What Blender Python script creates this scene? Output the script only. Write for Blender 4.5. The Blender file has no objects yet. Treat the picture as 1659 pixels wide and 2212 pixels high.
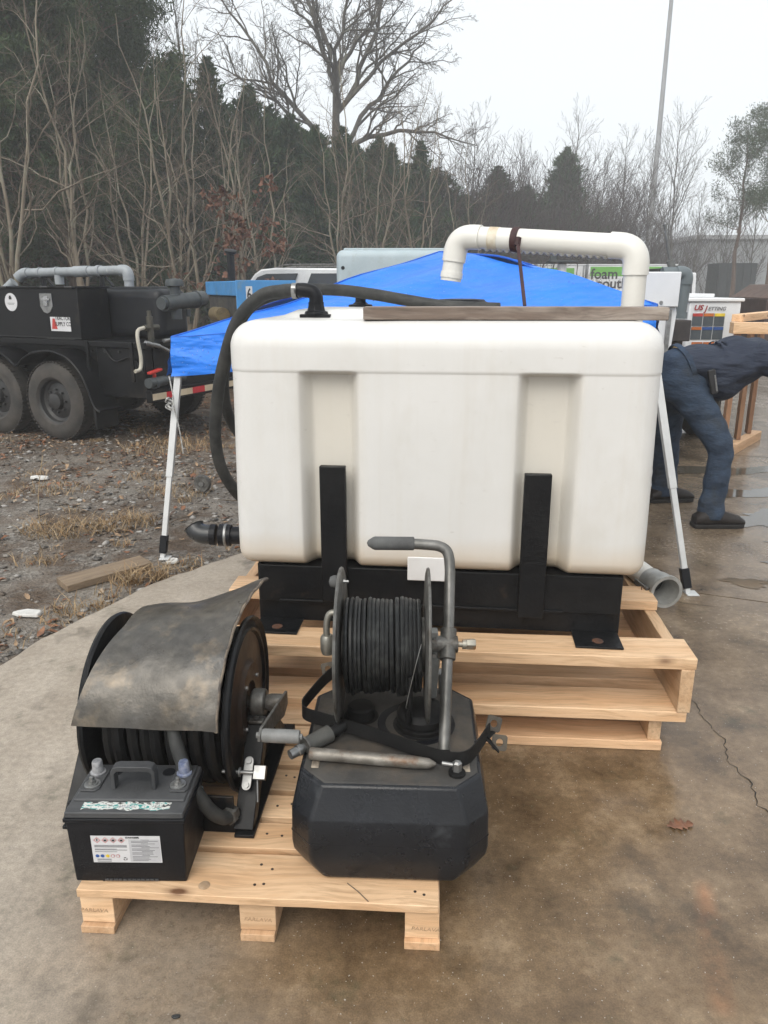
import bpy, math, random
import numpy as np
from mathutils import Vector, Matrix

# ---------------------------------------------------------------- scene, camera, light
S = bpy.context.scene
C = S.collection
R = math.radians
cam_d = bpy.data.cameras.new("camera")
cam = bpy.data.objects.new("camera", cam_d)
C.objects.link(cam)
S.camera = cam
cam.location = (0.0, 0.0, 1.45)
cam.rotation_euler = (R(90 - 16.507), 0, 0)
cam_d.sensor_fit = 'VERTICAL'
cam_d.sensor_height = 36.0
cam_d.lens = 36.0 * 1640.0 / 2212.0
cam_d.clip_start = 0.05
cam_d.clip_end = 3000

SUN_EL, SUN_AZ = 48.0, 205.0          # overcast: a broad soft glow high behind the camera, from the left
W = bpy.data.worlds.new("World")
S.world = W
W.use_nodes = True
wn, wl = W.node_tree.nodes, W.node_tree.links
wn.clear()
sky = wn.new('ShaderNodeTexSky')
sky.sky_type = 'NISHITA'
sky.sun_disc = False
sky.sun_elevation = R(SUN_EL)
sky.sun_rotation = R(SUN_AZ)
sky.air_density = 1.0
sky.dust_density = 7.0
sky.ozone_density = 1.0
hs = wn.new('ShaderNodeHueSaturation')
hs.inputs['Saturation'].default_value = 0.16
wl.new(sky.outputs[0], hs.inputs['Color'])
ev = wn.new('ShaderNodeMix'); ev.data_type = 'RGBA'       # cloud deck: evens the clear sky out
ev.inputs[0].default_value = 0.8
ev.inputs[7].default_value = (5.0, 5.3, 5.55, 1)
wl.new(hs.outputs[0], ev.inputs[6])
bg = wn.new('ShaderNodeBackground')
bg.inputs['Strength'].default_value = 0.15
wl.new(ev.outputs[2], bg.inputs['Color'])
wo = wn.new('ShaderNodeOutputWorld')
wl.new(bg.outputs[0], wo.inputs['Surface'])

sun_d = bpy.data.lights.new("sun", 'SUN')
sun_d.energy = 1.3
sun_d.angle = R(45)
sun_d.color = (1.0, 0.94, 0.84)
sun = bpy.data.objects.new("sun", sun_d)
C.objects.link(sun)
_a, _e = R(SUN_AZ), R(SUN_EL)
sdir = Vector((math.sin(_a) * math.cos(_e), math.cos(_a) * math.cos(_e), math.sin(_e)))
sun.rotation_euler = (-sdir).to_track_quat('-Z', 'Y').to_euler()
sun.location = (0, 0, 40)

S.view_settings.view_transform = 'Standard'
S.view_settings.look = 'None'
S.view_settings.gamma = 1.0
S.view_settings.use_curve_mapping = False
S.view_settings.exposure = 0.6
S.render.engine = 'CYCLES'
S.cycles.use_denoising = True
S.cycles.max_bounces = 6
S.cycles.diffuse_bounces = 2
S.cycles.glossy_bounces = 2
S.cycles.transmission_bounces = 4
S.cycles.volume_bounces = 1
S.cycles.use_adaptive_sampling = True
S.cycles.adaptive_threshold = 0.025
S.cycles.sample_clamp_indirect = 6.0

# ---------------------------------------------------------------- helpers
rnd = random.Random(7)

def unit(v):
    v = Vector(v)
    return v.normalized() if v.length > 1e-9 else Vector((0, 0, 1))

class MB:
    """collects shapes in world (or local) coordinates; o is the thing's base, taken off on build"""
    def __init__(s, o=(0, 0, 0)):
        s.v, s.f, s.m, s.o, s.mi = [], [], [], Vector(o), 0
    def add(s, vs, fs):
        b = len(s.v)
        s.v.extend(tuple(Vector(p)) for p in vs)
        for f in fs:
            s.f.append(tuple(b + i for i in f)); s.m.append(s.mi)
        return s
    def box(s, x0, x1, y0, y1, z0, z1, T=None):
        vs = [(x, y, z) for x in (x0, x1) for y in (y0, y1) for z in (z0, z1)]
        if T is not None: vs = [T @ Vector(p) for p in vs]
        return s.add(vs, [(0, 1, 3, 2), (4, 6, 7, 5), (0, 4, 5, 1), (2, 3, 7, 6), (0, 2, 6, 4), (1, 5, 7, 3)])
    def bar(s, p0, p1, w, h, up=(0, 0, 1)):
        """rectangular bar from p0 to p1, w sideways, h along up"""
        p0, p1 = Vector(p0), Vector(p1)
        d = (p1 - p0).normalized()
        sd = d.cross(Vector(up))
        if sd.length < 1e-4: sd = d.cross(Vector((0, 1, 0)))
        sd.normalize()
        u = sd.cross(d).normalized()
        a, b = sd * (w / 2), u * (h / 2)
        vs = [q + i * a + j * b for q in (p0, p1) for i, j in ((-1, -1), (1, -1), (1, 1), (-1, 1))]
        return s.add(vs, [(0, 3, 2, 1), (4, 5, 6, 7), (0, 1, 5, 4), (1, 2, 6, 5), (2, 3, 7, 6), (3, 0, 4, 7)])
    def tube(s, pts, r, n=10, caps=True, flat=None):
        pts = [Vector(p) for p in pts]
        k = len(pts)
        rs = [r] * k if isinstance(r, (int, float)) else list(r)
        t = [unit(pts[min(i + 1, k - 1)] - pts[max(i - 1, 0)]) for i in range(k)]
        a = t[0].orthogonal().normalized()
        vs = []
        for i in range(k):
            a = (a - t[i] * a.dot(t[i]))
            a = a.normalized() if a.length > 1e-6 else t[i].orthogonal().normalized()
            b = t[i].cross(a)
            for j in range(n):
                q = 2 * math.pi * j / n
                vs.append(pts[i] + rs[i] * (math.cos(q) * a + math.sin(q) * b))
        fs = [(i * n + j, i * n + (j + 1) % n, (i + 1) * n + (j + 1) % n, (i + 1) * n + j) for i in range(k - 1) for j in range(n)]
        if caps:
            fs.append(tuple(range(n - 1, -1, -1))); fs.append(tuple((k - 1) * n + j for j in range(n)))
        return s.add(vs, fs)
    def cyl(s, p0, p1, r0, r1=None, n=16, caps=True):
        return s.tube([p0, p1], [r0, r0 if r1 is None else r1], n, caps)
    def lathe(s, prof, p, ax, n=32, close=False):
        """prof: list of (radius, height along ax)"""
        p, ax = Vector(p), unit(ax)
        a = ax.orthogonal().normalized(); b = ax.cross(a)
        vs = []
        for r, h in prof:
            r = max(r, 1e-4)
            for j in range(n):
                q = 2 * math.pi * j / n
                vs.append(p + ax * h + r * (math.cos(q) * a + math.sin(q) * b))
        k = len(prof)
        fs = [(i * n + j, i * n + (j + 1) % n, (i + 1) * n + (j + 1) % n, (i + 1) * n + j) for i in range(k - 1) for j in range(n)]
        if close:
            fs += [((k - 1) * n + j, (k - 1) * n + (j + 1) % n, (j + 1) % n, j) for j in range(n)]
        return s.add(vs, fs)
    def prism(s, poly, fn, a, b):
        """poly: 2D points; fn(u, v, w) -> 3D; extruded w from a to b"""
        n = len(poly)
        vs = [fn(u, v, a) for u, v in poly] + [fn(u, v, b) for u, v in poly]
        fs = [tuple(range(n - 1, -1, -1)), tuple(range(n, 2 * n))]
        fs += [(i, (i + 1) % n, n + (i + 1) % n, n + i) for i in range(n)]
        return s.add(vs, fs)
    def grid(s, fn, nu, nv, cu=False, cv=False):
        vs = [fn(i / nu, j / nv) for i in range(nu + 1) for j in range(nv + 1)]
        return s.add(vs, [(i * (nv + 1) + j, (i + 1) * (nv + 1) + j, (i + 1) * (nv + 1) + j + 1, i * (nv + 1) + j + 1) for i in range(nu) for j in range(nv)])
    def sheet(s, fn, nu, nv, th):
        """fn(u, v) -> point on the top side; th thickness along the normal"""
        P = [[Vector(fn(i / nu, j / nv)) for j in range(nv + 1)] for i in range(nu + 1)]
        N = [[(P[min(i + 1, nu)][j] - P[max(i - 1, 0)][j]).cross(P[i][min(j + 1, nv)] - P[i][max(j - 1, 0)]).normalized() for j in range(nv + 1)] for i in range(nu + 1)]
        w = nv + 1
        vs = [P[i][j] for i in range(nu + 1) for j in range(w)] + [P[i][j] - N[i][j] * th for i in range(nu + 1) for j in range(w)]
        o = (nu + 1) * w
        fs = []
        for i in range(nu):
            for j in range(nv):
                a, b, c, d = i * w + j, (i + 1) * w + j, (i + 1) * w + j + 1, i * w + j + 1
                fs += [(a, b, c, d), (o + a, o + d, o + c, o + b)]
        for i in range(nu):
            fs += [(i * w, o + i * w, o + (i + 1) * w, (i + 1) * w), (i * w + nv, (i + 1) * w + nv, o + (i + 1) * w + nv, o + i * w + nv)]
        for j in range(nv):
            fs += [(j, j + 1, o + j + 1, o + j), (nu * w + j, o + nu * w + j, o + nu * w + j + 1, nu * w + j + 1)]
        return s.add(vs, fs)
    def build(s, name, mat, parent=None, smooth=True, bevel=0.0, ang=35, seg=2):
        me = bpy.data.meshes.new(name)
        me.from_pydata([tuple(Vector(p) - s.o) for p in s.v], [], s.f)
        mats = mat if isinstance(mat, (list, tuple)) else [mat]
        for m in mats: me.materials.append(m)
        if len(mats) > 1: me.polygons.foreach_set('material_index', s.m)
        return link(name, me, parent, smooth, bevel, ang, seg)

def link(name, me, parent=None, smooth=True, bevel=0.0, ang=35, seg=2):
    if smooth:
        me.polygons.foreach_set('use_smooth', [True] * len(me.polygons))
        me.update()
        if ang is not None: me.set_sharp_from_angle(angle=R(ang))
    else:
        me.update()
    o = bpy.data.objects.new(name, me)
    C.objects.link(o)
    if parent is not None: o.parent = parent
    if bevel > 0:
        b = o.modifiers.new("bevel", 'BEVEL')
        b.width = bevel; b.segments = seg; b.limit_method = 'ANGLE'; b.angle_limit = R(30)
    return o

def npmesh(name, V, F, mats, mi=None):
    """fast mesh from numpy: V (n,3), F (m,3 or 4)"""
    me = bpy.data.meshes.new(name)
    V = np.asarray(V, dtype=np.float32); F = np.asarray(F, dtype=np.int32)
    me.vertices.add(len(V)); me.vertices.foreach_set('co', V.ravel())
    k = F.shape[1]
    me.loops.add(F.size); me.loops.foreach_set('vertex_index', F.ravel())
    me.polygons.add(len(F)); me.polygons.foreach_set('loop_start', np.arange(0, F.size, k, dtype=np.int32))
    try: me.polygons.foreach_set('loop_total', np.full(len(F), k, dtype=np.int32))
    except Exception: pass
    for m in (mats if isinstance(mats, (list, tuple)) else [mats]): me.materials.append(m)
    if mi is not None: me.polygons.foreach_set('material_index', np.asarray(mi, dtype=np.int32))
    me.update(calc_edges=True)
    me.validate()
    return me

def tag(o, label=None, cat=None, group=None, kind=None):
    if label: o['label'] = label
    if cat: o['category'] = cat
    if group: o['group'] = group
    if kind: o['kind'] = kind
    return o

def thing(name, label, cat, loc=(0, 0, 0), rz=0.0, group=None, rot=None):
    o = bpy.data.objects.new(name, None)
    o.empty_display_size = 0.1
    C.objects.link(o)
    o.location = loc
    o.rotation_euler = rot if rot else (0, 0, rz)
    return tag(o, label, cat, group)

def clone(o, parent=None):
    c = o.copy(); C.objects.link(c)
    c.parent = parent
    for ch in list(o.children): clone(ch, c)
    return c

def text_mesh(name, body, size, mat, parent, T, bold=0.0, shear=0.0, align='CENTER', ext=0.0004, sx=1.0):
    cu = bpy.data.curves.new("lettering", 'FONT')
    cu.body = body; cu.size = size; cu.align_x = align; cu.align_y = 'CENTER'
    cu.extrude = ext; cu.offset = bold; cu.shear = shear; cu.resolution_u = 3
    ob = bpy.data.objects.new("lettering", cu)
    C.objects.link(ob)
    bpy.context.view_layer.update()
    me = bpy.data.meshes.new_from_object(ob.evaluated_get(bpy.context.evaluated_depsgraph_get()))
    bpy.data.objects.remove(ob)
    bpy.data.curves.remove(cu)
    me.transform(Matrix.Diagonal((sx, 1, 1, 1)))
    me.transform(T)
    me.materials.clear(); me.materials.append(mat)
    return link(name, me, parent, smooth=False)

def frame(origin, xaxis, up):
    """matrix whose x is xaxis, y is up and z = x cross y (towards the reader)"""
    x = unit(xaxis); u = Vector(up); u = (u - x * u.dot(x)).normalized(); z = x.cross(u)
    m = Matrix((x, u, z)).transposed().to_4x4()
    m.translation = Vector(origin)
    return m

# ---------------------------------------------------------------- materials
MATS = {}
def nodes(name):
    m = bpy.data.materials.new(name)
    m.use_nodes = True
    nt = m.node_tree
    b = nt.nodes['Principled BSDF']
    return m, nt.nodes, nt.links, b

def noise(n, l, co, scale, detail=4, rough=.6, stretch=None, off=None):
    t = n.new('ShaderNodeTexNoise')
    t.inputs['Scale'].default_value = scale
    t.inputs['Detail'].default_value = min(detail, 4)
    t.inputs['Roughness'].default_value = rough
    src = co
    if stretch:
        mp = n.new('ShaderNodeMapping'); mp.inputs['Scale'].default_value = stretch
        l.new(co, mp.inputs['Vector']); src = mp.outputs[0]
    l.new(src, t.inputs['Vector'])
    return t.outputs['Fac']

def ramp(n, l, fac, stops):
    r = n.new('ShaderNodeValToRGB')
    e = r.color_ramp.elements
    while len(e) < len(stops): e.new(0.5)
    for i, (p, c) in enumerate(stops):
        e[i].position = p
        e[i].color = (c, c, c, 1) if isinstance(c, (int, float)) else (*c, 1)
    l.new(fac, r.inputs[0])
    return r.outputs[0]

def mix(n, l, fac, a, b, mode='MIX'):
    x = n.new('ShaderNodeMix'); x.data_type = 'RGBA'; x.blend_type = mode
    for sock, v in ((x.inputs[0], fac), (x.inputs[6], a), (x.inputs[7], b)):
        if hasattr(v, 'links'): l.new(v, sock)
        elif isinstance(v, (int, float)): sock.default_value = v if sock.type == 'VALUE' else (v, v, v, 1)
        else: sock.default_value = (*v, 1)
    return x.outputs[2]

def maths(n, l, op, a, b=0.0, clamp=False):
    x = n.new('ShaderNodeMath'); x.operation = op; x.use_clamp = clamp
    for sock, v in ((x.inputs[0], a), (x.inputs[1], b)):
        if hasattr(v, 'links'): l.new(v, sock)
        else: sock.default_value = v
    return x.outputs[0]

def bump(n, l, b, h, strength, dist=.01):
    x = n.new('ShaderNodeBump'); x.inputs['Strength'].default_value = strength; x.inputs['Distance'].default_value = dist
    l.new(h, x.inputs['Height']); l.new(x.outputs[0], b.inputs['Normal'])

def ocoord(n, l, rand=True, world=False):
    """object coordinates, shifted per object so that copies do not repeat"""
    if world:
        g = n.new('ShaderNodeNewGeometry'); return g.outputs['Position']
    tc = n.new('ShaderNodeTexCoord')
    if not rand: return tc.outputs['Object']
    oi = n.new('ShaderNodeObjectInfo')
    va = n.new('ShaderNodeVectorMath'); va.operation = 'ADD'
    mu = maths(n, l, 'MULTIPLY', oi.outputs['Random'], 37.0)
    cb = n.new('ShaderNodeCombineXYZ')
    for i in range(3): l.new(mu, cb.inputs[i])
    l.new(tc.outputs['Object'], va.inputs[0]); l.new(cb.outputs[0], va.inputs[1])
    return va.outputs[0]

def M(name, c, c2=None, sc=9.0, rough=.5, rough2=None, metal=0.0, bmp=0.0, bsc=60.0, lo=.35, hi=.65, spec=.5, stretch=None, dirt=None, dsc=3.0, dlo=.5, dhi=.75, coat=0.0, fine=0.0):
    """general worn surface: two tones by noise, optional dirt patches, uneven gloss, fine relief"""
    if name in MATS: return MATS[name]
    m, n, l, b = nodes(name)
    co = ocoord(n, l)
    f = noise(n, l, co, sc, 6, .62, stretch)
    c2 = c2 or tuple(x * .72 for x in c)
    col = mix(n, l, ramp(n, l, f, [(lo, 0.0), (hi, 1.0)]), c, c2)
    if dirt:
        d = ramp(n, l, noise(n, l, co, dsc, 8, .7), [(dlo, 0.0), (dhi, 1.0)])
        col = mix(n, l, d, col, dirt)
    if fine > 0:
        g = noise(n, l, co, sc * 14, 2, .5)
        col = mix(n, l, fine, col, ramp(n, l, g, [(.3, 0.0), (.7, 1.0)]), 'OVERLAY')
    l.new(col, b.inputs['Base Color'])
    r2 = rough2 if rough2 is not None else min(1, rough + .18)
    rr = n.new('ShaderNodeMapRange'); rr.inputs[1].default_value = .3; rr.inputs[2].default_value = .7
    rr.inputs[3].default_value = rough; rr.inputs[4].default_value = r2
    l.new(noise(n, l, co, sc * 2.3, 5, .6), rr.inputs[0]); l.new(rr.outputs[0], b.inputs['Roughness'])
    b.inputs['Metallic'].default_value = metal
    b.inputs['Specular IOR Level'].default_value = spec
    b.inputs['Coat Weight'].default_value = coat
    if bmp > 0: bump(n, l, b, noise(n, l, co, bsc, 2, .65), bmp, .004)
    MATS[name] = m
    return m

def wood(name, c, c2, knot=(.16, .075, .035), axis=0, rough=.62, grain=1.0, dirt=None, dlo=.56):
    if name in MATS: return MATS[name]
    m, n, l, b = nodes(name)
    co = ocoord(n, l)
    st = [9.0, 9.0, 9.0]; st[axis] = .55
    st2 = [26.0, 26.0, 26.0]; st2[axis] = 1.3
    warp = n.new('ShaderNodeVectorMath'); warp.operation = 'ADD'
    wnz = n.new('ShaderNodeTexNoise'); wnz.inputs['Scale'].default_value = 4.0; l.new(co, wnz.inputs['Vector'])
    sc_ = n.new('ShaderNodeVectorMath'); sc_.operation = 'SCALE'; sc_.inputs['Scale'].default_value = .06
    l.new(wnz.outputs['Color'], sc_.inputs[0]); l.new(co, warp.inputs[0]); l.new(sc_.outputs[0], warp.inputs[1])
    g1 = noise(n, l, warp.outputs[0], 2.2, 5, .6, tuple(st))
    g2 = noise(n, l, warp.outputs[0], 4.0, 4, .6, tuple(st2))
    col = mix(n, l, ramp(n, l, g1, [(.32, 0.0), (.68, 1.0)]), c, c2)
    col = mix(n, l, maths(n, l, 'MULTIPLY', ramp(n, l, g2, [(.45, 0.0), (.72, 1.0)]), .5 * grain), col, tuple(x * .62 for x in c2))
    kn = [3.2, 3.2, 3.2]; kn[axis] = 1.5
    mp = n.new('ShaderNodeMapping'); mp.inputs['Scale'].default_value = kn; l.new(co, mp.inputs['Vector'])
    vo = n.new('ShaderNodeTexVoronoi'); vo.inputs['Scale'].default_value = 2.6; l.new(mp.outputs[0], vo.inputs['Vector'])
    kf = ramp(n, l, vo.outputs['Distance'], [(.05, 1.0), (.10, .35), (.17, 0.0)])
    col = mix(n, l, kf, col, knot)
    st3 = [14.0, 14.0, 14.0]; st3[axis] = .8
    stain = ramp(n, l, noise(n, l, warp.outputs[0], 1.6, 4, .7, tuple(st3)), [(.6, 0.0), (.74, .6)])
    col = mix(n, l, stain, col, tuple(x * .5 for x in c2))
    oi = n.new('ShaderNodeObjectInfo')
    hsv = n.new('ShaderNodeHueSaturation')
    mr = n.new('ShaderNodeMapRange'); mr.inputs[3].default_value = .76; mr.inputs[4].default_value = 1.12
    l.new(oi.outputs['Random'], mr.inputs[0]); l.new(mr.outputs[0], hsv.inputs['Value']); l.new(col, hsv.inputs['Color'])
    col = hsv.outputs[0]
    if dirt:
        d = ramp(n, l, noise(n, l, co, 3.0, 8, .72), [(dlo, 0.0), (dlo + .2, 1.0)])
        col = mix(n, l, maths(n, l, 'MULTIPLY', d, .7), col, dirt)
    l.new(col, b.inputs['Base Color'])
    b.inputs['Roughness'].default_value = rough
    bump(n, l, b, g2, .35, .003)
    MATS[name] = m
    return m
# ---------------------------------------------------------------- ground: gravel yard, concrete slab
EDGE = [(-3.4, -6.0), (-2.3, -.6), (-1.85, 1.4), (-1.54, 2.744), (-1.44, 3.043), (-1.18, 3.612), (-.846, 4.03), (-.3, 4.72), (.6, 5.9), (2.0, 7.7), (4.0, 10.6), (8.6, 18.0), (12.0, 24.0)]

def edge_x(y):
    for (x0, y0), (x1, y1) in zip(EDGE, EDGE[1:]):
        if y0 <= y <= y1: return x0 + (x1 - x0) * (y - y0) / (y1 - y0)
    return EDGE[0][0] if y < EDGE[0][1] else EDGE[-1][0] + (y - 24)

def m_gravel():
    m, n, l, b = nodes("gravel ground")
    p = ocoord(n, l, world=True)
    big = noise(n, l, p, .55, 6, .62)
    mid = noise(n, l, p, 3.0, 8, .7)
    fin = noise(n, l, p, 38.0, 6, .7)
    vo = n.new('ShaderNodeTexVoronoi'); vo.inputs['Scale'].default_value = 55; l.new(p, vo.inputs['Vector'])
    stone = ramp(n, l, vo.outputs['Color'], [(.1, (.06, .05, .04)), (.5, (.15, .13, .108)), (.9, (.27, .245, .215))])
    mud = ramp(n, l, fin, [(.3, (.045, .03, .019)), (.7, (.125, .085, .055))])
    col = mix(n, l, ramp(n, l, mid, [(.42, 0.0), (.6, 1.0)]), stone, mud)
    pale = ramp(n, l, fin, [(.3, (.2, .175, .145)), (.7, (.33, .3, .262))])
    col = mix(n, l, ramp(n, l, noise(n, l, p, 1.1, 6, .65), [(.5, 0.0), (.66, .8)]), col, pale)
    sx = n.new('ShaderNodeSeparateXYZ'); l.new(p, sx.inputs[0])
    far = n.new('ShaderNodeMapRange'); far.inputs[1].default_value = 6.2; far.inputs[2].default_value = 8.5; l.new(sx.outputs[1], far.inputs[0])
    litter = ramp(n, l, fin, [(.25, (.03, .02, .012)), (.5, (.075, .046, .026)), (.75, (.15, .095, .055))])
    col = mix(n, l, maths(n, l, 'MULTIPLY', far.outputs[0], ramp(n, l, big, [(.3, .45), (.6, 1.0)])), col, litter)
    l.new(col, b.inputs['Base Color'])
    l.new(ramp(n, l, mid, [(.35, .28), (.65, .85)]), b.inputs['Roughness'])
    h = maths(n, l, 'ADD', maths(n, l, 'MULTIPLY', vo.outputs['Distance'], .5), fin)
    bump(n, l, b, h, .8, .02)
    return m

def m_concrete():
    m, n, l, b = nodes("wet concrete")
    p = ocoord(n, l, world=True)
    big = noise(n, l, p, .75, 5, .6)
    mid = noise(n, l, p, 4.0, 9, .68)
    fin = noise(n, l, p, 45.0, 6, .7)
    agg = noise(n, l, p, 240.0, 2, .6)
    dry = ramp(n, l, mid, [(.3, (.285, .24, .19)), (.7, (.39, .338, .277))])
    wet = ramp(n, l, mid, [(.28, (.07, .044, .023)), (.5, (.15, .1, .056)), (.72, (.255, .182, .112))])
    sx = n.new('ShaderNodeSeparateXYZ'); l.new(p, sx.inputs[0])
    # the strip along the slab edge on the left has drained, the low right side is soaked
    g = maths(n, l, 'ADD', maths(n, l, 'MULTIPLY', sx.outputs[0], 1.15), maths(n, l, 'MULTIPLY', sx.outputs[1], -.10))
    g = maths(n, l, 'ADD', g, maths(n, l, 'MULTIPLY', maths(n, l, 'SUBTRACT', big, .5), 1.6))
    g = maths(n, l, 'ADD', g, maths(n, l, 'MULTIPLY', maths(n, l, 'SUBTRACT', mid, .5), .6))
    wetf = n.new('ShaderNodeMapRange'); wetf.interpolation_type = 'SMOOTHSTEP'
    wetf.inputs[1].default_value = -1.35; wetf.inputs[2].default_value = -.3; l.new(g, wetf.inputs[0])
    col = mix(n, l, wetf.outputs[0], dry, wet)
    # grey film of silt towards the back right
    grey = n.new('ShaderNodeMapRange'); grey.inputs[1].default_value = .75; grey.inputs[2].default_value = 1.9
    l.new(maths(n, l, 'ADD', sx.outputs[0], maths(n, l, 'MULTIPLY', maths(n, l, 'SUBTRACT', big, .5), 1.2)), grey.inputs[0])
    col = mix(n, l, maths(n, l, 'MULTIPLY', grey.outputs[0], .4), col, ramp(n, l, mid, [(.3, (.13, .108, .084)), (.7, (.25, .218, .178))]))
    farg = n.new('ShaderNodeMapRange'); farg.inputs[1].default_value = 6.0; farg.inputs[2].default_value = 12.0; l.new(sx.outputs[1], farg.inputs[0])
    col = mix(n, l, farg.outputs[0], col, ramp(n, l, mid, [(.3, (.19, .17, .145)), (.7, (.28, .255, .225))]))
    # tyre and oil marks, algae, pale grit, aggregate
    oil = ramp(n, l, noise(n, l, p, 2.1, 10, .75), [(.56, 0.0), (.7, 1.0)])
    col = mix(n, l, maths(n, l, 'MULTIPLY', oil, .65), col, (.035, .028, .02))
    alg = ramp(n, l, noise(n, l, p, 5.3, 10, .8, None), [(.58, 0.0), (.72, 1.0)])
    col = mix(n, l, maths(n, l, 'MULTIPLY', alg, .5), col, (.05, .055, .03))
    col = mix(n, l, .35, col, ramp(n, l, fin, [(.25, .12), (.75, .9)]), 'OVERLAY')
    col = mix(n, l, .22, col, ramp(n, l, agg, [(.3, .1), (.7, .95)]), 'OVERLAY')
    grit = ramp(n, l, noise(n, l, p, 150.0, 1, .4), [(.735, 0.0), (.76, 1.0)])
    col = mix(n, l, maths(n, l, 'MULTIPLY', grit, .55), col, (.5, .47, .42))
    # rust streak of the yard's orange marking paint, lower right
    def line(ax, ay, bx, by, w):
        dx, dy = bx - ax, by - ay; L = math.hypot(dx, dy); dx /= L; dy /= L
        u = maths(n, l, 'SUBTRACT', sx.outputs[0], ax); v = maths(n, l, 'SUBTRACT', sx.outputs[1], ay)
        t = maths(n, l, 'ADD', maths(n, l, 'MULTIPLY', u, dx), maths(n, l, 'MULTIPLY', v, dy))
        q = maths(n, l, 'ABSOLUTE', maths(n, l, 'ADD', maths(n, l, 'MULTIPLY', u, -dy), maths(n, l, 'MULTIPLY', v, dx)))
        q = maths(n, l, 'ADD', q, maths(n, l, 'MULTIPLY', maths(n, l, 'SUBTRACT', mid, .5), w * 1.2))
        a = ramp(n, l, maths(n, l, 'DIVIDE', q, w), [(.25, 1.0), (1.0, 0.0)])
        e = maths(n, l, 'MULTIPLY', ramp(n, l, maths(n, l, 'DIVIDE', t, L), [(0.0, 0.0), (.12, 1.0)]), ramp(n, l, maths(n, l, 'DIVIDE', t, L), [(.9, 1.0), (1.0, 0.0)]))
        return maths(n, l, 'MULTIPLY', a, e)
    col = mix(n, l, maths(n, l, 'MULTIPLY', line(.815, 1.60, .70, 1.20, .035), ramp(n, l, mid, [(.38, .0), (.68, .42)])), col, (.42, .16, .06))
    l.new(col, b.inputs['Base Color'])
    rw = ramp(n, l, big, [(.3, .07), (.7, .24)])
    rg = mix(n, l, wetf.outputs[0], .42, rw)
    rg = mix(n, l, maths(n, l, 'MULTIPLY', ramp(n, l, fin, [(.35, 0.0), (.7, 1.0)]), .25), rg, .6)
    l.new(rg, b.inputs['Roughness'])
    h = maths(n, l, 'ADD', maths(n, l, 'MULTIPLY', mid, .6), maths(n, l, 'ADD', maths(n, l, 'MULTIPLY', fin, .5), maths(n, l, 'MULTIPLY', agg, .25)))
    bump(n, l, b, h, .2, .006)
    return m

GRAVEL, CONC = m_gravel(), m_concrete()
rng = np.random.default_rng(11)

def wob(x, y):
    return (np.sin(x * 2.3 + 1.1 * np.sin(y * 1.7)) * np.cos(y * 2.9 + x) * .5 + np.sin(x * 7.1 + y * 3.3) * np.sin(y * 8.3 - x * 2.2) * .3 + np.sin(x * 17 + y * 5) * np.sin(y * 19) * .2)

def ground_z(x, y):
    """gravel height; lies a finger below the slab along its edge and falls away under it"""
    e = np.interp(y, [q[1] for q in EDGE], [q[0] for q in EDGE])
    d = np.clip((e - x) / .5, 0, 1)
    z = -.03 + wob(x, y) * .022 * d
    return np.where(x > e - .03, -.09, z)

xs = np.concatenate([np.linspace(-700, -60, 8), np.linspace(-50, -9, 14), np.arange(-8.4, 3.2, .075), np.linspace(3.6, 40, 18), np.linspace(55, 700, 8)])
ys = np.concatenate([np.linspace(-60, -2, 6), np.linspace(-1, 2.0, 6), np.arange(2.1, 11, .075), np.linspace(11.5, 80, 40), np.linspace(95, 1500, 10)])
X, Y = np.meshgrid(xs, ys, indexing='ij')
Z = ground_z(X, Y)
Z = np.where((Y > 24) | ((X < -9)), -.03, Z)
ni, nj = X.shape
I = np.arange(ni * nj).reshape(ni, nj)
F = np.stack([I[:-1, :-1], I[1:, :-1], I[1:, 1:], I[:-1, 1:]], -1).reshape(-1, 4)
g = link("ground", npmesh("ground", np.stack([X, Y, Z], -1).reshape(-1, 3), F, GRAVEL), None, True, ang=None)
tag(g, kind='structure')

def rough_line(pts, step, amp, seed):
    rr = random.Random(seed); out = []
    for (x0, y0), (x1, y1) in zip(pts, pts[1:]):
        L = math.hypot(x1 - x0, y1 - y0); k = max(1, int(L / step))
        for i in range(k):
            t = i / k; a = amp * rr.uniform(-1, 1)
            out.append((x0 + (x1 - x0) * t - (y1 - y0) / L * a, y0 + (y1 - y0) * t + (x1 - x0) / L * a))
    out.append(pts[-1])
    return out

def slab(name, poly):
    me = bpy.data.meshes.new(name)
    n = len(poly)
    vs = [(x, y, 0.0) for x, y in poly] + [(x, y, -.14) for x, y in poly]
    me.from_pydata(vs, [], [tuple(range(n)), *[(i, i + n, (i + 1) % n + n, (i + 1) % n) for i in range(n)]])
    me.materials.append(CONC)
    o = link(name, me, None, False)
    return tag(o, kind='structure')

JA, JB = (-.60, 4.335), (40.0, -11.8)        # the saw-cut joint between the two pours
jd = unit((JB[0] - JA[0], JB[1] - JA[1], 0)); jn = Vector((-jd.y, jd.x, 0))
near_edge = rough_line([p for p in EDGE if p[1] < 4.3], .07, .011, 3)
far_edge = rough_line([(-.585, 4.36)] + [p for p in EDGE if p[1] > 4.4 and p[1] < 12], .08, .013, 4) + [(8.6, 18.0), (12.0, 24.0)]
jx = JA[0] + (JB[0] - JA[0]) * (JA[1] + 6.0) / (JA[1] - JB[1])
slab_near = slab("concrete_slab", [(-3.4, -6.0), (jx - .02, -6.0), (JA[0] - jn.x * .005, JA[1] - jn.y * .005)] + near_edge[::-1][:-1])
slab_far = slab("concrete_slab", [(JA[0] + jn.x * .006, JA[1] + jn.y * .006), (jx + .02, -6.0), (60, -6.0), (60, 24.0)] + far_edge[::-1])

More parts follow.
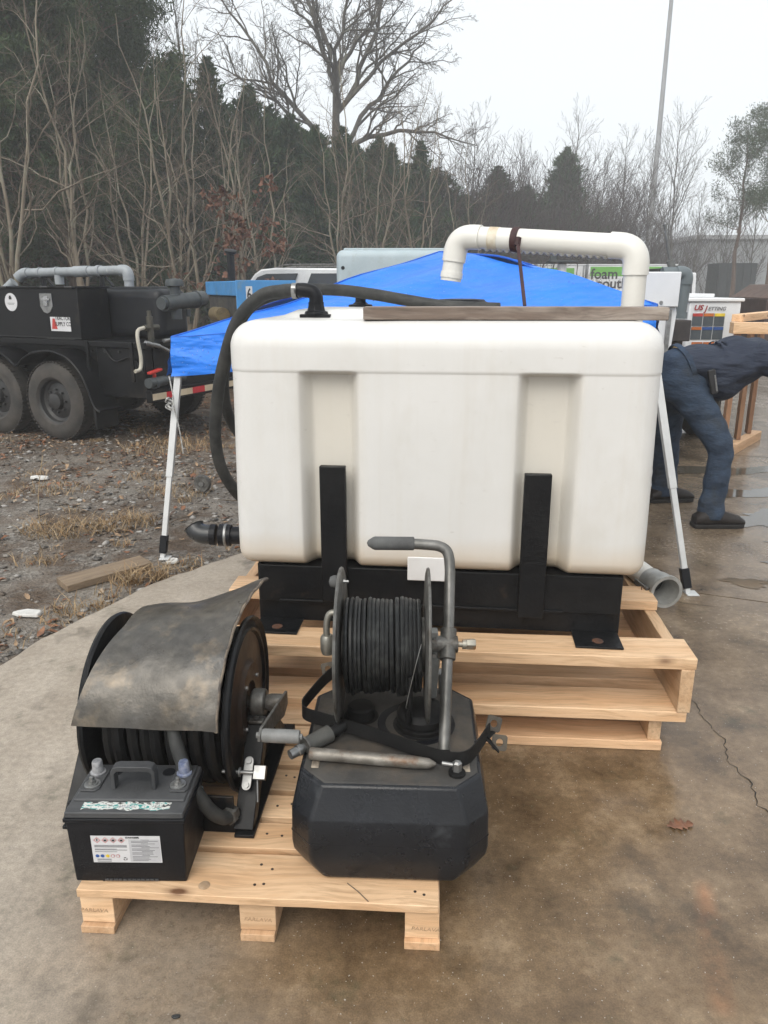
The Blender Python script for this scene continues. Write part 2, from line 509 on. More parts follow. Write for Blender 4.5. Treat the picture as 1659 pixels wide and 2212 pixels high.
DARK = M("crack shadow", (.012, .011, .009), rough=.95)
def crack(pts, w, parent, seed, name="crack"):
    rr = random.Random(seed)
    P = rough_line(pts, .02, .0075, seed)
    mb = MB()
    vs, fs = [], []
    for i, (x, y) in enumerate(P):
        a, b = P[max(0, i - 1)], P[min(len(P) - 1, i + 1)]
        d = unit((b[0] - a[0], b[1] - a[1], 0)); k = w * rr.uniform(.35, 1.2) * .5 * min(1, .3 + 3 * i / len(P), .3 + 3 * (len(P) - 1 - i) / len(P))
        vs += [(x - d.y * k, y + d.x * k, .0015), (x + d.y * k, y - d.x * k, .0015)]
        if i: fs.append((2 * i - 2, 2 * i - 1, 2 * i + 1, 2 * i))
    mb.add(vs, fs)
    return mb.build(name, DARK, parent, False)
crack([(1.14, 2.60), (1.12, 2.36), (1.135, 2.22), (1.10, 2.10), (1.115, 1.98), (1.09, 1.88), (1.13, 1.78), (1.2, 1.70), (1.33, 1.6)], .0034, slab_near, 5)
crack([(1.33, 3.44), (1.42, 3.36), (1.60, 3.30)], .004, slab_near, 9)
crack([(2.6, 6.9), (3.4, 6.6), (4.6, 6.5)], .012, slab_far, 12)

# thin water standing on the slab by the worker's boots
def m_water():
    m, n, l, b = nodes("standing water")
    p = ocoord(n, l, world=True)
    b.inputs['Base Color'].default_value = (.09, .08, .065, 1)
    b.inputs['Roughness'].default_value = .06
    bump(n, l, b, noise(n, l, p, 9, 3, .5), .05, .004)
    return m
WATER = m_water()
def puddle(cx, cy, rx, ry, rot, seed):
    rr = random.Random(seed); k = 56; ph = [rr.uniform(0, 6.28) for _ in range(7)]
    vs = []
    for i in range(k):
        a = 2 * math.pi * i / k
        q = 1 + .28 * math.sin(2 * a + ph[0]) + .2 * math.sin(3 * a + ph[1]) + .16 * math.sin(5 * a + ph[2]) + .1 * math.sin(9 * a + ph[3]) + .07 * math.sin(14 * a + ph[4])
        x, y = rx * q * math.cos(a), ry * q * math.sin(a)
        vs.append((cx + x * math.cos(rot) - y * math.sin(rot), cy + x * math.sin(rot) + y * math.cos(rot), .0022))
    mb = MB(); mb.add(vs, [tuple(range(k))])
    return tag(mb.build("puddle", WATER, None, False), kind='structure')
puddle(2.55, 4.75, .30, .22, .3, 1); puddle(2.45, 4.15, .20, .055, -.5, 2); puddle(2.2, 3.9, .09, .035, -.3, 3)
puddle(2.75, 5.4, .34, .14, .2, 4); puddle(3.3, 4.4, .3, .3, 0, 5); puddle(1.85, 3.62, .13, .05, -.4, 6); puddle(2.9, 6.1, .5, .16, .1, 7)

# loose stones, leaf litter, dead grass (uncountable)
def rocks(name, n, area, smin, smax, seed, mats):
    r = np.random.default_rng(seed)
    x = r.uniform(area[0], area[1], n); y = area[2] + (area[3] - area[2]) * r.random(n) ** 1.35
    e = np.interp(y, [q[1] for q in EDGE], [q[0] for q in EDGE])
    k = x < e - .02; x, y = x[k], y[k]; n = len(x)
    keep = (np.sin(x * 1.9 + 1.0) * np.cos(y * 1.6) + .5 * np.sin(x * 5.1 + y * 3.7) + r.normal(0, .5, n)) > -.25
    x, y = x[keep], y[keep]; n = len(x)
    s = smin + (smax - smin) * r.random(n) ** 2.6
    z = ground_z(x, y)
    base = np.array([(1, 0, 0), (-1, 0, 0), (0, 1, 0), (0, -1, 0), (0, 0, 1), (0, 0, -1), (.62, .62, .45), (-.62, .6, .5), (.6, -.65, .42), (-.6, -.6, .48)], float)
    tri = np.array([(0, 6, 4), (6, 2, 4), (2, 7, 4), (7, 1, 4), (1, 9, 4), (9, 3, 4), (3, 8, 4), (8, 0, 4), (0, 2, 6), (2, 1, 7), (1, 3, 9), (3, 0, 8), (0, 5, 2), (2, 5, 1), (1, 5, 3), (3, 5, 0)])
    V = base[None] * (1 + r.uniform(-.33, .33, (n, 10, 3)))
    V *= np.stack([s * r.uniform(.8, 1.6, n), s * r.uniform(.7, 1.2, n), s * r.uniform(.28, .6, n)], 1)[:, None, :]
    a = r.uniform(0, 6.28, n); ca, sa = np.cos(a)[:, None], np.sin(a)[:, None]
    vx, vy = V[..., 0] * ca - V[..., 1] * sa, V[..., 0] * sa + V[..., 1] * ca
    P = np.stack([vx + x[:, None], vy + y[:, None], V[..., 2] + (z + s * .1)[:, None]], -1)
    Fc = (tri[None] + (np.arange(n) * 10)[:, None, None]).reshape(-1, 3)
    me = npmesh(name, P.reshape(-1, 3), Fc, mats, np.repeat(r.integers(0, len(mats), n), 16))
    return tag(link(name, me, None, False), kind='stuff')

ST = [M("stone grey", (.24, .215, .185), (.12, .106, .09), sc=30, rough=.4, rough2=.75), M("stone pale", (.4, .38, .35), (.22, .205, .19), sc=30, rough=.45), M("stone dark", (.09, .078, .066), (.05, .043, .036), sc=30, rough=.35), M("stone brown", (.13, .1, .072), (.06, .042, .03), sc=30, rough=.5)]
tag(rocks("gravel", 34000, (-7.0, 1.5, 2.4, 9.0), .004, .028, 21, ST), "loose grey gravel strewn over the muddy yard beside the slab", "gravel")
LM = [M("leaf rust", (.25, .115, .055), (.14, .06, .03), sc=40, rough=.45), M("leaf tan", (.36, .24, .14), (.2, .125, .07), sc=40, rough=.5), M("leaf brown", (.085, .05, .03), (.05, .028, .017), sc=40, rough=.42), M("leaf pale", (.36, .28, .2), (.22, .16, .1), sc=40, rough=.55)]

def leaf_shape(lob):
    """flat outline of a leaf, unit length along x; lob: lobed like an oak's"""
    if lob:
        up = [(0, .02), (.12, .05), (.2, .24), (.3, .1), (.42, .34), (.52, .13), (.64, .3), (.72, .1), (.86, .16), (1, 0)]
    else:
        up = [(0, .02), (.2, .17), (.45, .26), (.7, .2), (.88, .09), (1, 0)]
    return up

def leaves(name, n, area, smin, smax, seed, dens, zfn, lift=.006):
    r = np.random.default_rng(seed)
    x = r.uniform(area[0], area[1], n); y = r.uniform(area[2], area[3], n)
    e = np.interp(y, [q[1] for q in EDGE], [q[0] for q in EDGE])
    k = (x < e - .01) & (r.random(n) < dens(x, y)); x, y = x[k], y[k]; n = len(x)
    up = np.array(leaf_shape(False)); m = len(up)
    prof = np.concatenate([np.stack([up[:, 0], up[:, 1]], 1), np.stack([up[:, 0], up[:, 1] * 0], 1), np.stack([up[:, 0], -up[:, 1]], 1)])
    L = np.stack([prof[:, 0] - .5, prof[:, 1], np.zeros(len(prof))], 1)
    fs = []
    for rr_ in range(2):
        for i in range(m - 1): fs.append((rr_ * m + i, (rr_ + 1) * m + i, (rr_ + 1) * m + i + 1, rr_ * m + i + 1))
    fs = np.array(fs)
    s = r.uniform(smin, smax, n)
    V = np.repeat(L[None], n, 0)
    curl = r.uniform(-.5, 1.1, n)[:, None]; fold = r.uniform(-.2, .9, n)[:, None]
    V[..., 2] = curl * V[..., 0] ** 2 * .9 + fold * np.abs(V[..., 1]) + r.normal(0, .03, V.shape[:2])
    V[..., 1] *= r.uniform(.6, 1.25, n)[:, None]
    V *= s[:, None, None]
    tl = r.normal(0, .28, n)[:, None]
    V[..., 2] += V[..., 0] * tl
    V[..., 2] -= V[..., 2].min(1)[:, None]
    a = r.uniform(0, 6.28, n); ca, sa = np.cos(a)[:, None], np.sin(a)[:, None]
    P = np.stack([V[..., 0] * ca - V[..., 1] * sa + x[:, None], V[..., 0] * sa + V[..., 1] * ca + y[:, None], V[..., 2] + (zfn(x, y) + lift)[:, None]], -1)
    Fc = (fs[None] + (np.arange(n) * len(prof))[:, None, None]).reshape(-1, 4)
    me = npmesh(name, P.reshape(-1, 3), Fc, LM, np.repeat(r.choice(4, n, p=[.36, .26, .28, .10]), len(fs)))
    return tag(link(name, me, None, True, ang=None), kind='stuff')

def dens(x, y):
    e = np.interp(y, [q[1] for q in EDGE], [q[0] for q in EDGE])
    d = .15 + .55 * np.clip((y - 5.2) / 2.0, 0, 1) + .75 * np.exp(-((e - x - .12) / .16) ** 2)
    d += .55 * np.exp(-((y - 5.6 + .15 * x) / .3) ** 2) * (np.sin(x * 2.1) * .5 + .6)
    return np.clip(d * (.55 + .5 * np.sin(x * 3.1 + y * 1.3) * np.sin(y * 2.7 - x)), .05, 1)
tag(leaves("leaf_litter", 36000, (-8.0, 2.0, 2.4, 10.5), .022, .062, 31, dens, ground_z), "brown fallen leaves scattered over the gravel and along the slab edge", "leaves")

GRM = [M("straw", (.34, .22, .11), (.2, .12, .055), sc=20, rough=.6), M("straw pale", (.42, .32, .19), (.28, .19, .1), sc=20, rough=.6)]
def blades(cx, cy, rad, n, h, seed, z0=None):
    r = np.random.default_rng(seed)
    a = r.uniform(0, 6.28, n); q = rad * np.sqrt(r.random(n))
    x, y = cx + q * np.cos(a), cy + q * np.sin(a) * .7
    z = ground_z(x, y) if z0 is None else np.full(n, z0)
    hh = h * r.uniform(.35, 1.0, n); lean = r.normal(0, .95, (n, 2)) * hh[:, None]
    w = r.uniform(.0012, .003, n); wa = r.uniform(0, 3.14, n); wx, wy = np.cos(wa) * w, np.sin(wa) * w
    b0 = np.stack([x - wx, y - wy, z - .005], 1); b1 = np.stack([x + wx, y + wy, z - .005], 1)
    mx, my = x + lean[:, 0] * .35, y + lean[:, 1] * .35
    m0 = np.stack([mx - wx * .8, my - wy * .8, z + hh * .6], 1); m1 = np.stack([mx + wx * .8, my + wy * .8, z + hh * .6], 1)
    tp = np.stack([x + lean[:, 0], y + lean[:, 1], z + hh * .85], 1)
    V = np.stack([b0, b1, m0, m1, tp], 1).reshape(-1, 3)
    o = (np.arange(n) * 5)[:, None]
    F3 = np.concatenate([o + np.array([0, 1, 3]), o + np.array([0, 3, 2]), o + np.array([2, 3, 4])])
    return V, F3, r
def tuft(name, cx, cy, rad, n, h, seed, label, group=None):
    V, F3, r = blades(cx, cy, rad, n, h, seed)
    me = npmesh(name, V - np.array([cx, cy, -.03]), F3, GRM, r.integers(0, 2, len(F3)))
    o = link(name, me, None, False); o.location = (cx, cy, -.03)
    return tag(o, label, "dry grass", group)
tuft("grass_tuft", -2.02, 4.55, .26, 420, .11, 1, "largest straw-coloured grass tuft on the gravel, left of the canopy leg")
tuft("grass_tuft", -1.68, 4.72, .2, 300, .105, 2, "straw-coloured grass tuft on the gravel closest to the white canopy leg")
tuft("grass_tuft", -1.98, 7.1, .5, 420, .12, 3, "wide dead grass patch in front of the trailer's far wheels")
tuft("grass_tuft", -1.30, 3.68, .05, 60, .13, 4, "small upright grass sprig at the end of the old plank")
tuft("grass_tuft", -1.30, 3.05, .10, 170, .12, 5, "rusty grass clump against the slab edge near the big hose reel")
tuft("grass_tuft", -2.35, 3.9, .15, 180, .1, 6, "low thin grass tuft left of the old plank")
tuft("grass_tuft", -2.55, 5.55, .32, 220, .08, 7, "thin matted grass patch among leaves in front of the trailer wheels")
tuft("grass_tuft", -1.55, 5.5, .28, 200, .08, 8, "matted dead grass behind the canopy leg, in front of the reflective tape")
V, F3 = [], []; off = 0
for i in range(120):
    rr = random.Random(500 + i)
    yy = rr.uniform(2.9, 9.5); xx = rr.uniform(-6.5, 1.5)
    if xx > edge_x(yy) - .06: xx = edge_x(yy) - rr.uniform(.05, .25)
    v, f, _ = blades(xx, yy, rr.uniform(.04, .2), rr.randint(15, 70), rr.uniform(.04, .11), 900 + i)
    V.append(v); F3.append(f + off); off += len(v)
V = np.concatenate(V); F3 = np.concatenate(F3)
tag(link("dead_grass", npmesh("dead_grass", V, F3, GRM, np.random.default_rng(1).integers(0, 2, len(F3))), None, False), "thin dead grass growing through the gravel", "grass", kind='stuff')
# ---------------------------------------------------------------- trees
def bark(name, c, c2, moss=None):
    return M(name, c, c2, sc=7, rough=.85, bmp=.4, bsc=30, stretch=(1, 1, .25), dirt=moss, dsc=2.2, dlo=.5, dhi=.7)
BK_SAP = bark("sapling bark", (.235, .2, .15), (.14, .11, .08), (.23, .23, .175))
BK_TWIG = bark("twig bark", (.15, .12, .09), (.09, .07, .052))
BK_OAK = bark("oak bark", (.1, .09, .08), (.06, .052, .045), (.14, .14, .11))
BK_PINE = bark("pine bark", (.12, .08, .058), (.07, .045, .032))
def fol(name, c1, c2, c3, sc=1.1):
    m, n, l, b = nodes(name)
    g = n.new('ShaderNodeNewGeometry')
    col = mix(n, l, ramp(n, l, noise(n, l, g.outputs['Position'], sc, 4, .6), [(.38, 0.0), (.62, 1.0)]), c1, c2)
    col = mix(n, l, ramp(n, l, noise(n, l, g.outputs['Position'], sc * 7, 3, .6), [(.5, 0.0), (.75, .8)]), col, c3)
    l.new(col, b.inputs['Base Color'])
    b.inputs['Roughness'].default_value = .75
    b.inputs['Specular IOR Level'].default_value = .2
    return m
F_CED = fol("cedar needles", (.026, .054, .024), (.048, .08, .034), (.085, .092, .044))
F_PINE = fol("pine needles", (.03, .055, .025), (.05, .075, .032), (.085, .09, .042))
F_RUST = fol("dead oak leaves", (.15, .075, .05), (.1, .05, .034), (.2, .11, .075), 3)

def perp(d):
    ref = np.where(np.abs(d[:, 2:3]) > .9, np.array([[1., 0, 0]]), np.array([[0, 0, 1.]]))
    a = np.cross(d, ref); a /= np.linalg.norm(a, axis=1, keepdims=True) + 1e-9
    return a, np.cross(d, a)

def tubes(P, Rd, n=3):
    """P (B,k,3), Rd (B,k) -> verts, quads"""
    B, k, _ = P.shape
    d = P[:, -1] - P[:, 0]; d /= np.linalg.norm(d, axis=1, keepdims=True) + 1e-9
    a, b = perp(d)
    q = np.arange(n) * 2 * np.pi / n
    ring = np.cos(q)[None, :, None] * a[:, None] + np.sin(q)[None, :, None] * b[:, None]
    V = P[:, :, None, :] + Rd[:, :, None, None] * ring[:, None]
    idx = np.arange(B * k * n).reshape(B, k, n)
    nx = np.roll(idx, -1, 2)
    F = np.stack([idx[:, :-1], nx[:, :-1], nx[:, 1:], idx[:, 1:]], -1).reshape(-1, 4)
    return V.reshape(-1, 3), F

def catm(parts):
    V, F, o = [], [], 0
    for v, f in parts:
        V.append(v); F.append(f + o); o += len(v)
    return np.concatenate(V), np.concatenate(F)

def at_t(P, t):
    k = P.shape[1]; s = t * (k - 1); i = np.clip(s.astype(int), 0, k - 2); f = (s - i)[:, None]
    r = np.arange(len(P))
    return P[r, i] * (1 - f) + P[r, i + 1] * f, P[r, i + 1] - P[r, i]

def sprout(r, P, Rd, n, t0, t1, ratio, ang, up, rr, k=5, wig=.05, rmin=.002, spread=.35, curve=0.0, lens=None, taper=.6):
    """children of the branches P: n each"""
    B = len(P)
    L = np.linalg.norm(P[:, -1] - P[:, 0], axis=1) if lens is None else lens
    pi = np.repeat(np.arange(B), n); m = len(pi)
    t = t0 + (t1 - t0) * ((np.tile(np.arange(n), B) + r.random(m)) / n)
    Q = P[pi]
    base, tan = at_t(Q, np.clip(t, 0, .999))
    tan /= np.linalg.norm(tan, axis=1, keepdims=True) + 1e-9
    a, b = perp(tan)
    az = r.uniform(0, 2 * np.pi, m)
    an = ang * (1 + spread * r.uniform(-1, 1, m))
    d = np.cos(an)[:, None] * tan + np.sin(an)[:, None] * (np.cos(az)[:, None] * a + np.sin(az)[:, None] * b)
    d[:, 2] += up
    d /= np.linalg.norm(d, axis=1, keepdims=True)
    ln = L[pi] * ratio * (1 - taper * (t - t0) / max(t1 - t0, 1e-6)) * r.uniform(.6, 1.25, m)
    s = np.linspace(0, 1, k)
    out = base[:, None] + d[:, None] * (ln[:, None] * s[None])[..., None]
    w = np.cumsum(r.normal(0, 1, (m, k, 3)), 1) * wig * ln[:, None, None] / k ** .5
    w[:, 0] = 0
    out += w
    out[:, :, 2] += curve * ln[:, None] * s[None] ** 2
    kk = Rd.shape[1]
    r0 = Rd[pi, np.clip((t * (kk - 1)).astype(int), 0, kk - 1)] * rr
    r0 = np.maximum(r0, rmin)
    rad = r0[:, None] * (1 - .72 * s[None]); rad = np.maximum(rad, rmin * .6)
    return out, rad

def stem(base, top, k, r0, r1, wig, r):
    s = np.linspace(0, 1, k)[:, None]
    P = np.array(base)[None] * (1 - s) + np.array(top)[None] * s
    w = np.cumsum(r.normal(0, 1, (k, 3)), 0) * wig; w -= s * w[-1]; w[0] = 0
    P = P + w * np.array([[1, 1, .2]])
    return P, r0 + (r1 - r0) * np.linspace(0, 1, k) ** .7

def tree_pair(trunk, crown, mt, mc):
    return npmesh("trunk", *trunk, mt), npmesh("crown", *crown, mc)

def sapling(seed, h=6.0, stems=7, lean=.55, spray=1.0):
    """several stems forking from a short butt, arched side branches, a haze of twigs"""
    r = np.random.default_rng(seed)
    Ps, Rs = [], []
    B0, B1 = stem((0, 0, -.1), (r.uniform(-.05, .05), 0, r.uniform(.7, 1.1)), 5, .085 * h / 6, .07 * h / 6, .012, r)
    for i in range(stems):
        a = 2 * np.pi * (i + r.random() * .7) / stems; q = lean * (.15 + r.random()) * h * .42
        hh = h * r.uniform(.75, 1.08)
        b = B0[-1] * r.uniform(.45, .95) + np.array([math.cos(a) * .03, math.sin(a) * .03, 0])
        P, Rr = stem(b, (math.cos(a) * q, math.sin(a) * q * .8, hh), 12, r.uniform(.03, .048) * h / 6, .004, .075 * h / 6, r)
        f = np.linspace(0, 1, 12)[:, None]
        P[:, :2] -= (P[:, :2] - P[0, :2]) * (.3 * (1 - f))
        Ps.append(P); Rs.append(Rr)
    P0, R0 = np.stack(Ps), np.stack(Rs)
    P1, R1 = sprout(r, P0, R0, 9, .08, .95, .40, .78, .18, .52, 8, .07, .0042, curve=-.12, spread=.5)
    P2, R2 = sprout(r, P1, R1, 8, .15, .98, .46, .6, .12, .6, 5, .09, .003)
    P3, R3 = sprout(r, P2, R2, int(5 * spray), .15, .98, .55, .6, .06, .7, 4, .09, .0024)
    return tree_pair(catm([tubes(B0[None], B1[None], 8), tubes(P0, R0, 6), tubes(P1, R1, 4)]), catm([tubes(P2, R2, 3), tubes(P3, R3, 3)]), BK_SAP, BK_TWIG)

def oak(seed, h=16.0):
    r = np.random.default_rng(seed)
    T, TR = stem((0, 0, -.2), (.3, .2, h * .62), 12, .33, .12, .07, r)
    # a low limb and several rising leaders
    lim = []
    def limb(z, az, el, ln, r0, droop=0.0):
        i = int(z / (h * .62) * 11); b = T[i]
        d = np.array([math.cos(az) * math.cos(el), math.sin(az) * math.cos(el), math.sin(el)])
        s = np.linspace(0, 1, 12)[:, None]
        w = np.cumsum(r.normal(0, 1, (12, 3)), 0) * .12; w[0] = 0
        P = b[None] + d[None] * s * ln + w
        P[:, 2] += droop * (s[:, 0] ** 2) * ln
        lim.append((P, r0 * (1 - .85 * np.linspace(0, 1, 12))))
    limb(6.4, 0.0, .6, 7.0, .12, -.42); limb(7.2, .2, .95, 7.5, .12, -.12); limb(6.6, 2.8, .95, 8.0, .125, .02)
    limb(7.6, 1.6, 1.0, 6.5, .11); limb(8.4, -1.2, 1.0, 6.5, .11); limb(8.8, .4, 1.1, 7.5, .12); limb(9.2, 3.6, 1.05, 7, .11); limb(9.6, 2.2, 1.3, 7, .1); limb(7.0, 3.3, .7, 6.2, .1, .1); limb(8.2, 0.0, .85, 6.5, .1, -.1); limb(9.4, .15, 1.0, 6, .1)
    P0 = np.stack([p for p, _ in lim]); R0 = np.stack([q for _, q in lim])
    P1, R1 = sprout(r, P0, R0, 13, .18, .97, .46, .75, .14, .55, 7, .08, .012)
    P2, R2 = sprout(r, P1, R1, 8, .2, .97, .48, .72, .08, .58, 6, .09, .009)
    P3, R3 = sprout(r, P2, R2, 5, .15, .98, .5, .7, .03, .6, 5, .1, .006)
    P4, R4 = sprout(r, P3, R3, 3, .2, .98, .6, .7, .0, .7, 4, .1, .0055)
    return tree_pair(catm([tubes(T[None], TR[None], 10), tubes(P0, R0, 7), tubes(P1, R1, 5)]), catm([tubes(P2, R2, 4), tubes(P3, R3, 3), tubes(P4, R4, 3)]), BK_OAK, BK_OAK)

def bare(seed, h=10.0, r0=.13, wide=.3):
    """a slender leafless tree with a rounded head"""
    r = np.random.default_rng(seed)
    T, TR = stem((0, 0, -.2), (r.uniform(-.3, .3), 0, h), 12, r0, .012, .07, r)
    P1, R1 = sprout(r, T[None], TR[None], 30, .25, .97, wide, .65, .25, .5, 7, .05, .008, curve=.12)
    P2, R2 = sprout(r, P1, R1, 6, .2, .98, .5, .55, .16, .55, 5, .07, .006)
    P3, R3 = sprout(r, P2, R2, 4, .2, .98, .55, .55, .1, .65, 4, .08, .0055)
    return tree_pair(catm([tubes(T[None], TR[None], 7), tubes(P1, R1, 4)]), catm([tubes(P2, R2, 3), tubes(P3, R3, 3)]), BK_OAK, BK_OAK)

def cards(r, c, d, ln, w, rnd_=.6):
    """leaf sprays: narrow bent quads at c along d"""
    m = len(c)
    d = d + r.normal(0, rnd_, d.shape); d /= np.linalg.norm(d, axis=1, keepdims=True) + 1e-9
    a, b = perp(d)
    q = r.uniform(0, 6.28, m)[:, None]
    s = np.cos(q) * a + np.sin(q) * b
    l_ = (ln * r.uniform(.5, 1.3, m))[:, None]; w_ = (w * r.uniform(.5, 1.3, m))[:, None]
    V = np.stack([c, c + d * l_ * .45 + s * w_, c + d * l_, c + d * l_ * .45 - s * w_], 1)
    return V.reshape(-1, 3), np.arange(m * 4).reshape(m, 4)

def conifer(seed, h=8.0, wid=1.9, dens=1.0, low=.02, mat=None):
    r = np.random.default_rng(seed)
    T, TR = stem((0, 0, -.2), (0, 0, h), 10, .13, .01, .03, r)
    nb = int(330 * dens)
    z = low * h + (h * .985 - low * h) * r.random(nb) ** .85
    f = 1 - (z / h)
    ln = wid * (f ** .9) * r.uniform(.5, 1.2, nb) + .06
    az = r.uniform(0, 6.28, nb)
    el = .15 + .55 * (z / h) + r.normal(0, .12, nb)
    d = np.stack([np.cos(az) * np.cos(el), np.sin(az) * np.cos(el), np.sin(el)], 1)
    base = np.stack([np.zeros(nb), np.zeros(nb), z - .15 * ln], 1)
    s = np.linspace(0, 1, 5)
    P = base[:, None] + d[:, None] * (ln[:, None] * s)[..., None]
    P[:, :, 2] += .12 * ln[:, None] * s[None] ** 2
    Rr = np.maximum(.016 * (1 - .7 * s)[None] * (ln[:, None] / wid + .3), .004)
    k = int(46 * dens ** .5)
    pi = np.repeat(np.arange(nb), k); t = .22 + .78 * r.random(len(pi)) ** .75
    c, tan = at_t(P[pi], np.clip(t, 0, .999))
    tan /= np.linalg.norm(tan, axis=1, keepdims=True) + 1e-9
    c = c + r.normal(0, .09, c.shape) * np.array([1, 1, .7]) * np.clip(f[pi] * 4 + .15, .15, 1)[:, None]
    V, F = cards(r, c, tan + np.array([[0, 0, .35]]), .22 * np.clip(f[pi] * 4 + .3, .3, 1), .028 * np.clip(f[pi] * 4 + .45, .4, 1), .55)
    me_t = npmesh("trunk", *catm([tubes(T[None], TR[None], 7), tubes(P, Rr, 3)]), BK_PINE)
    me_c = npmesh("crown", V, F, mat or F_CED)
    return me_t, me_c

def pine(seed, h=12.0, bare_to=.35, wid=2.6, nb=46, tuft=150, mat=None):
    r = np.random.default_rng(seed)
    T, TR = stem((0, 0, -.2), (r.uniform(-.3, .3), 0, h), 12, .17, .02, .06, r)
    P1, R1 = sprout(r, T[None], TR[None], nb, bare_to, .99, wid / h, 1.15, .2, .3, 6, .07, .012, curve=.15, taper=.55)
    P2, R2 = sprout(r, P1, R1, 6, .35, 1.0, .45, .7, .2, .5, 4, .07, .006, curve=.15)
    tips = np.concatenate([P2[:, -1], P2[:, 2], P1[:, -1]])
    k = tuft
    pi = np.repeat(np.arange(len(tips)), k // 3)
    c = tips[pi] + r.normal(0, .12 if nb > 60 else .16, (len(pi), 3))
    dd = r.normal(0, 1, (len(pi), 3)) + np.array([[0, 0, .6]])
    V, F = cards(r, c, dd / np.linalg.norm(dd, axis=1, keepdims=True), .21, .016, .3)
    return npmesh("trunk", *catm([tubes(T[None], TR[None], 8), tubes(P1, R1, 4), tubes(P2, R2, 3)]), BK_PINE), npmesh("crown", V, F, mat or F_PINE)

def plant(name, pair, loc, sc, rz, label, group=None, cat="tree"):
    o = thing(name, label, cat, loc, rz, group)
    o.scale = (sc, sc, sc) if not isinstance(sc, tuple) else sc
    a = link("trunk", pair[0], o, False); b = link("crown", pair[1], o, False)
    return o

saps = [sapling(1, 6.6, 4, .45), sapling(2, 6.2, 6, .8), sapling(3, 5.8, 3, .6), sapling(4, 6.4, 4, .65)]
for i, (x, y, sc, v, rz, lab) in enumerate([
        (-5.87, 15.5, 1.12, 0, .3, "tall multi-stemmed bare sapling behind the black trailer's toolbox, with a pale trunk"),
        (-3.74, 15.0, 1.0, 1, 1.1, "widely fanned bare multi-stemmed tree behind the black trailer's water tank"),
        (-2.39, 17.5, 1.0, 2, 2.0, "bare sapling right of the rust-leaved tree, above the white car's rear window"),
        (-6.84, 14.5, 1.1, 3, .8, "bare multi-stemmed sapling at the left edge, above the toolbox badge"),
        (-1.07, 19.0, 1.0, 0, 4.0, "bare sapling rising behind the pale water tank's left end"),
        (-0.34, 19.5, .95, 1, 2.6, "fanned bare sapling behind the pale water tank's middle"),
        (0.92, 22.0, 1.0, 3, 5.2, "bare sapling above the left slope of the blue canopy"),
        (-8.75, 16.5, 1.2, 2, 3.0, "bare sapling cut off by the left edge, behind the others"),
        (-5.71, 18.5, .98, 3, 2.2, "thin bare sapling between the two big fanned saplings"),
        (2.67, 25.0, 1.05, 2, 1.5, "bare sapling above the white pipe's left elbow"),
        (-3.5, 19.0, 1.05, 0, 5.5, "thin bare sapling just behind the rust-leaved tree")]):
    plant("bare_sapling", saps[v], (x, y, -.05), sc, rz, lab, "bare saplings along the wood's edge")

# dead-leaved young oak
r_ = np.random.default_rng(77)
P0, R0 = stem((0, 0, -.1), (.2, 0, 2.6), 9, .035, .008, .05, r_)
P1, R1 = sprout(r_, P0[None], R0[None], 16, .3, .98, .45, .9, .1, .5, 5, .08, .005)
P2, R2 = sprout(r_, P1, R1, 4, .3, .98, .5, .7, 0, .6, 4, .08, .004)
pi = np.repeat(np.arange(len(P2)), 13)
c_, tn_ = at_t(P2[pi], r_.random(len(pi)) * .99)
Vc, Fc = cards(r_, c_, tn_ * 0 + r_.normal(0, 1, c_.shape) * .6 + np.array([[0, 0, -.5]]), .1, .03, .4)
plant("young_oak", (npmesh("trunk", *catm([tubes(P0[None], R0[None], 5), tubes(P1, R1, 3), tubes(P2, R2, 3)]), BK_SAP), npmesh("crown", Vc, Fc, F_RUST)), (-2.63, 14.2, -.05), 1.15, 0, "young oak still holding rust-brown dead leaves, in front of the dark evergreens")

con = [conifer(11, 8.0, 2.6), conifer(12, 7.5, 2.9), conifer(13, 8.5, 2.2), conifer(14, 7.0, 3.1, 1.1)]
tips = [(-5.17, 8.04, 25, 2, "spire-topped dark evergreen standing highest of the row, left of the big bare oak"), (-7.35, 7.93, 26, 0, "dark evergreen with a sharp tip, left of the tallest spire"), (-4.15, 7.49, 26, 1, "broad dark evergreen under the big oak's left limbs"), (-3.03, 6.86, 27, 3, "dark evergreen at the foot of the big oak's left side"), (-1.35, 6.56, 27, 0, "dark evergreen directly in front of the big oak's trunk"), (0.27, 6.39, 29, 2, "dark evergreen right of the big oak's trunk, under its low limb"), (-8.17, 6.73, 24, 3, "broad dark evergreen left of the sharp-tipped ones, behind saplings"), (9.73, 8.68, 44, 1, "rounded dark evergreen standing alone above the white pipe's middle")]
for x, zt, y, k, lab in tips:
    hh = (8.0, 7.5, 8.5, 7.0)[k]
    plant("evergreen", con[k], (x, y, -.1), (zt / hh * 1.1, zt / hh * 1.1, zt / hh), x * 2.37 + y, lab, "dark evergreens of the wood")
EVL = ['beyond the left edge behind the tall pines', 'at the left edge below the tall pines', 'behind the leftmost bare saplings', 'below the tall dense pine, left of the sharp-tipped ones', 'low between the two sharp tips', 'short, below the tallest spire', "right of the broad one under the oak's left limbs", 'short, behind the rust-leaved young oak', "low in front of the oak's trunk", "behind the pale water tank's left end", "under the tip of the oak's low limb", "right of the oak's low limb", "above the canopy's peak", "above the white pipe's left elbow", "above the white pipe's strap", 'just left of the lone rounded evergreen', 'short, behind the pale water tank', "short, above the canopy's left slope", 'right of the lone rounded evergreen', 'short, behind the two fanned saplings', "farthest left, outside the photo's edge", "short, right above the canopy's peak", "short, above the pipe's middle", "far back behind the tall dense pine", "far back, right behind the tall dense pine", "far back, left of the sharp-tipped ones", "far back between the two sharp tips", "far back, right of the tallest spire", "far back, left of the oak's trunk", "far back, right behind the oak's trunk", "far back at the left edge", "far back, right of the oak's trunk"]
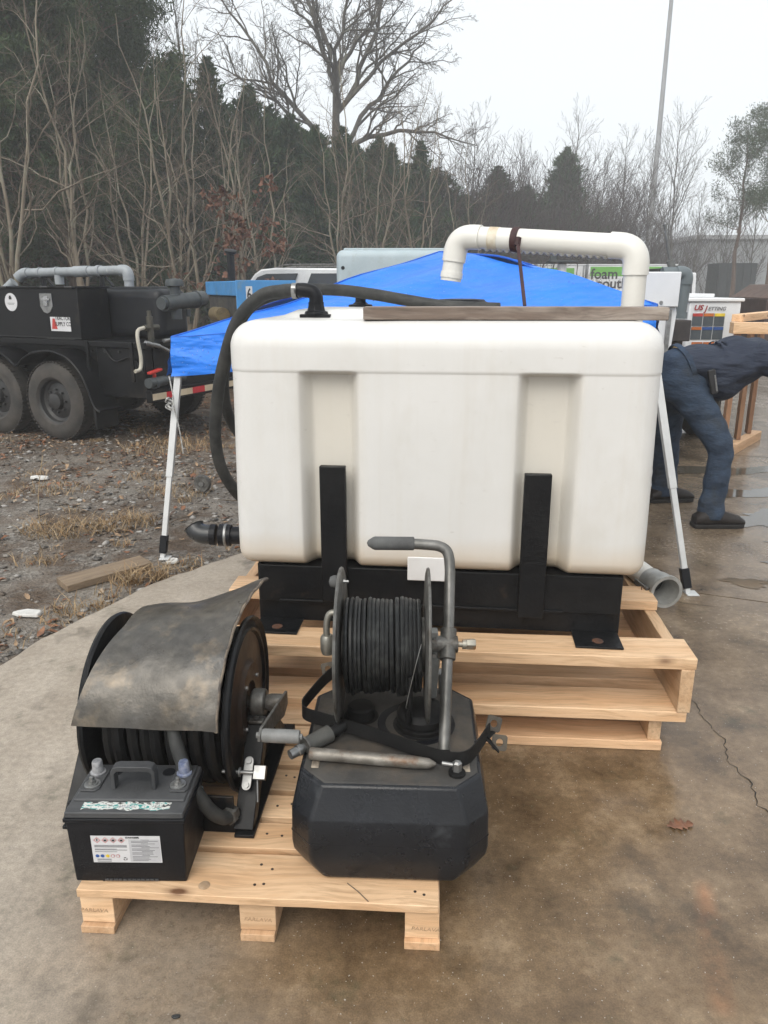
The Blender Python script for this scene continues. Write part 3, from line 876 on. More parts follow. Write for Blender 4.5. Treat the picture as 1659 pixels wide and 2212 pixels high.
for i, (x, y, sc) in enumerate([(-12.21, 21, .95), (-11.34, 22, .9), (-9.59, 21, .75), (-8.87, 22, .85), (-5.82, 24, .72), (-4.22, 23, .62), (-2.06, 25, .72), (-2.99, 23, .5), (-0.76, 26, .62), (-0.17, 30, .9), (1.38, 31, .8), (2.54, 33, .66), (3.73, 35, .6), (5.39, 38, .62), (7.08, 40, .66), (8.55, 42, .7), (0.81, 27, .5), (1.89, 29, .45), (11.91, 47, .62), (-6.23, 21, .5), (-14.08, 22, 1.1), (4.2, 33, .4), (5.96, 36, .4), (-10.8, 25, 1.15), (-9.61, 26, 1.1), (-8.46, 27, 1.0), (-6.95, 28, 1.05), (-5.12, 28, 1.0), (-3.93, 29, .95), (-2.47, 30, .95), (-11.65, 24, 1.1), (-1.09, 31, .95)]):
    plant("evergreen", con[i % 4], (x, y, -.1), (sc * 1.15, sc * 1.15, sc), i * 1.9, "dark evergreen in the dense row, " + EVL[i], "evergreens merging in the wood")

for i, (x, y, sc) in enumerate([(1.01, 34, .86), (2.41, 37, .84), (4.02, 40, .84), (5.83, 42, .88), (7.66, 44, .9), (9.63, 46, .88), (11.98, 49, .72), (14.39, 52, .66)]):
    plant("evergreen", con[(i * 3 + 1) % 4], (x, y, -.1), (sc * 2.0, sc * 2.0, sc), i * 2.3, "broad dark rounded evergreen mass, " + ("above the canopy's left slope", "right of the oak's low limb", "above the canopy's peak", "behind the white pipe's left elbow", "behind the pipe's strap", "left of the lone rounded evergreen", "right of the lone rounded evergreen", "left of the light pole")[i], "broad evergreens merging in the mist")
pin = [pine(21, 13.0, .1, 3.4, 100, 300), pine(22, 9.5, .42, 2.6, 36, 75), pine(23, 9.0, .45, 2.4, 30, 75)]
plant("pine_tree", pin[0], (-8.28, 21, -.1), 1.05, .4, "tall dense pine filling the photo's top left corner")
plant("pine_tree", pin[0], (-9.62, 20, -.1), 1.0, 2.4, "tall pine at the far left edge of the photo")
plant("pine_tree", pin[0], (-10.16, 23.5, -.1), 1.15, 5.3, "tall dense pine second from the left edge, behind the bare saplings")
plant("pine_tree", pin[0], (-8.8, 25, -.1), 1.0, 3.1, "tall pine with its right side against the pale sky")
plant("pine_tree", pin[0], (-11.56, 20.5, -.1), 1.0, 4.1, "tall pine reaching in beyond the left edge")
plant("pine_tree", pin[1], (18.27, 42, -.1), .98, 1.0, "clump-topped pine on the right in front of the grey warehouse")
plant("pine_tree", pin[2], (18.38, 38, -.1), .92, 2.0, "pine cut off by the photo's right edge")
plant("oak_tree", oak(31), (-2.09, 33, -.1), 1.0, .1, "big bare oak spreading its limbs high over the evergreens")

br = [bare(41, 10, .12, .28), bare(42, 9, .1, .34), bare(43, 11, .13, .24), bare(44, 8, .09, .4)]
for i, (x, y, zt, k, lab) in enumerate([
        (4.25, 40, 8.87, 1, "bare round-headed tree left of the lone evergreen, behind the pipe"),
        (12.01, 52, 11.48, 0, "bare upright tree poking above the lone dark evergreen"),
        (15.9, 54, 10.92, 2, "slender bare tree between the lone evergreen and the light pole"),
        (17.97, 55, 9.98, 1, "bare tree just left of the tall light pole"),
        (17.96, 50, 10.6, 3, "bare tree with a rounded head just right of the tall light pole"),
        (13.55, 50, 8.69, 3, "lower bushy bare tree right of the lone evergreen"),
        (19.43, 50, 6.88, 1, "low bare tree between the light pole and the right-hand pine"),
        (19.38, 46, 5.96, 3, "low bare tree left of the clump-topped pine's trunk"),
        (22.05, 48, 7.16, 0, "bare tree between the two right-hand pines"),
        (1.54, 37, 8.68, 2, "bare tree right of the big oak, behind the evergreens"),
        (7.6, 46, 8.59, 0, "thin bare tree above the white pipe's strap"),
        (-8.22, 29, 11.12, 2, "thin tall bare tree rising between the dense pine and the spire"),
        (-7.08, 30, 11.32, 0, "tall thin bare tree right behind the sharp-tipped evergreens"),
        (-9.7, 31, 10.93, 1, "pale bare tree behind the pine's right side"),
        (-4.34, 32, 10.64, 2, "bare tree rising left of the big oak's trunk")]):
    hh = (10, 9, 11, 8)[k]
    plant("bare_tree", br[k], (x, y, -.1), (zt / hh, zt / hh, zt / hh * 1.03), i * 1.3, lab, "leafless trees of the wood")

# undergrowth that reads as one mass: brown brush in front of and between the trees, and the far wood
def brush(name, line, n, hgt, seed, mat, label, rad=.006, depth=4.0):
    r = np.random.default_rng(seed)
    L = np.array(line, float)
    t = r.random(n) * (len(L) - 1); i = t.astype(int); f = (t - i)[:, None]
    p = L[i] * (1 - f) + L[i + 1] * f
    b = np.stack([p[:, 0] + r.normal(0, 1.2, n), p[:, 1] + r.uniform(0, depth, n), np.full(n, -.1)], 1)
    hh = p[:, 2] * r.uniform(.45, 1.1, n) * hgt
    tp = b + np.stack([r.normal(0, .28, n) * hh, r.normal(0, .25, n) * hh, hh], 1)
    s = np.linspace(0, 1, 6)
    P = b[:, None] * (1 - s)[None, :, None] + tp[:, None] * s[None, :, None]
    w = np.cumsum(r.normal(0, 1, (n, 6, 3)), 1) * .035 * hh[:, None, None]; w[:, 0] = 0
    P += w
    Rr = (rad * 2.2) * (1 - .75 * s)[None] * np.ones((n, 1))
    P1, R1 = sprout(r, P, Rr, 7, .15, .98, .36, .6, .15, .6, 5, .06, rad * .8)
    P2, R2 = sprout(r, P1, R1, 4, .15, .98, .5, .6, .1, .7, 4, .07, rad * .7)
    V, F = catm([tubes(P, Rr, 3), tubes(P1, R1, 3), tubes(P2, R2, 3)])
    return tag(link(name, npmesh(name, V, F, mat), None, False), label, "brush", kind='stuff')
BR_M = M("brush brown", (.1, .075, .055), (.06, .045, .035), sc=1.2, rough=.9)
BR_F = M("brush far", (.06, .045, .04), (.04, .03, .027), sc=.6, rough=.9)
brush("undergrowth", [(-9.5, 16, 3.2), (-3, 17.5, 2.8), (1.5, 21, 2.8), (6, 27, 3.2), (10, 33, 3.6)], 130, .55, 51, BR_M, "tangled brown undergrowth along the foot of the wood")
brush("far_wood", [(7, 42, 8.0), (11, 46, 8.0), (16, 52, 7.6), (21, 57, 6.6), (27, 60, 5.2)], 620, 1.0, 52, BR_F, "hazy leafless wood in the distance behind the light pole", .014, 8.0)
brush("mid_wood", [(2.0, 29, 5.6), (6, 35, 6.2), (9.5, 40, 6.4), (14, 46, 6.4)], 620, 1.05, 53, BR_F, "grey-brown leafless thicket between the evergreens, above the blue canopy", .012, 7.0)
# ---------------------------------------------------------------- materials of the foreground
PINE = wood("new pine lumber", (.8, .56, .35), (.64, .39, .21), grain=1.25)
PINE_W = wood("new pine lumber warm", (.76, .5, .3), (.58, .34, .18), dirt=(.26, .16, .09), dlo=.62)
PINE_E = M("pine end grain", (.62, .45, .27), (.5, .34, .19), sc=30, rough=.75, stretch=(1, 1, 4))
OLD_W = wood("weathered timber", (.38, .33, .285), (.16, .12, .095), knot=(.06, .045, .035), rough=.8, grain=1.8)
OLD_P = wood("old plank", (.3, .225, .15), (.2, .14, .09), knot=(.08, .05, .03), rough=.7, dirt=(.06, .045, .03), dlo=.52)
BLK_PL = M("black plastic", (.005, .0055, .007), (.009, .0095, .012), sc=5, rough=.36, rough2=.55, bmp=.12, bsc=220, spec=.22)
BLK_PL2 = M("dusty black plastic", (.03, .031, .034), (.065, .066, .068), sc=5, rough=.5, rough2=.75, bmp=.12, bsc=200)
BLK_MET = M("black painted steel", (.0045, .005, .006), (.009, .009, .0095), sc=6, spec=.22, rough=.3, rough2=.55, bmp=.15, bsc=90, dirt=(.07, .05, .035), dsc=4, dlo=.62, dhi=.8)
RUST_D = M("rusty dish steel", (.06, .032, .018), (.02, .014, .011), sc=5, rough=.35, rough2=.6, bmp=.15, bsc=60, dirt=(.015, .013, .012), dsc=3, dlo=.45, dhi=.6)
STEEL = M("galvanised steel", (.34, .34, .335), (.22, .22, .215), sc=18, rough=.32, rough2=.5, metal=.85, bmp=.1, dirt=(.12, .09, .065), dsc=9, dlo=.6, dhi=.75)
GREY_M = M("worn grey steel", (.19, .185, .172), (.1, .097, .09), sc=24, rough=.4, rough2=.6, metal=.55, bmp=.15, bsc=120, dirt=(.06, .05, .04), dsc=14, dlo=.5, dhi=.7)
GRIP = M("grey foam grip", (.1, .102, .1), (.07, .07, .07), sc=18, rough=.75, bmp=.2, bsc=150)
RUB = M("black rubber", (.006, .006, .0065), (.012, .0115, .011), spec=.25, sc=9, rough=.5, rough2=.7, bmp=.15, bsc=120)
HOSE = M("dusty rubber hose", (.024, .025, .025), (.05, .05, .047), spec=.3, sc=16, rough=.5, rough2=.72, bmp=.1, bsc=150)
PVC = M("white pvc pipe", (.69, .675, .63), (.64, .62, .57), sc=3, rough=.3, rough2=.42, dirt=(.42, .35, .25), dsc=5, dlo=.66, dhi=.8)
WHITE_P = M("white powder coat", (.74, .75, .75), (.66, .67, .67), sc=4, rough=.35)
PAPER = M("white sticker", (.62, .62, .63), (.55, .55, .56), sc=12, rough=.4)
INK = M("black print", (.02, .02, .02), rough=.6)
INK_G = M("grey print", (.16, .16, .165), rough=.6)
RED_I = M("red print", (.5, .05, .04), rough=.5)
BLU_I = M("blue print", (.03, .09, .3), rough=.5)
YEL_I = M("yellow print", (.75, .55, .05), rough=.5)
BRASS = M("tarnished brass", (.3, .23, .12), (.2, .15, .08), sc=20, rough=.4, metal=.7)
CHAIN = M("rusty chain", (.12, .07, .045), (.07, .045, .03), sc=30, rough=.7)

def shared_box(name, sx, sy, sz, mat):
    """box mesh centred in x and y, z from 0"""
    mb = MB(); mb.box(-sx / 2, sx / 2, -sy / 2, sy / 2, 0, sz)
    me = bpy.data.meshes.new(name)
    me.from_pydata(mb.v, [], mb.f); me.materials.append(mat); me.update()
    return me

def lumber(name, parent, cx, cy, z, lx, ly, lz, mat, rz=0.0, bev=.0025, warp=0.0, seed=0):
    """a board lying with its length along its own x; ends and edges slightly uneven"""
    rr = random.Random(seed * 17 + int(cx * 1000) + int(cy * 777) + int(z * 333))
    mb = MB(); k = 14
    vs, fs = [], []
    for i in range(k + 1):
        t = i / k; x = -lx / 2 + lx * t
        e = [rr.uniform(-1, 1) * .0011 for _ in range(4)]
        wz = warp * math.sin(math.pi * t)
        vs += [(x, -ly / 2 + e[0], e[1] * .4 + wz), (x, ly / 2 + e[2], e[1] * .4 + wz), (x, ly / 2 + e[2], lz + e[3] * .5 + wz), (x, -ly / 2 + e[0], lz + e[3] * .5 + wz)]
        if i:
            o = 4 * i
            for a, b in ((0, 1), (1, 2), (2, 3), (3, 0)): fs.append((o - 4 + a, o - 4 + b, o + b, o + a))
    fs += [(0, 3, 2, 1), (4 * k, 4 * k + 1, 4 * k + 2, 4 * k + 3)]
    fs = [f[::-1] for f in fs]
    mb.add(vs, fs)
    o = mb.build(name, mat, parent, True, bev, ang=25)
    o.location = (cx, cy, z); o.rotation_euler = (0, 0, rz)
    return o

# ---------------------------------------------------------------- small shipping pallet
pal = thing("shipping_pallet", "small new pine pallet in the foreground carrying the battery and reels", "pallet", (-.291, 1.409, 0), R(-3.5))
Wd = .835
for i, (y0, w) in enumerate([(.0, .138), (.158, .092), (.272, .09), (.385, .092), (.50, .09), (.612, .09), (.715, .1)]):
    lumber("deck_board", pal, 0, y0 + w / 2 - .012, .1055, Wd + (.004 if i % 2 else -.006), w, .021, PINE, seed=i, bev=.0015)
for j, yy in enumerate((.075, .39, .70)):
    for i, xx in enumerate((-.378, .0, .378)):
        bl = shared_box("block", .078 if i != 1 else .084, .145, .0835, PINE)
        o = link("block", bl, pal, True, .0015); o.location = (xx, yy, .0215)
        if j == 0:
            t = text_mesh("lettering", "PARLAVA", .0135, M("scorched print", (.3, .2, .12), (.45, .3, .18), sc=200, lo=.3, hi=.5, rough=.9), o, frame((.008 * (i - 1), -.0731, .034 - .004 * i), (1, 0, -.02 * i), (0, 0, 1)), shear=.15, sx=1.15)
for i, xx in enumerate((-.378, 0, .378)):
    o = lumber("runner_board", pal, xx, .385, 0, .79, .08, .0205, PINE_W, rz=math.pi / 2, seed=20 + i, bev=.0015)
nail = MB(); nail.lathe([(.0, 0), (.0035, .0), (.0035, .0012), (0, .0014)], (0, 0, 0), (0, 0, 1), 10)
nme = bpy.data.meshes.new("nail_head"); nme.from_pydata(nail.v, [], nail.f); nme.materials.append(M("nail head", (.08, .06, .05), rough=.5, metal=.6)); nme.update()
for yy in (.03, .08, .195, .31, .43, .545):
    for xx in (-.385, -.365, -.01, .02, .37, .39):
        o = bpy.data.objects.new("nail_head", nme); C.objects.link(o); o.parent = pal; o.location = (xx + rnd.uniform(-.01, .01), yy + rnd.uniform(-.012, .012), .1262)
knot = MB(); knot.lathe([(0, .0), (.011, 0), (.0135, .0006), (.012, .0015), (0, .0018)], (0, 0, 0), (0, 0, 1), 18)
ko = knot.build("knot", M("pale knot", (.42, .3, .19), (.3, .2, .12), sc=60, rough=.7), pal); ko.location = (-.125, .018, .1262)

# ---------------------------------------------------------------- battery
bat = thing("battery", "black marine battery with carrying handle and white warning label on the pallet's left corner", "battery", (-.585, 1.53, .127), R(-.6))
def tap(x0, x1, y0, y1, z0, x2, x3, y2, y3, z1):
    return [(x0, y0, z0), (x1, y0, z0), (x1, y1, z0), (x0, y1, z0), (x2, y2, z1), (x3, y2, z1), (x3, y3, z1), (x2, y3, z1)], [(0, 3, 2, 1), (4, 5, 6, 7), (0, 1, 5, 4), (1, 2, 6, 5), (2, 3, 7, 6), (3, 0, 4, 7)]
b = MB(); b.add(*tap(-.129, .129, -.084, .084, 0, -.134, .134, -.088, .088, .166)); b.build("case", BLK_PL, bat, True, .004)
b = MB(); b.add(*tap(-.138, .138, -.092, .092, .166, -.138, .138, -.092, .092, .176)); b.build("rim", BLK_PL, bat, True, .002)
lid = MB(); lid.add(*tap(-.135, .135, -.089, .089, .176, -.134, .134, -.088, .088, .191)); lid.add(*tap(-.128, .128, -.05, .087, .191, -.126, .126, -.047, .085, .196))
lid_o = lid.build("lid", BLK_PL2, bat, True, .003)
lid.v, lid.f, lid.m = [], [], []
for sx in (-1, 1):
    pd = MB(); pd.prism([(sx * .08, -.012), (sx * .088, -.022), (sx * .122, -.022), (sx * .127, -.012), (sx * .127, .06), (sx * .122, .068), (sx * .09, .068), (sx * .08, .058)][::sx], lambda u, v, w: (u, v, w), .196, .2005)
    pd.build("terminal_pad", BLK_PL2, lid_o, True, .0015)
    t = MB(); cx = sx * .104
    t.lathe([(0, 0), (.018, 0), (.018, .004), (.0135, .005), (.0122, .03), (.0105, .034), (.0, .034)], (cx, .045, .2005), (0, 0, 1), 24)
    t.build("terminal_post", M("lead post" if sx < 0 else "blue-stained lead post", (.42, .42, .43) if sx < 0 else (.34, .36, .43), (.2, .2, .21) if sx < 0 else (.12, .15, .26), sc=60, rough=.45, metal=.4), bat)
    t = MB()
    t.lathe([(0, 0), (.0185, 0), (.0185, .003), (.014, .0035), (.0135, .006), (.0, .006)], (cx - sx * .003, .0, .2005), (0, 0, 1), 24)
    t.lathe([(0, .006), (.0085, .006), (.0085, .013), (0, .013)], (cx - sx * .003, .0, .2005), (0, 0, 1), 6)
    t.lathe([(0, .013), (.0055, .013), (.005, .021), (0, .022)], (cx - sx * .003, .0, .2005), (0, 0, 1), 12)
    t.build("terminal_stud", STEEL, bat)
h = MB(); hp = [(-.052, .0), (-.052, .046), (-.046, .056), (-.034, .06), (.034, .06), (.046, .056), (.052, .046), (.052, .0), (.043, 0), (.043, .040), (.037, .047), (-.037, .047), (-.043, .040), (-.043, 0)]
h.add([(u, -.012, .196 + v) for u, v in hp] + [(u, .014, .196 + v) for u, v in hp], [(i, (i + 1) % 14, 14 + (i + 1) % 14, 14 + i) for i in range(14)] + [(0, 13, 12, 1)[::1], (1, 12, 11, 2), (2, 11, 3), (3, 11, 4), (4, 11, 10), (4, 10, 5), (5, 10, 6), (6, 10, 9), (6, 9, 8, 7)] + [tuple(14 + i for i in f)[::-1] for f in [(0, 13, 12, 1), (1, 12, 11, 2), (2, 11, 3), (3, 11, 4), (4, 11, 10), (4, 10, 5), (5, 10, 6), (6, 10, 9), (6, 9, 8, 7)]])
h.build("handle", BLK_PL2, bat, True, .0015)
for sx in (-1, 1):
    v_ = MB(); v_.lathe([(0, 0), (.016, 0), (.015, .001), (0, .001)], (sx * .064, .055, .1965), (0, 0, 1), 20); v_.build("vent_cap", BLK_PL, lid_o)
foot = MB()
for i in range(12): foot.box(-.06 + i * .0105, -.052 + i * .0105, -.0865, -.083, .004, .008)
foot.build("moulded_mark", BLK_PL2, bat, False)
# torn strip on the lid
st = MB(); rr = random.Random(4)
top = [(-.1 + .2 * i / 30, -.052 + .0025 * rr.uniform(-1, 1)) for i in range(31)]; bot = [(-.1 + .2 * i / 30, -.077 + .003 * math.sin(i * .7) + .002 * rr.uniform(-1, 1)) for i in range(31)]
st.add([(x, y, .1916) for x, y in bot] + [(x, y, .1916 + .0008) for x, y in top], [(i, i + 1, 32 + i, 31 + i) for i in range(30)])
def m_torn():
    m, n, l, b = nodes("torn printed strip")
    co = ocoord(n, l, False)
    f = noise(n, l, co, 55, 5, .7, (1, 2.2, 1))
    col = ramp(n, l, f, [(.3, (.02, .022, .022)), (.43, (.03, .032, .032)), (.45, (.55, .55, .52)), (.54, (.6, .6, .57)), (.57, (.01, .2, .19)), (.66, (.015, .26, .24)), (.7, (.5, .5, .47))])
    l.new(col, b.inputs['Base Color']); b.inputs['Roughness'].default_value = .5
    return m
so = st.build("torn_label", m_torn(), bat, False)
text_mesh("lettering", "MARINE", .0095, PAPER, so, frame((0, -.0685, .1929), (1, .0, 0), (0, 1, 0)), shear=.25, bold=.0002)
# warning label on the front, leaning with the tapered case
lean = math.atan2(.004, .166)
stk = MB(); Tl = Matrix.Translation((-.001, -.0875, .093)) @ Matrix.Rotation(lean, 4, 'X')
def lab(mb, x0, x1, z0, z1, d): mb.box(x0, x1, -.0004 - d, -.0004 - d + .0004, z0, z1, Tl)
lab(stk, -.0795, .0785, -.037, .037, 0); sk = stk.build("warning_label", PAPER, bat, False)
pr = MB(); rr = random.Random(8)
for i in range(17):
    z = .026 - i * .0036; lab(pr, .012 + (.022 if i % 3 == 0 else 0) * (i < 14), .012 + rr.uniform(.035, .062), z, z + .0011, .0005)
for i, z in enumerate((.0105, .0080, .0056, .0, -.0025, -.0075)): lab(pr, -.073, -.073 + (.074 if i not in (3, 5) else .05), z, z + .0012, .0005)
for z in (-.028, -.0305, -.0345): lab(pr, -.07, -.07 + .032, z, z + .0011, .0005)
pr.build("small_print", INK_G, sk, False)
gp = MB(); lab(gp, .006, .0765, -.0345, .0275, .0002); gp.build("printed_panel", M("grey label panel", (.47, .475, .49), (.43, .43, .45), sc=30, rough=.45), sk, False)
for i in range(4):
    cx, cz = -.0655 + i * .0185, .0255
    d = MB()
    for a in range(4):
        p = [(cx + .0078 * math.cos(a * math.pi / 2), cz + .0078 * math.sin(a * math.pi / 2)), (cx + .0078 * math.cos((a + 1) * math.pi / 2), cz + .0078 * math.sin((a + 1) * math.pi / 2))]
        q = [(cx + .0062 * math.cos((a + 1) * math.pi / 2), cz + .0062 * math.sin((a + 1) * math.pi / 2)), (cx + .0062 * math.cos(a * math.pi / 2), cz + .0062 * math.sin(a * math.pi / 2))]
        d.add([Tl @ Vector((u, -.0011, v)) for u, v in p + q], [(0, 1, 2, 3)])
    d.build("hazard_diamond", RED_I, sk, False)
    e = MB(); k = .0011 if i == 0 else .0028
    lab(e, cx - k, cx + k, cz - .0028, cz + (.0035 if i == 0 else .0018), .0009); e.build("hazard_mark", INK, sk, False)
for i, mt in enumerate((BLU_I, BLU_I, YEL_I, RED_I, RED_I)):
    d = MB(); cx, cz = -.069 + i * .0118, -.0185
    d.add([Tl @ Vector((cx + .0045 * math.cos(a * .524), -.0011, cz + .0045 * math.sin(a * .524))) for a in range(12)], [tuple(range(12))]); d.build("symbol", mt, sk, False)
    if i > 2:
        d = MB(); d.add([Tl @ Vector((cx + .0034 * math.cos(a * .524), -.0014, cz + .0034 * math.sin(a * .524))) for a in range(12)], [tuple(range(12))]); d.build("symbol", PAPER, sk, False)
rc = MB()
for a in range(3):
    t0 = a * 2.094 + 1.57 - .5; t1 = t0 + 1.45
    rc.add([Tl @ Vector((-.0055 + q * math.cos(t), -.0011, -.0265 + q * math.sin(t))) for t in (t0, (t0 + t1) / 2, t1) for q in (.0028, .0048)], [(0, 1, 3, 2), (2, 3, 5, 4)])
rc.build("recycling_mark", INK, sk, False)
text_mesh("lettering", "DANGER", .0052, INK, sk, Tl @ frame((.0155, -.0009, .0325), (1, 0, 0), (0, 0, 1)), bold=.00012, sx=1.5)

# ---------------------------------------------------------------- large hose reel with hood
reel = thing("hose_reel", "large black hose reel under a bent rusty sheet hood behind the battery", "hose reel", (-.56, 1.845, .127), R(-4))
cz, RR = .243, .23
def smoothpts(ps, k=6):
    ps = [Vector(p) for p in ps]; ps = [ps[0] * 2 - ps[1]] + ps + [ps[-1] * 2 - ps[-2]]; out = []
    for i in range(1, len(ps) - 2):
        for j in range(k):
            t = j / k; a, b_, c_, d_ = ps[i - 1:i + 3]
            out.append(.5 * ((2 * b_) + (-a + c_) * t + (2 * a - 5 * b_ + 4 * c_ - d_) * t * t + (-a + 3 * b_ - 3 * c_ + d_) * t ** 3))
    out.append(ps[-2]); return out
for lx, out in ((-.163, -1), (.183, 1)):
    d = MB()
    pr = [(.03, .0), (.05, .003), (.058, .016), (.105, .018), (.112, .010), (.12, .005), (.188, .004), (.193, .012), (.2, .013), (.207, .006), (.22, .004), (.226, .013), (RR, .015), (RR + .003, .008), (RR, .0), (.22, -.004), (.03, -.006)]
    d.lathe([(r_, out * h_) for r_, h_ in pr], (lx, 0, cz), (1, 0, 0), 64)
    d.m = sum([[1 if k_ in (0, 1, 2, 3, 4, 5) else 0] * 64 for k_ in range(16)], [])
    fo = d.build("flange", [BLK_MET, RUST_D], reel)
    for a in range(4):
        hb = MB(); t = a * 1.571 + .6; hb.lathe([(0, 0), (.006, 0), (.006, .006), (0, .006)], (lx + out * .017, .08 * math.cos(t), cz + .08 * math.sin(t)), (out, 0, 0), 6); hb.build("bolt", STEEL, fo)
dr = MB(); dr.cyl((-.152, 0, cz), (.18, 0, cz), .09, n=32); dr.build("drum", BLK_MET, reel)
for lay, (r0, turns) in enumerate(((.165, 10), (.194, 9.3))):
    hl = MB(); N = int(turns * 26); pts = []
    for i in range(N + 1):
        t = i / N; a = t * turns * 2 * math.pi
        x = -.134 + .296 * t + .005 * math.sin(a * .37 + lay); r_ = r0 + .003 * math.sin(a * .21) - .006 * math.sin(a)
        pts.append((x, r_ * math.cos(a), cz + r_ * math.sin(a)))
    hl.tube(pts, .0165, 8); hl.build("wound_hose", RUB, reel)
tl = MB(); tl.tube(smoothpts([(.035, -.15, .335), (.055, -.2, .305), (.075, -.235, .25), (.11, -.26, .175), (.15, -.262, .10), (.178, -.24, .058), (.192, -.212, .05)]), .0172, 12); tl.build("hose_tail", HOSE, reel)
fi = MB(); fi.lathe([(0, 0), (.024, 0), (.024, .012), (.02, .014), (.02, .026), (0, .026)], (.186, -.228, .052), (.3, .9, -.05), 6); fi.build("hose_fitting", GREY_M, reel)
for sx in (1, -1):
    x = sx * .222
    q = MB(); q.bar((x, -.212, 0.0), (x, -.012, .205), .04, .05, (1, 0, 0)); q.build("front_leg", BLK_MET, reel, True, .002)
    q = MB(); q.bar((x, .215, 0.0), (x, .012, .205), .04, .05, (1, 0, 0)); q.build("rear_leg", BLK_MET, reel, True, .002)
    q = MB(); q.box(x - .02, x + .03, -.24, .24, .0, .009); q.box(x - .02, x - .012, -.2, .2, .009, .05); q.build("side_rail", BLK_MET, reel, True, .0015)
    q = MB(); q.box(x - .022, x + .022, -.045, .045, .192, .205); q.build("bearing_seat", BLK_MET, reel, True, .001)
    pb = MB(); pb.lathe([(.016, -.019), (.03, -.02), (.036, -.016), (.038, 0), (.036, .016), (.03, .02), (.016, .019)], (x, 0, cz), (1, 0, 0), 28); pb.box(x - .016, x + .016, -.028, .028, .2135, cz - .015); pb.box(x - .019, x + .019, -.05, .05, .2055, .2135)
    po = pb.build("bearing_block", GREY_M, reel, True, .002)
    bb = MB(); bb.lathe([(0, 0), (.0085, 0), (.0085, .007), (0, .007)], (x, -.041, .2135), (0, 0, 1), 6); bb.build("bolt", STEEL, po)
cp = MB(); cp.box(-.2, .2, -.222, -.214, .0, .105); cp.build("front_plate", BLK_MET, reel, True, .0015)
cp = MB(); cp.box(-.24, .27, .2, .235, .0095, .03); cp.build("rear_bar", BLK_MET, reel, True, .0015)
sh = MB(); sh.cyl((-.27, 0, cz), (.27, 0, cz), .0145, n=18); sh.build("shaft", M("greasy shaft", (.12, .09, .06), (.05, .04, .03), sc=12, rough=.4, metal=.6), reel)
cr = MB(); cr.lathe([(.0145, -.015), (.02, -.015), (.024, 0), (.024, .032), (.0, .032)], (.255, 0, cz), (1, 0, 0), 22); cr.build("crank_hub", GREY_M, reel)
ca = MB(); ca.prism([(.03, -.02), (.03, .02), (-.01, .03), (-.262, .077 + .012), (-.285, .082), (-.288, .068), (-.27, .06), (-.02, -.028)], lambda u, v, w: (w, u, cz + v), .287, .294); ca.build("crank_arm", GREY_M, reel, True, .001)
cg = MB(); cg.lathe([(0, -.014), (.007, -.014), (.007, 0), (.0145, .0), (.016, .004), (.0165, .045), (.016, .084), (.0145, .088), (.007, .088), (.007, .094), (0, .094)], (.295, -.27, cz + .074), (1, 0, 0), 20); cg.build("crank_handle", M("grey handle sleeve", (.2, .2, .195), (.14, .14, .135), sc=20, rough=.45), reel)
LT = Matrix.Translation((.222, -.13, .105)) @ Matrix.Rotation(R(-44), 4, 'X')
lt = MB(); lt.prism([(.012 * math.cos(a), .03 + .012 * math.sin(a)) for a in np.linspace(0, math.pi, 9)] + [(.012 * math.cos(a), -.03 + .012 * math.sin(a)) for a in np.linspace(math.pi, 2 * math.pi, 9)], lambda u, v, w: LT @ Vector((u, w, v)), -.0345, -.0305)
lto = lt.build("latch_plate", STEEL, reel, True, .0008)
for dz in (.03, -.03):
    q = MB(); q.lathe([(0, 0), (.008, 0), (.008, .006), (0, .006)], LT @ Vector((0, -.0345, dz)), LT.to_3x3() @ Vector((0, -1, 0)), 6); q.build("bolt", STEEL, lto)
q = MB(); q.cyl(LT @ Vector((-.065, -.046, 0)), LT @ Vector((.018, -.046, 0)), .0048, n=12); q.lathe([(.012, 0), (.012, .004), (0, .004)], LT @ Vector((-.02, -.046, 0)), (1, 0, 0), 16); q.build("lock_pin", STEEL, lto)
q = MB(); q.box(.019, .05, -.056, -.038, -.017, .017, LT); q.build("lock_tab", STEEL, lto, True, .001)
q = MB(); q.tube([LT @ Vector((.03, -.046, -.017)), LT @ Vector((.034, -.046, -.045)), LT @ Vector((.037, -.044, -.07))], .0022, 8); q.build("pin_tail", STEEL, lto)
# hood
rr = random.Random(5); ph = [rr.uniform(0, 6.28) for _ in range(8)]
def hood(u, v):
    a = R(166 - 118 * u)
    r_ = RR + .017 + .03 * u ** 4
    xl = -.18 + .07 * min(1, u / .55); x = xl + (.173 + .035 * u ** 2 - xl) * v
    y, z = r_ * math.cos(a), r_ * math.sin(a)
    z += .075 * u ** 3 * v ** 2.2 - .025 * u ** 2 * (1 - v)
    y += .03 * u ** 3 * v
    dn = .0035 * math.sin(7 * u + 3 * v + ph[0]) * math.sin(5 * v + ph[1]) + .002 * math.sin(17 * u + ph[2]) * math.sin(13 * v + ph[3])
    edge = max(0, (v - .9) / .1); dn -= .004 * edge * math.sin(22 * u + ph[4]) ** 2
    return (x, y + dn * math.cos(a), cz + z + dn)
HOODM = M("weathered sheet steel", (.042, .044, .047), (.105, .092, .074), sc=2.6, rough=.22, rough2=.44, bmp=.22, bsc=80, lo=.35, hi=.7, dirt=(.19, .15, .105), dsc=7, dlo=.55, dhi=.75, metal=.3, fine=.25)
ho = MB(); ho.sheet(lambda u, v: hood(u, v), 36, 22, .004); ho_o = ho.build("hood", HOODM, reel, True)
lp = MB(); lp.tube([Vector(hood(i / 40, 1.0)) + Vector((.001, 0, -.002)) for i in range(41)], .0045, 7); lp.build("hood_rim", M("scraped steel edge", (.24, .19, .14), (.06, .05, .045), sc=25, rough=.55, bmp=.3), ho_o)
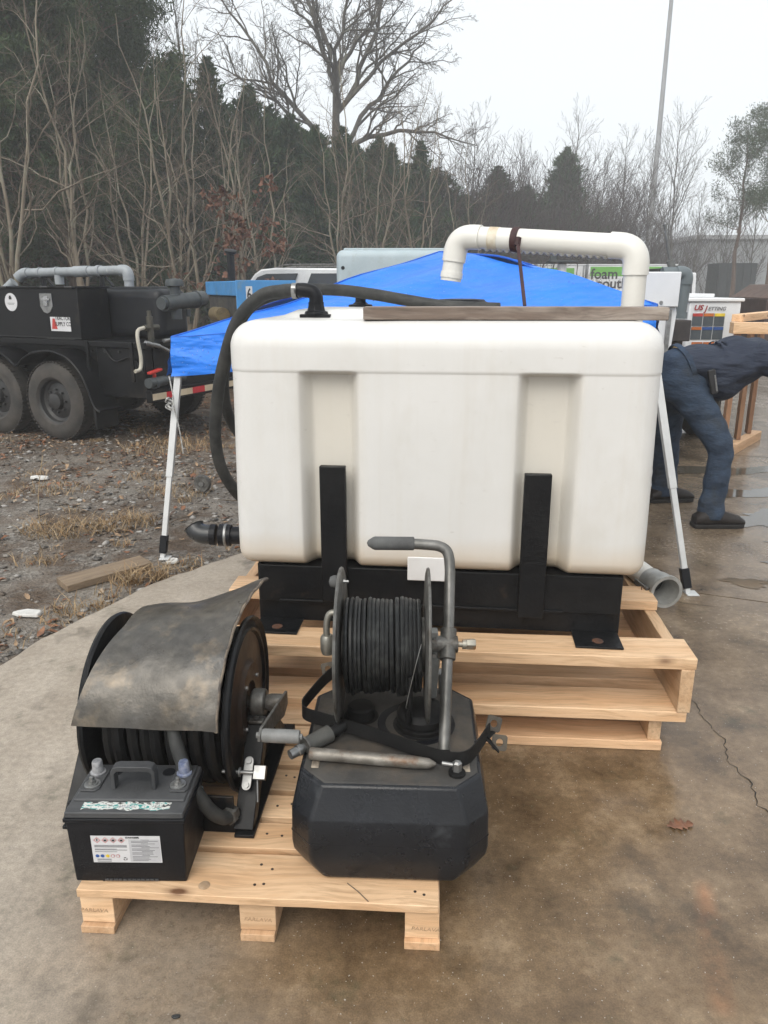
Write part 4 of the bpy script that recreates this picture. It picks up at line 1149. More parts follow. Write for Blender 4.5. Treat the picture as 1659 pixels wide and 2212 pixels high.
tg = MB(); tg.prism([(-.007, 0), (.007, .003), (.006, .024), (0, .027), (-.006, .022)], lambda u, v, w: (.128 + u, -.245 + w, .125 + v), 0, .002); tg.build("paper_tag", PAPER, reel, False)

# ---------------------------------------------------------------- black poly tank with the small reel
ptk = thing("chemical_tank", "black plastic tank with chamfered corners at the pallet's right end, small reel on top", "tank", (.022, 1.70, .127), R(-2.5))
def octa(hx, hy, c):
    return [(-hx + c, -hy), (hx - c, -hy), (hx, -hy + c), (hx, hy - c), (hx - c, hy), (-hx + c, hy), (-hx, hy - c), (-hx, -hy + c)]
def loft(mb, rings):
    n = len(rings[0][0]); vs = []
    for pts, z in rings: vs += [(x, y, z) for x, y in pts]
    fs = [(i * n + j, i * n + (j + 1) % n, (i + 1) * n + (j + 1) % n, (i + 1) * n + j) for i in range(len(rings) - 1) for j in range(n)]
    fs += [tuple(range(n))[::-1], tuple((len(rings) - 1) * n + j for j in range(n))]
    return mb.add(vs, fs)
tk = MB(); loft(tk, [(octa(.18, .245, .05), .0), (octa(.2, .255, .05), .008), (octa(.228, .26, .05), .05), (octa(.231, .26, .05), .07), (octa(.229, .257, .05), .158), (octa(.228, .254, .05), .164), (octa(.213, .226, .058), .236)])
tko = tk.build("body", M("scuffed black polyethylene", (.006, .0065, .008), (.011, .012, .015), spec=.38, sc=5, rough=.2, rough2=.38, bmp=.15, bsc=140, dirt=(.06, .065, .07), dsc=6, dlo=.6, dhi=.8), ptk, True, .018, seg=4)
sm = MB(); loft(sm, [(octa(.2305, .2585, .05), .098), (octa(.2312, .2592, .05), .1), (octa(.2305, .2585, .05), .102)]); sm.build("mould_seam", BLK_PL, tko, False)
tp_ = MB(); loft(tp_, [(octa(.208, .222, .056), .234), (octa(.2, .215, .054), .2385)]); tp_.build("top_panel", M("grimy tank top", (.028, .026, .024), (.055, .05, .044), sc=7, rough=.5, bmp=.25, dirt=(.09, .07, .05), dsc=5, dlo=.5, dhi=.72), tko, True, .004)
for sx in (1, -1):
    q = MB(); q.add(*tap(sx * .178 - .012, sx * .178 + .012, -.17, -.12, .232, sx * .178 - .008, sx * .178 + .008, -.165, -.13, .2415)); q.build("warning_plate", M("faded plate", (.3, .25, .19), (.12, .1, .08), sc=40, rough=.6), tko, True, .002)
cpm = MB(); cpm.lathe([(0, .055), (.05, .055), (.058, .05), (.062, .042), (.065, .04), (.066, .026), (.06, .024), (.06, .016), (.066, .014), (.066, .004), (.075, .003), (.075, 0)], (.075, .03, .236), (0, 0, 1), 40); cpm.build("filler_cap", RUB, ptk)
cpm = MB(); cpm.lathe([(0, .035), (.03, .035), (.036, .03), (.038, .004), (.046, .002), (.046, 0)], (-.085, .065, .2365), (0, 0, 1), 30); cpm.build("vent_cap", RUB, ptk)
rg = MB(); rg.lathe([(.075, 0), (.088, .004), (.1, .004), (.102, 0)], (.06, .035, .237), (0, 0, 1), 40); rg.build("cap_ring", BLK_PL, ptk)
nb = MB(); nb.lathe([(.02, 0), (.02, .006), (.009, .0065), (.009, .01), (0, .01)], (.155, -.175, .2385), (0, 0, 1), 20); nbo = nb.build("drain_washer", RUB, ptk)
nb = MB(); nb.lathe([(0, .01), (.0115, .01), (.0115, .03), (.006, .034), (0, .034)], (.155, -.175, .2385), (0, 0, 1), 6); nb.cyl((.145, -.175, .262), (.12, -.172, .264), .005, n=10); nb.build("bolt", STEEL, nbo)
# brass-nosed drain valve lying on the left shoulder
vv = thing("drain_valve", "grey drain valve with a steel nipple poking out left of the black tank", "valve", (-.15, 1.63, .37), 0)
q = MB((-.15, 1.63, .37)); q.cyl((-.135, 1.655, .385), (-.19, 1.61, .378), .0215, n=20); q.build("valve_body", M("dull grey valve", (.05, .05, .047), (.08, .078, .07), sc=25, rough=.5), vv)
q = MB((-.15, 1.63, .37)); q.lathe([(.0, 0), (.028, 0), (.028, .004), (0, .004)], (-.19, 1.61, .378), (-.77, -.63, -.1), 20); q.build("valve_flange", GREY_M, vv)
q = MB((-.15, 1.63, .37)); q.lathe([(.011, .004), (.0115, .014), (.0145, .014), (.0145, .024), (.0125, .026), (.012, .046), (0, .046)], (-.19, 1.61, .378), (-.77, -.63, -.1), 12); q.build("nipple", STEEL, vv)
q = MB((-.15, 1.63, .37)); q.cyl((-.135, 1.655, .385), (-.1, 1.68, .392), .014, n=14); q.lathe([(.0165, 0), (.0165, .01)], (-.125, 1.662, .387), (.8, .6, .1), 18); q.build("hose_stub", RUB, vv)

# ---------------------------------------------------------------- small hose reel
sr = thing("hose_reel", "small grey hose reel wound with thin black hose, standing on the black tank", "hose reel", (.0, 1.78, .365))
o_ = (.0, 1.78, .365)
cy, c2 = 1.78, .567
tilt = Matrix.Translation((0, cy, c2)) @ Matrix.Rotation(R(-1.5), 4, 'Z') @ Matrix.Translation((0, -cy, -c2))
def T2(p): return tilt @ Vector(p)
for lx, nm in ((-.107, 0), (.107, 1)):
    d = MB(o_); s_ = 1 if lx > 0 else -1
    d.lathe([(.02, -.001), (.14, -.001), (.183, s_ * .003 - .001), (.193, s_ * .007), (.1965, s_ * .009), (.199, s_ * .006), (.197, s_ * .002), (.185, s_ * -.001), (.14, -.003), (.02, -.003)], T2((lx, cy, c2)), (1, R(-1.5), 0), 60, True)
    d.build("flange", GREY_M, sr)
d = MB(o_); d.cyl(T2((-.105, cy, c2)), T2((.105, cy, c2)), .07, n=28); d.build("drum", GREY_M, sr)
for lay, (r0, turns, rh) in enumerate(((.1, 17, .0062), (.1135, 17, .006))):
    hl = MB(o_); N = turns * 28; pts = []; rr = random.Random(60 + lay); wob_ = [rr.uniform(-.005, .005) for _ in range(turns + 2)]
    for i in range(N + 1):
        t = i / N; a = t * turns * 2 * math.pi; k_ = int(t * turns); f_ = t * turns - k_
        jit = wob_[k_] * (1 - f_) + wob_[k_ + 1] * f_; jit *= 1.25
        sag = .006 * max(0, -math.sin(a)) * (1 + jit * 120)
        r_ = r0 + jit * 1.1 + sag
        pts.append(T2((-.098 + .196 * t + jit * .75, cy + r_ * math.cos(a), c2 + r_ * math.sin(a))))
    hl.tube(pts, rh, 7); hl.build("wound_hose", M("chalky thin hose", (.009, .0095, .01), (.05, .052, .05), sc=26, rough=.36, spec=.4, lo=.5, hi=.75), sr)
q = MB(o_); q.tube(smoothpts([T2((.068, cy - .118, c2 - .03)), (.064, cy - .122, c2 - .09), (.06, cy - .115, c2 - .14)]), .006, 8); q.lathe([(.009, 0), (.009, .02), (.004, .03), (0, .03)], (.06, cy - .115, c2 - .135), (-.02, .05, -1), 10); q.build("hose_end", RUB, sr)
q = MB(o_); q.tube(smoothpts([(.09, cy - .12, c2 + .06), (.075, cy - .128, c2), (.055, cy - .128, c2 - .1), (.058, cy - .12, c2 - .115)]), .0012, 5); q.build("loose_wire", STEEL, sr)
# post with foam grip
q = MB(o_); q.tube(smoothpts([(.147, 1.612, .366), (.155, 1.69, .465), (.165, 1.78, .567), (.174, 1.875, .69), (.176, 1.905, .735), (.17, 1.922, .768), (.15, 1.928, .782), (.12, 1.93, .786), (.07, 1.932, .789)], 5), .0145, 16)
q.build("post", M("bare worn tube", (.2, .195, .185), (.1, .098, .09), sc=14, rough=.36, rough2=.55, metal=.6, bmp=.15, stretch=(1, 1, .4)), sr)
q = MB(o_); q.lathe([(.0, 0), (.008, .003), (.0165, .016), (.0185, .022), (.0185, .125), (.0165, .127), (.0, .127)], (-.046, 1.933, .790), (1, 0, -.01), 20); q.build("grip", GRIP, sr)
q = MB(o_); q.cyl((.116, 1.78, c2), (.19, 1.78, c2), .022, n=20); q.cyl((.162, 1.752, c2 - .03), (.168, 1.807, c2 + .03), .021, n=18); q.build("shaft_clamp", GREY_M, sr, True, .002)
q = MB(o_); q.lathe([(.008, 0), (.008, .012), (.013, .012), (.013, .022), (.009, .023)], (.19, 1.78, c2), (1, 0, 0), 12); q.lathe([(.0, .023), (.014, .023), (.015, .042), (.013, .046), (.0, .046)], (.19, 1.78, c2), (1, 0, 0), 6); q.build("swivel_nut", M("plated nut", (.35, .33, .28), (.4, .2, .08), sc=30, lo=.5, hi=.7, rough=.35, metal=.7), sr)
q = MB(o_); q.box(.118, .138, 1.765, 1.795, c2 - .035, c2 + .04); q.prism([(.0, .0), (.025, 0), (.02, -.11), (.006, -.12)], lambda u, v, w: (.118 + u, w, c2 - .035 + v), 1.766, 1.772); q.build("brake_bracket", M("zinc bracket", (.27, .275, .265), (.18, .18, .175), sc=20, rough=.45, metal=.5), sr, True, .0015)
q = MB(o_); q.lathe([(0, 0), (.007, 0), (.007, .01), (0, .01)], (.128, 1.764, c2 + .02), (0, -1, 0), 6); q.lathe([(0, 0), (.006, 0), (.006, .008), (0, .008)], (.128, 1.764, c2 - .022), (0, -1, 0), 6); q.build("bolt", STEEL, sr)
q = MB(o_); q.tube(smoothpts([(-.113, 1.78, c2), (-.135, 1.778, c2 - .004), (-.146, 1.777, c2 + .02), (-.146, 1.777, c2 + .06), (-.138, 1.78, c2 + .085), (-.118, 1.78, c2 + .088)]), .0085, 12); q.lathe([(.0, -.05), (.014, -.045), (.018, -.03), (.018, .0), (.013, .008), (.0, .008)], (-.146, 1.777, c2 + .02), (0, 0, 1), 12); q.build("swivel_elbow", BRASS if False else M("nickel elbow", (.3, .29, .26), (.2, .19, .16), sc=20, rough=.35, metal=.7), sr)
q = MB(o_); q.lathe([(0, 0), (.012, .003), (.016, .012), (.016, .02), (.006, .022), (.006, .03), (0, .03)], (-.14, 1.80, c2 + .165), (1, 0, 0), 18); q.build("crank_knob", GRIP, sr)
q = MB(o_); q.lathe([(0, 0), (.006, 0), (.006, .006), (.004, .006), (.004, .014), (0, .014)], (-.104, 1.80, c2 + .165), (1, 0, 0), 6); q.build("knob_bolt", STEEL, sr)
# lower frame: rear cross tube and the loose front bar
q = MB(o_); q.cyl((-.12, 1.90, .42), (.16, 1.90, .42), .0125, n=14); q.cyl((-.12, 1.90, .42), (-.125, 1.88, .368), .0125, n=14); q.cyl((.16, 1.90, .42), (.165, 1.88, .368), .0125, n=14); q.cyl((-.125, 1.90, .42), (-.12, 1.79, c2), .0125, n=14); q.cyl((.14, 1.90, .42), (.14, 1.79, c2), .0125, n=14); q.build("rear_tube", STEEL, sr)
lb = MB((-.03, 1.555, .37)); lb.lathe([(.0, -.0), (.0135, 0), (.015, .004), (.015, .25), (.012, .285), (.004, .30), (0, .302)], (-.177, 1.572, .384), (.302, -.037, -.004), 18)
tag(lb.build("steel_bar", M("scuffed steel bar", (.27, .25, .22), (.14, .125, .105), sc=22, rough=.4, metal=.55, bmp=.2, dirt=(.13, .08, .05), dsc=14, dlo=.55, dhi=.7), None), "short scuffed round steel bar lying across the black tank's top", "bar").location = (-.03, 1.555, .37)
# flat strap with eyelet plates
sp0 = (.0, 1.7, .37)
stp = thing("steel_strap", "flat black strap with punched end plates bent round the small reel", "strap", sp0)
def ribbon(mb, pts, w, th, ups):
    n = len(pts); vs, fs = [], []
    for i, p in enumerate(pts):
        t = unit(Vector(pts[min(i + 1, n - 1)]) - Vector(pts[max(i - 1, 0)])); u = Vector(ups[i]) if isinstance(ups, list) else Vector(ups)
        u = (u - t * u.dot(t)).normalized(); s_ = t.cross(u)
        for a, b_ in ((-1, -1), (1, -1), (1, 1), (-1, 1)): vs.append(Vector(p) + u * (a * w / 2) + s_ * (b_ * th / 2))
        if i:
            o = 4 * i
            for a, b_ in ((0, 1), (1, 2), (2, 3), (3, 0)): fs.append((o - 4 + a, o + a, o + b_, o - 4 + b_))
    fs += [(0, 1, 2, 3), (4 * n - 1, 4 * n - 2, 4 * n - 3, 4 * n - 4)]
    return mb.add(vs, fs)
q = MB(sp0); ribbon(q, smoothpts([(-.115, 1.96, .41), (-.16, 1.90, .405), (-.205, 1.80, .395), (-.214, 1.765, .39), (-.2, 1.735, .39), (-.15, 1.70, .395), (-.06, 1.655, .395), (.04, 1.60, .393), (.12, 1.555, .39), (.165, 1.54, .39), (.195, 1.545, .392), (.22, 1.575, .395), (.262, 1.65, .40)], 5), .036, .003, (0, .1, 1)); q.build("band", RUB, stp, True, ang=50)
for (x, y, z), an in (((.275, 1.672, .402), .3), ((.285, 1.635, .372), .15), ((-.13, 1.995, .415), -.3), ((-.16, 1.955, .402), -.25)):
    q = MB(sp0); T = Matrix.Translation((x, y, z)) @ Matrix.Rotation(an, 4, 'Y') @ Matrix.Rotation(R(62), 4, 'X')
    vs, fs = [], []
    N = 24
    for zz in (-.0015, .0015):
        for i in range(N):
            a = 2 * math.pi * (i + .5) / N; k_ = .019 / max(abs(math.cos(a)), abs(math.sin(a))); vs.append(T @ Vector((k_ * math.cos(a), k_ * math.sin(a), zz)))
        for i in range(N):
            a = 2 * math.pi * (i + .5) / N; vs.append(T @ Vector((.009 * math.cos(a), .009 * math.sin(a), zz)))
    for i in range(N):
        j = (i + 1) % N
        fs += [(i, N + i, N + j, j), (2 * N + i, 2 * N + j, 3 * N + j, 3 * N + i), (i, j, 2 * N + j, 2 * N + i), (N + i, 3 * N + i, 3 * N + j, N + j)]
    q.add(vs, fs); q.build("eyelet_plate", M("rusty plate", (.09, .075, .055), (.05, .042, .035), sc=25, rough=.55, metal=.4), stp, True)
    q = MB(sp0)
    q.bar(T @ Vector((0, -.019, 0)), (Vector((.25, 1.63, .39)) if x > 0 else Vector((-.12, 1.955, .405))), .02, .003); q.build("end_leaf", RUB, stp, False)
# ---------------------------------------------------------------- big crate pallet under the white tank
CY = R(-4.2)
cr_o = thing("crate_pallet", "large double-deck new pine pallet under the white tank", "pallet", (.175, 2.205, 0), CY)
HW = .80
lumber("ground_board", cr_o, -.02, .07, 0, 1.5, .14, .033, PINE_W, seed=40)
lumber("ground_board", cr_o, -.02, .55, 0, 1.5, .14, .033, PINE_W, seed=41)
lumber("ground_board", cr_o, -.02, 1.0, 0, 1.5, .14, .033, PINE_W, seed=42)
for x in (-.74, 0, .705): lumber("lower_stringer", cr_o, x, .54, .0335, 1.06, .04, .088, PINE, rz=math.pi / 2, seed=int(50 + x * 10))
lumber("backing_board", cr_o, -.02, .13, .036, 1.41, .03, .085, PINE_W, seed=48)
for i, y in enumerate((.045, .245, .445, .645, .845, 1.02)): lumber("middle_board", cr_o, 0, y, .1225, 1.575 - .01 * (i % 2), .14, .037, PINE_W if i % 2 else PINE, seed=60 + i)
for x in (-.775, 0, .775): lumber("upper_stringer", cr_o, x, .525, .160, 1.11, .04, .148, PINE_W if x < 0 else PINE, rz=math.pi / 2, seed=int(70 + x * 10))
lumber("top_board", cr_o, 0, .045, .3085, 1.60, .142, .038, PINE, seed=80)
lumber("top_board", cr_o, 0, .50, .3085, 1.60, .142, .038, PINE, seed=81)
lumber("top_board", cr_o, 0, .93, .3085, 1.60, .142, .038, PINE, seed=82)

# ---------------------------------------------------------------- white tank
TY = R(-6)
tank = thing("water_tank", "large white plastic water tank with two vertical recesses, standing on the crate pallet", "tank", (.17, 2.33, .552), TY)
def m_poly():
    m, n, l, b = nodes("white polyethylene")
    co = ocoord(n, l, False)
    sx = n.new('ShaderNodeSeparateXYZ'); l.new(co, sx.inputs[0])
    c = mix(n, l, ramp(n, l, noise(n, l, co, 2.5, 4, .6), [(.3, 0.0), (.7, 1.0)]), (.68, .67, .65), (.62, .61, .585))
    streak = ramp(n, l, noise(n, l, co, 1.0, 4, .7, (20, 20, .6)), [(.5, 0.0), (.8, .25)])
    c = mix(n, l, streak, c, (.56, .52, .45))
    # warm translucent shading of both recesses, painted into the colour
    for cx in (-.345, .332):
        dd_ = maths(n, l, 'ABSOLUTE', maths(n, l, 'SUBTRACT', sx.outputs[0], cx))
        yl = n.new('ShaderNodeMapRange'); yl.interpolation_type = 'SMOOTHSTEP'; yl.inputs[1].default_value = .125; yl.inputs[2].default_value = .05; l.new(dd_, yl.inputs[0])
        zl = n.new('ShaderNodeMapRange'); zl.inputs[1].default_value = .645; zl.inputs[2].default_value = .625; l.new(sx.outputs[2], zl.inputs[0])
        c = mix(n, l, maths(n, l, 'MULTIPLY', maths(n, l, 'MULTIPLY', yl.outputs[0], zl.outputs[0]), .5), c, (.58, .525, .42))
    # brown water marks: a tide line along the base and scuffs
    lowz = n.new('ShaderNodeMapRange'); lowz.inputs[1].default_value = .15; lowz.inputs[2].default_value = .0; l.new(maths(n, l, 'ADD', sx.outputs[2], maths(n, l, 'MULTIPLY', noise(n, l, co, 6, 3, .6), .05)), lowz.inputs[0])
    c = mix(n, l, maths(n, l, 'MULTIPLY', lowz.outputs[0], .8), c, (.5, .36, .2))
    smg = ramp(n, l, noise(n, l, co, 3.4, 4, .75, (1, 1, .6)), [(.52, 0.0), (.75, .4)])
    c = mix(n, l, smg, c, (.52, .49, .43))
    scf = ramp(n, l, noise(n, l, co, 30, 3, .6, (1, 1, 3)), [(.66, 0.0), (.74, .45)])
    c = mix(n, l, scf, c, (.45, .42, .38))
    l.new(c, b.inputs['Base Color'])
    b.inputs['Roughness'].default_value = .38
    bump(n, l, b, noise(n, l, co, 30, 2, .6), .06, .004)
    return m
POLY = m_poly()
TW, TD, TH, TR_ = .668, .78, .80, .085
def smst(a, b, x):
    t = min(1, max(0, (x - a) / (b - a))); return t * t * (3 - 2 * t)
def tank_pt(x, y, z):
    """rounded box: x in +-TW, y in 0..TD, z in 0..TH, then the moulded features"""
    r_ = .052 + (TR_ - .052) * smst(.1, .7, z); c = Vector((min(max(x, -TW + r_), TW - r_), min(max(y, r_), TD - r_), min(max(z, r_), TH - r_)))
    p = Vector((x, y, z)); d = p - c
    L = max(abs(d.x), abs(d.y), abs(d.z))
    if d.length > 1e-6: p = c + d.normalized() * L
    # recesses on the front and rear, ending at a ledge under the seam
    for cx in (-.345, .332):
        w = smst(.1, .056, abs(p.x - cx)) * smst(.650, .632, p.z)
        if p.y < .2: p.y += .055 * w * smst(.2, .1, p.y)
        elif p.y > TD - .2: p.y -= .055 * w
    # lip above the seam and crowned lid
    k = .003 * smst(.642, .650, p.z)
    n_ = Vector((p.x / TW, (p.y - TD / 2) / (TD / 2), 0))
    p.x += k * smst(.9, 1, abs(n_.x)) * (1 if n_.x > 0 else -1); p.y += k * smst(.85, 1, abs(n_.y)) * (1 if n_.y > 0 else -1)
    if p.z > TH - .02:
        p.z += .028 * smst(.16, .24, p.y) * smst(TD - .05, TD - .2, p.y) * smst(TW - .1, TW - .2, abs(p.x)) - .006 * math.cos(p.x * 2.2) * 0
    p.z -= .010 * (p.x / TW) * 0
    return p
tm = MB()
def dense(a, b, extra, n):
    v = list(np.linspace(a, b, n)) + extra
    return sorted(set(round(q, 4) for q in v if a <= q <= b))
gx = dense(-TW, TW, [cx + s_ * e for cx in (-.345, .332) for s_ in (-1, 1) for e in (.056, .06, .065, .07, .075, .08, .085, .09, .095, .1)] + [s_ * (TW - e) for s_ in (-1, 1) for e in (.01, .02, .035, .05, .07)], 30)
gy = dense(0, TD, [.01, .02, .035, .05, .07, .16, .18, .2, .22, .24] + [TD - e for e in (.01, .02, .035, .05, .07)], 14)
gz = dense(0, TH, [.01, .02, .035, .05, .07, .632, .636, .641, .643, .646, .650, .655] + [TH - e for e in (.01, .02, .035, .05, .07)], 20)
def face(A, B, fn, flip):
    base = len(tm.v); na, nb_ = len(A), len(B)
    vs = [tank_pt(*fn(a, b)) for a in A for b in B]
    fs = [(i * nb_ + j, (i + 1) * nb_ + j, (i + 1) * nb_ + j + 1, i * nb_ + j + 1) for i in range(na - 1) for j in range(nb_ - 1)]
    tm.add(vs, [f[::-1] for f in fs] if flip else fs)
face(gx, gz, lambda a, b: (a, 0, b), False); face(gx, gz, lambda a, b: (a, TD, b), True)
face(gy, gz, lambda a, b: (-TW, a, b), True); face(gy, gz, lambda a, b: (TW, a, b), False)
face(gx, gy, lambda a, b: (a, b, TH), False); face(gx, gy, lambda a, b: (a, b, 0), True)
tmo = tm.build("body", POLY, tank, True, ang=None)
import bmesh
bm = bmesh.new(); bm.from_mesh(tmo.data); bmesh.ops.remove_doubles(bm, verts=bm.verts, dist=.0004); bm.to_mesh(tmo.data); bm.free()
q = MB(); q.box(-.093, .032, -.010, -.004, -.027, .055); q.build("tab", M("white tab", (.7, .69, .68), (.63, .61, .59), sc=6, rough=.5), tank, True, .003)
tl = MB(); tl.lathe([(0, .03), (.05, .03), (.085, .028), (.09, .02), (.1, .018), (.105, 0)], (.055, .62, TH + .026), (0, 0, 1), 8); tl.build("manway_lid", BLK_PL, tank, True, .003)
ft = MB(); ft.box(-.05, .05, -.03, .03, 0, .012); ft.lathe([(.04, .012), (.038, .02), (.03, .022), (.026, .04), (.026, .05)], (0, 0, 0), (0, 0, 1), 8)
ft.v = [tuple(Vector(p) + Vector((-.415, .20, TH + .001))) for p in ft.v]; ft.build("hose_fitting", BLK_PL, tank, True, .002)
el = MB(); el.tube(smoothpts([(-.415, .20, TH + .045), (-.415, .20, TH + .066), (-.425, .20, TH + .082), (-.45, .20, TH + .088), (-.475, .20, TH + .088)]), .023, 14); el.build("elbow", BLK_PL, tank)
f2 = MB(); f2.lathe([(.045, 0), (.045, .01), (.03, .012), (.02, .02), (.018, .05), (0, .05)], (-.32, .58, TH + .025), (0, 0, 1), 12); f2.tube([(-.33, .58, TH + .07), (-.28, .58, TH + .072), (-.262, .58, TH + .064)], .018, 10); f2.build("vent_fitting", BLK_PL, tank, True, .001)
cl = MB(); cl.lathe([(.0235, 0), (.025, .001), (.025, .015), (.0235, .016)], (-.493, .20, TH + .086), (1, 0, 0), 26); cl.box(-.49, -.48, .165, .178, TH + .08, TH + .095); cl.build("hose_clamp", STEEL, tank)

# ---------------------------------------------------------------- steel cradle
cd = thing("tank_cradle", "black welded steel cradle with two uprights holding the white tank", "frame", (.17, 2.33, .3475), TY)
q = MB(); q.box(-.598, .602, .016, .03, .075, .204); q.build("front_panel", BLK_MET, cd, True, .002)
q = MB(); q.box(-.598, .602, .03, .042, .0, .075); q.build("lower_panel", BLK_MET, cd, True, .002)
q = MB(); q.box(-.53, .42, .008, .016, .074, .084); q.build("weld_rod", BLK_MET, cd, True, .002)
for s_ in (-1, 1):
    q = MB(); q.box(s_ * .60 - .006, s_ * .60 + .006, .03, .74, .0, .2035); q.build("end_panel", BLK_MET, cd, True, .002)
    x0 = -.602 if s_ < 0 else .452
    q = MB(); q.box(x0, x0 + .15, -.088, .03, .0, .007); q.build("foot_plate", BLK_MET, cd, True, .002)
    q = MB(); q.lathe([(0, 0), (.018, 0), (.017, .002), (.009, .003), (0, .003)], (x0 + .075, -.045, .0072), (0, 0, 1), 20); q.build("rusty_washer", M("rust", (.12, .05, .025), (.06, .03, .02), sc=40, rough=.8), cd)
    q = MB(); q.box(x0, x0 + .15, .75, .84, .0, .007); q.build("foot_plate", BLK_MET, cd, True, .002)
for cx, z0, z1 in ((-.336, .09, .555), (.312, .062, .545)):
    q = MB(); q.box(cx - .042, cx + .042, -.012, .014, z0, z1); q.build("upright", BLK_MET, cd, True, .003)
    q = MB(); q.box(cx - .042, cx + .042, .766, .80, z0, z1); q.build("upright", BLK_MET, cd, True, .003)
q = MB(); q.box(-.598, .602, .742, .756, .0, .204); q.build("rear_panel", BLK_MET, cd, True, .002)
q = MB(); q.box(-.594, .594, .031, .741, .19, .2); q.build("floor_panel", BLK_MET, cd, False)

# ---------------------------------------------------------------- timber laid on the tank
tb = lumber("weathered_timber", None, 0, 0, 0, .925, .089, .038, OLD_W, seed=90)
tb.location = (.40, 2.43, 1.3535); tb.rotation_euler = (R(.5), R(.0), R(-3.0))
tag(tb, "weathered grey-brown timber lying along the white tank's top front edge", "timber")

# ---------------------------------------------------------------- white pvc stand pipe
pp = (.985, 3.12, .30)
pv = thing("pvc_pipe", "white pvc pipe arching over the white tank, its cam-lock outlet beside the pallet", "pipe", pp)
pr_ = .0445
def elbow(mb, a, c, b, rad, r, k=9, n=22):
    """swept bend from a towards corner c and on to b"""
    a, c, b = Vector(a), Vector(c), Vector(b)
    d0, d1 = (c - a).normalized(), (b - c).normalized()
    p0, p1 = c - d0 * rad, c + d1 * rad
    pts = [p0 - d0 * .035] + [((1 - t) ** 2) * p0 + 2 * t * (1 - t) * c + t * t * p1 for t in [i / k for i in range(k + 1)]] + [p1 + d1 * .035]
    mb.tube(pts, r, n); return p0, p1
A0 = Vector((.985, 3.12, .36)); A1 = Vector((.985, 3.12, 1.600)); A2 = Vector((.315, 3.45, 1.658)); A3 = Vector((.29, 3.45, 1.475))
q = MB(pp); q.cyl(A0, A1 - Vector((0, 0, .07)), pr_, n=24); q.build("riser", PVC, pv)
q = MB(pp); q.cyl(A1 + (A2 - A1).normalized() * .08, A2 + (A1 - A2).normalized() * .08, pr_, n=24); q.build("crossover", PVC, pv)
q = MB(pp); elbow(q, A0, A1, A2, .07, .0505); q.build("elbow", PVC, pv, True)
q = MB(pp); elbow(q, A1, A2, A3, .07, .0505); q.build("elbow", PVC, pv, True)
q = MB(pp); q.cyl(A2 + (A3 - A2) * .5, A3, pr_, n=24); q.cyl(A2 + (A3 - A2) * .80, A2 + (A3 - A2) * .93, pr_ + .004, n=24); q.build("spout", PVC, pv, True)
q = MB(pp); m_ = A1.lerp(A2, .78); dd = (A2 - A1).normalized(); q.cyl(m_ - dd * .02, m_ + dd * .02, pr_ + .0015, n=24); q.build("glue_band", M("primer stain", (.42, .3, .17), (.68, .63, .52), sc=14, rough=.4), pv)
B0 = Vector((.985, 3.12, .355)); B1 = Vector((1.062, 2.70, .345))
q = MB(pp); q.cyl(B0, B1 - (B1 - B0).normalized() * .075, pr_, n=24); q.build("outlet_run", PVC, pv)
q = MB(pp); elbow(q, A1, Vector((.985, 3.12, .355)), B1, .06, .0505); q.build("elbow", PVC, pv, True)
od = (B1 - B0).normalized()
CAMG = M("cast aluminium coupling", (.42, .42, .4), (.3, .3, .285), sc=16, rough=.4, metal=.45, bmp=.15, bsc=90, dirt=(.2, .16, .11), dsc=10, dlo=.58, dhi=.75)
q = MB(pp); q.lathe([(.046, -.09), (.05, -.085), (.05, -.05), (.053, -.048), (.053, -.03), (.058, -.026), (.058, .02), (.065, .022), (.065, .036), (.052, .036), (.049, .0), (.044, -.01), (.043, -.09)], B1, od, 36, True); cpo = q.build("camlock", CAMG, pv, True)
q = MB(pp); q.lathe([(.043, 0), (.0, 0)], B1 - od * .066, od, 24); q.build("bore_shade", M("dark bore shade", (.02, .018, .015), rough=.8), cpo)  # dark disc stands in for the shade deep in the pipe
sd = od.cross(Vector((0, 0, 1))).normalized()
for s_ in (-1, 1):
    q = MB(pp); q.bar(B1 + sd * s_ * .064 + od * -.01, B1 + sd * s_ * .072 - od * .075 + Vector((0, 0, .006)), .008, .02); q.bar(B1 + sd * s_ * .064 - od * .012, B1 + sd * s_ * .064 + od * .012, .016, .024); q.build("cam_arm", GREY_M, cpo, True, .002)
q = MB(pp)
for i in range(6):
    c_ = B1 + sd * .1 + Vector((.02, -.0, -.02 - .016 * i)); q.tube([c_ + Vector((.007 * math.cos(a) * (i % 2), .007 * math.cos(a) * ((i + 1) % 2), .011 * math.sin(a))) for a in np.linspace(0, 6.28, 11)], .0016, 5)
q.tube(smoothpts([B1 + sd * .066, B1 + sd * .085 + Vector((0, 0, .012)), B1 + sd * .1 + Vector((.02, 0, -.012))]), .0016, 5); q.build("keeper_chain", CHAIN, pv)
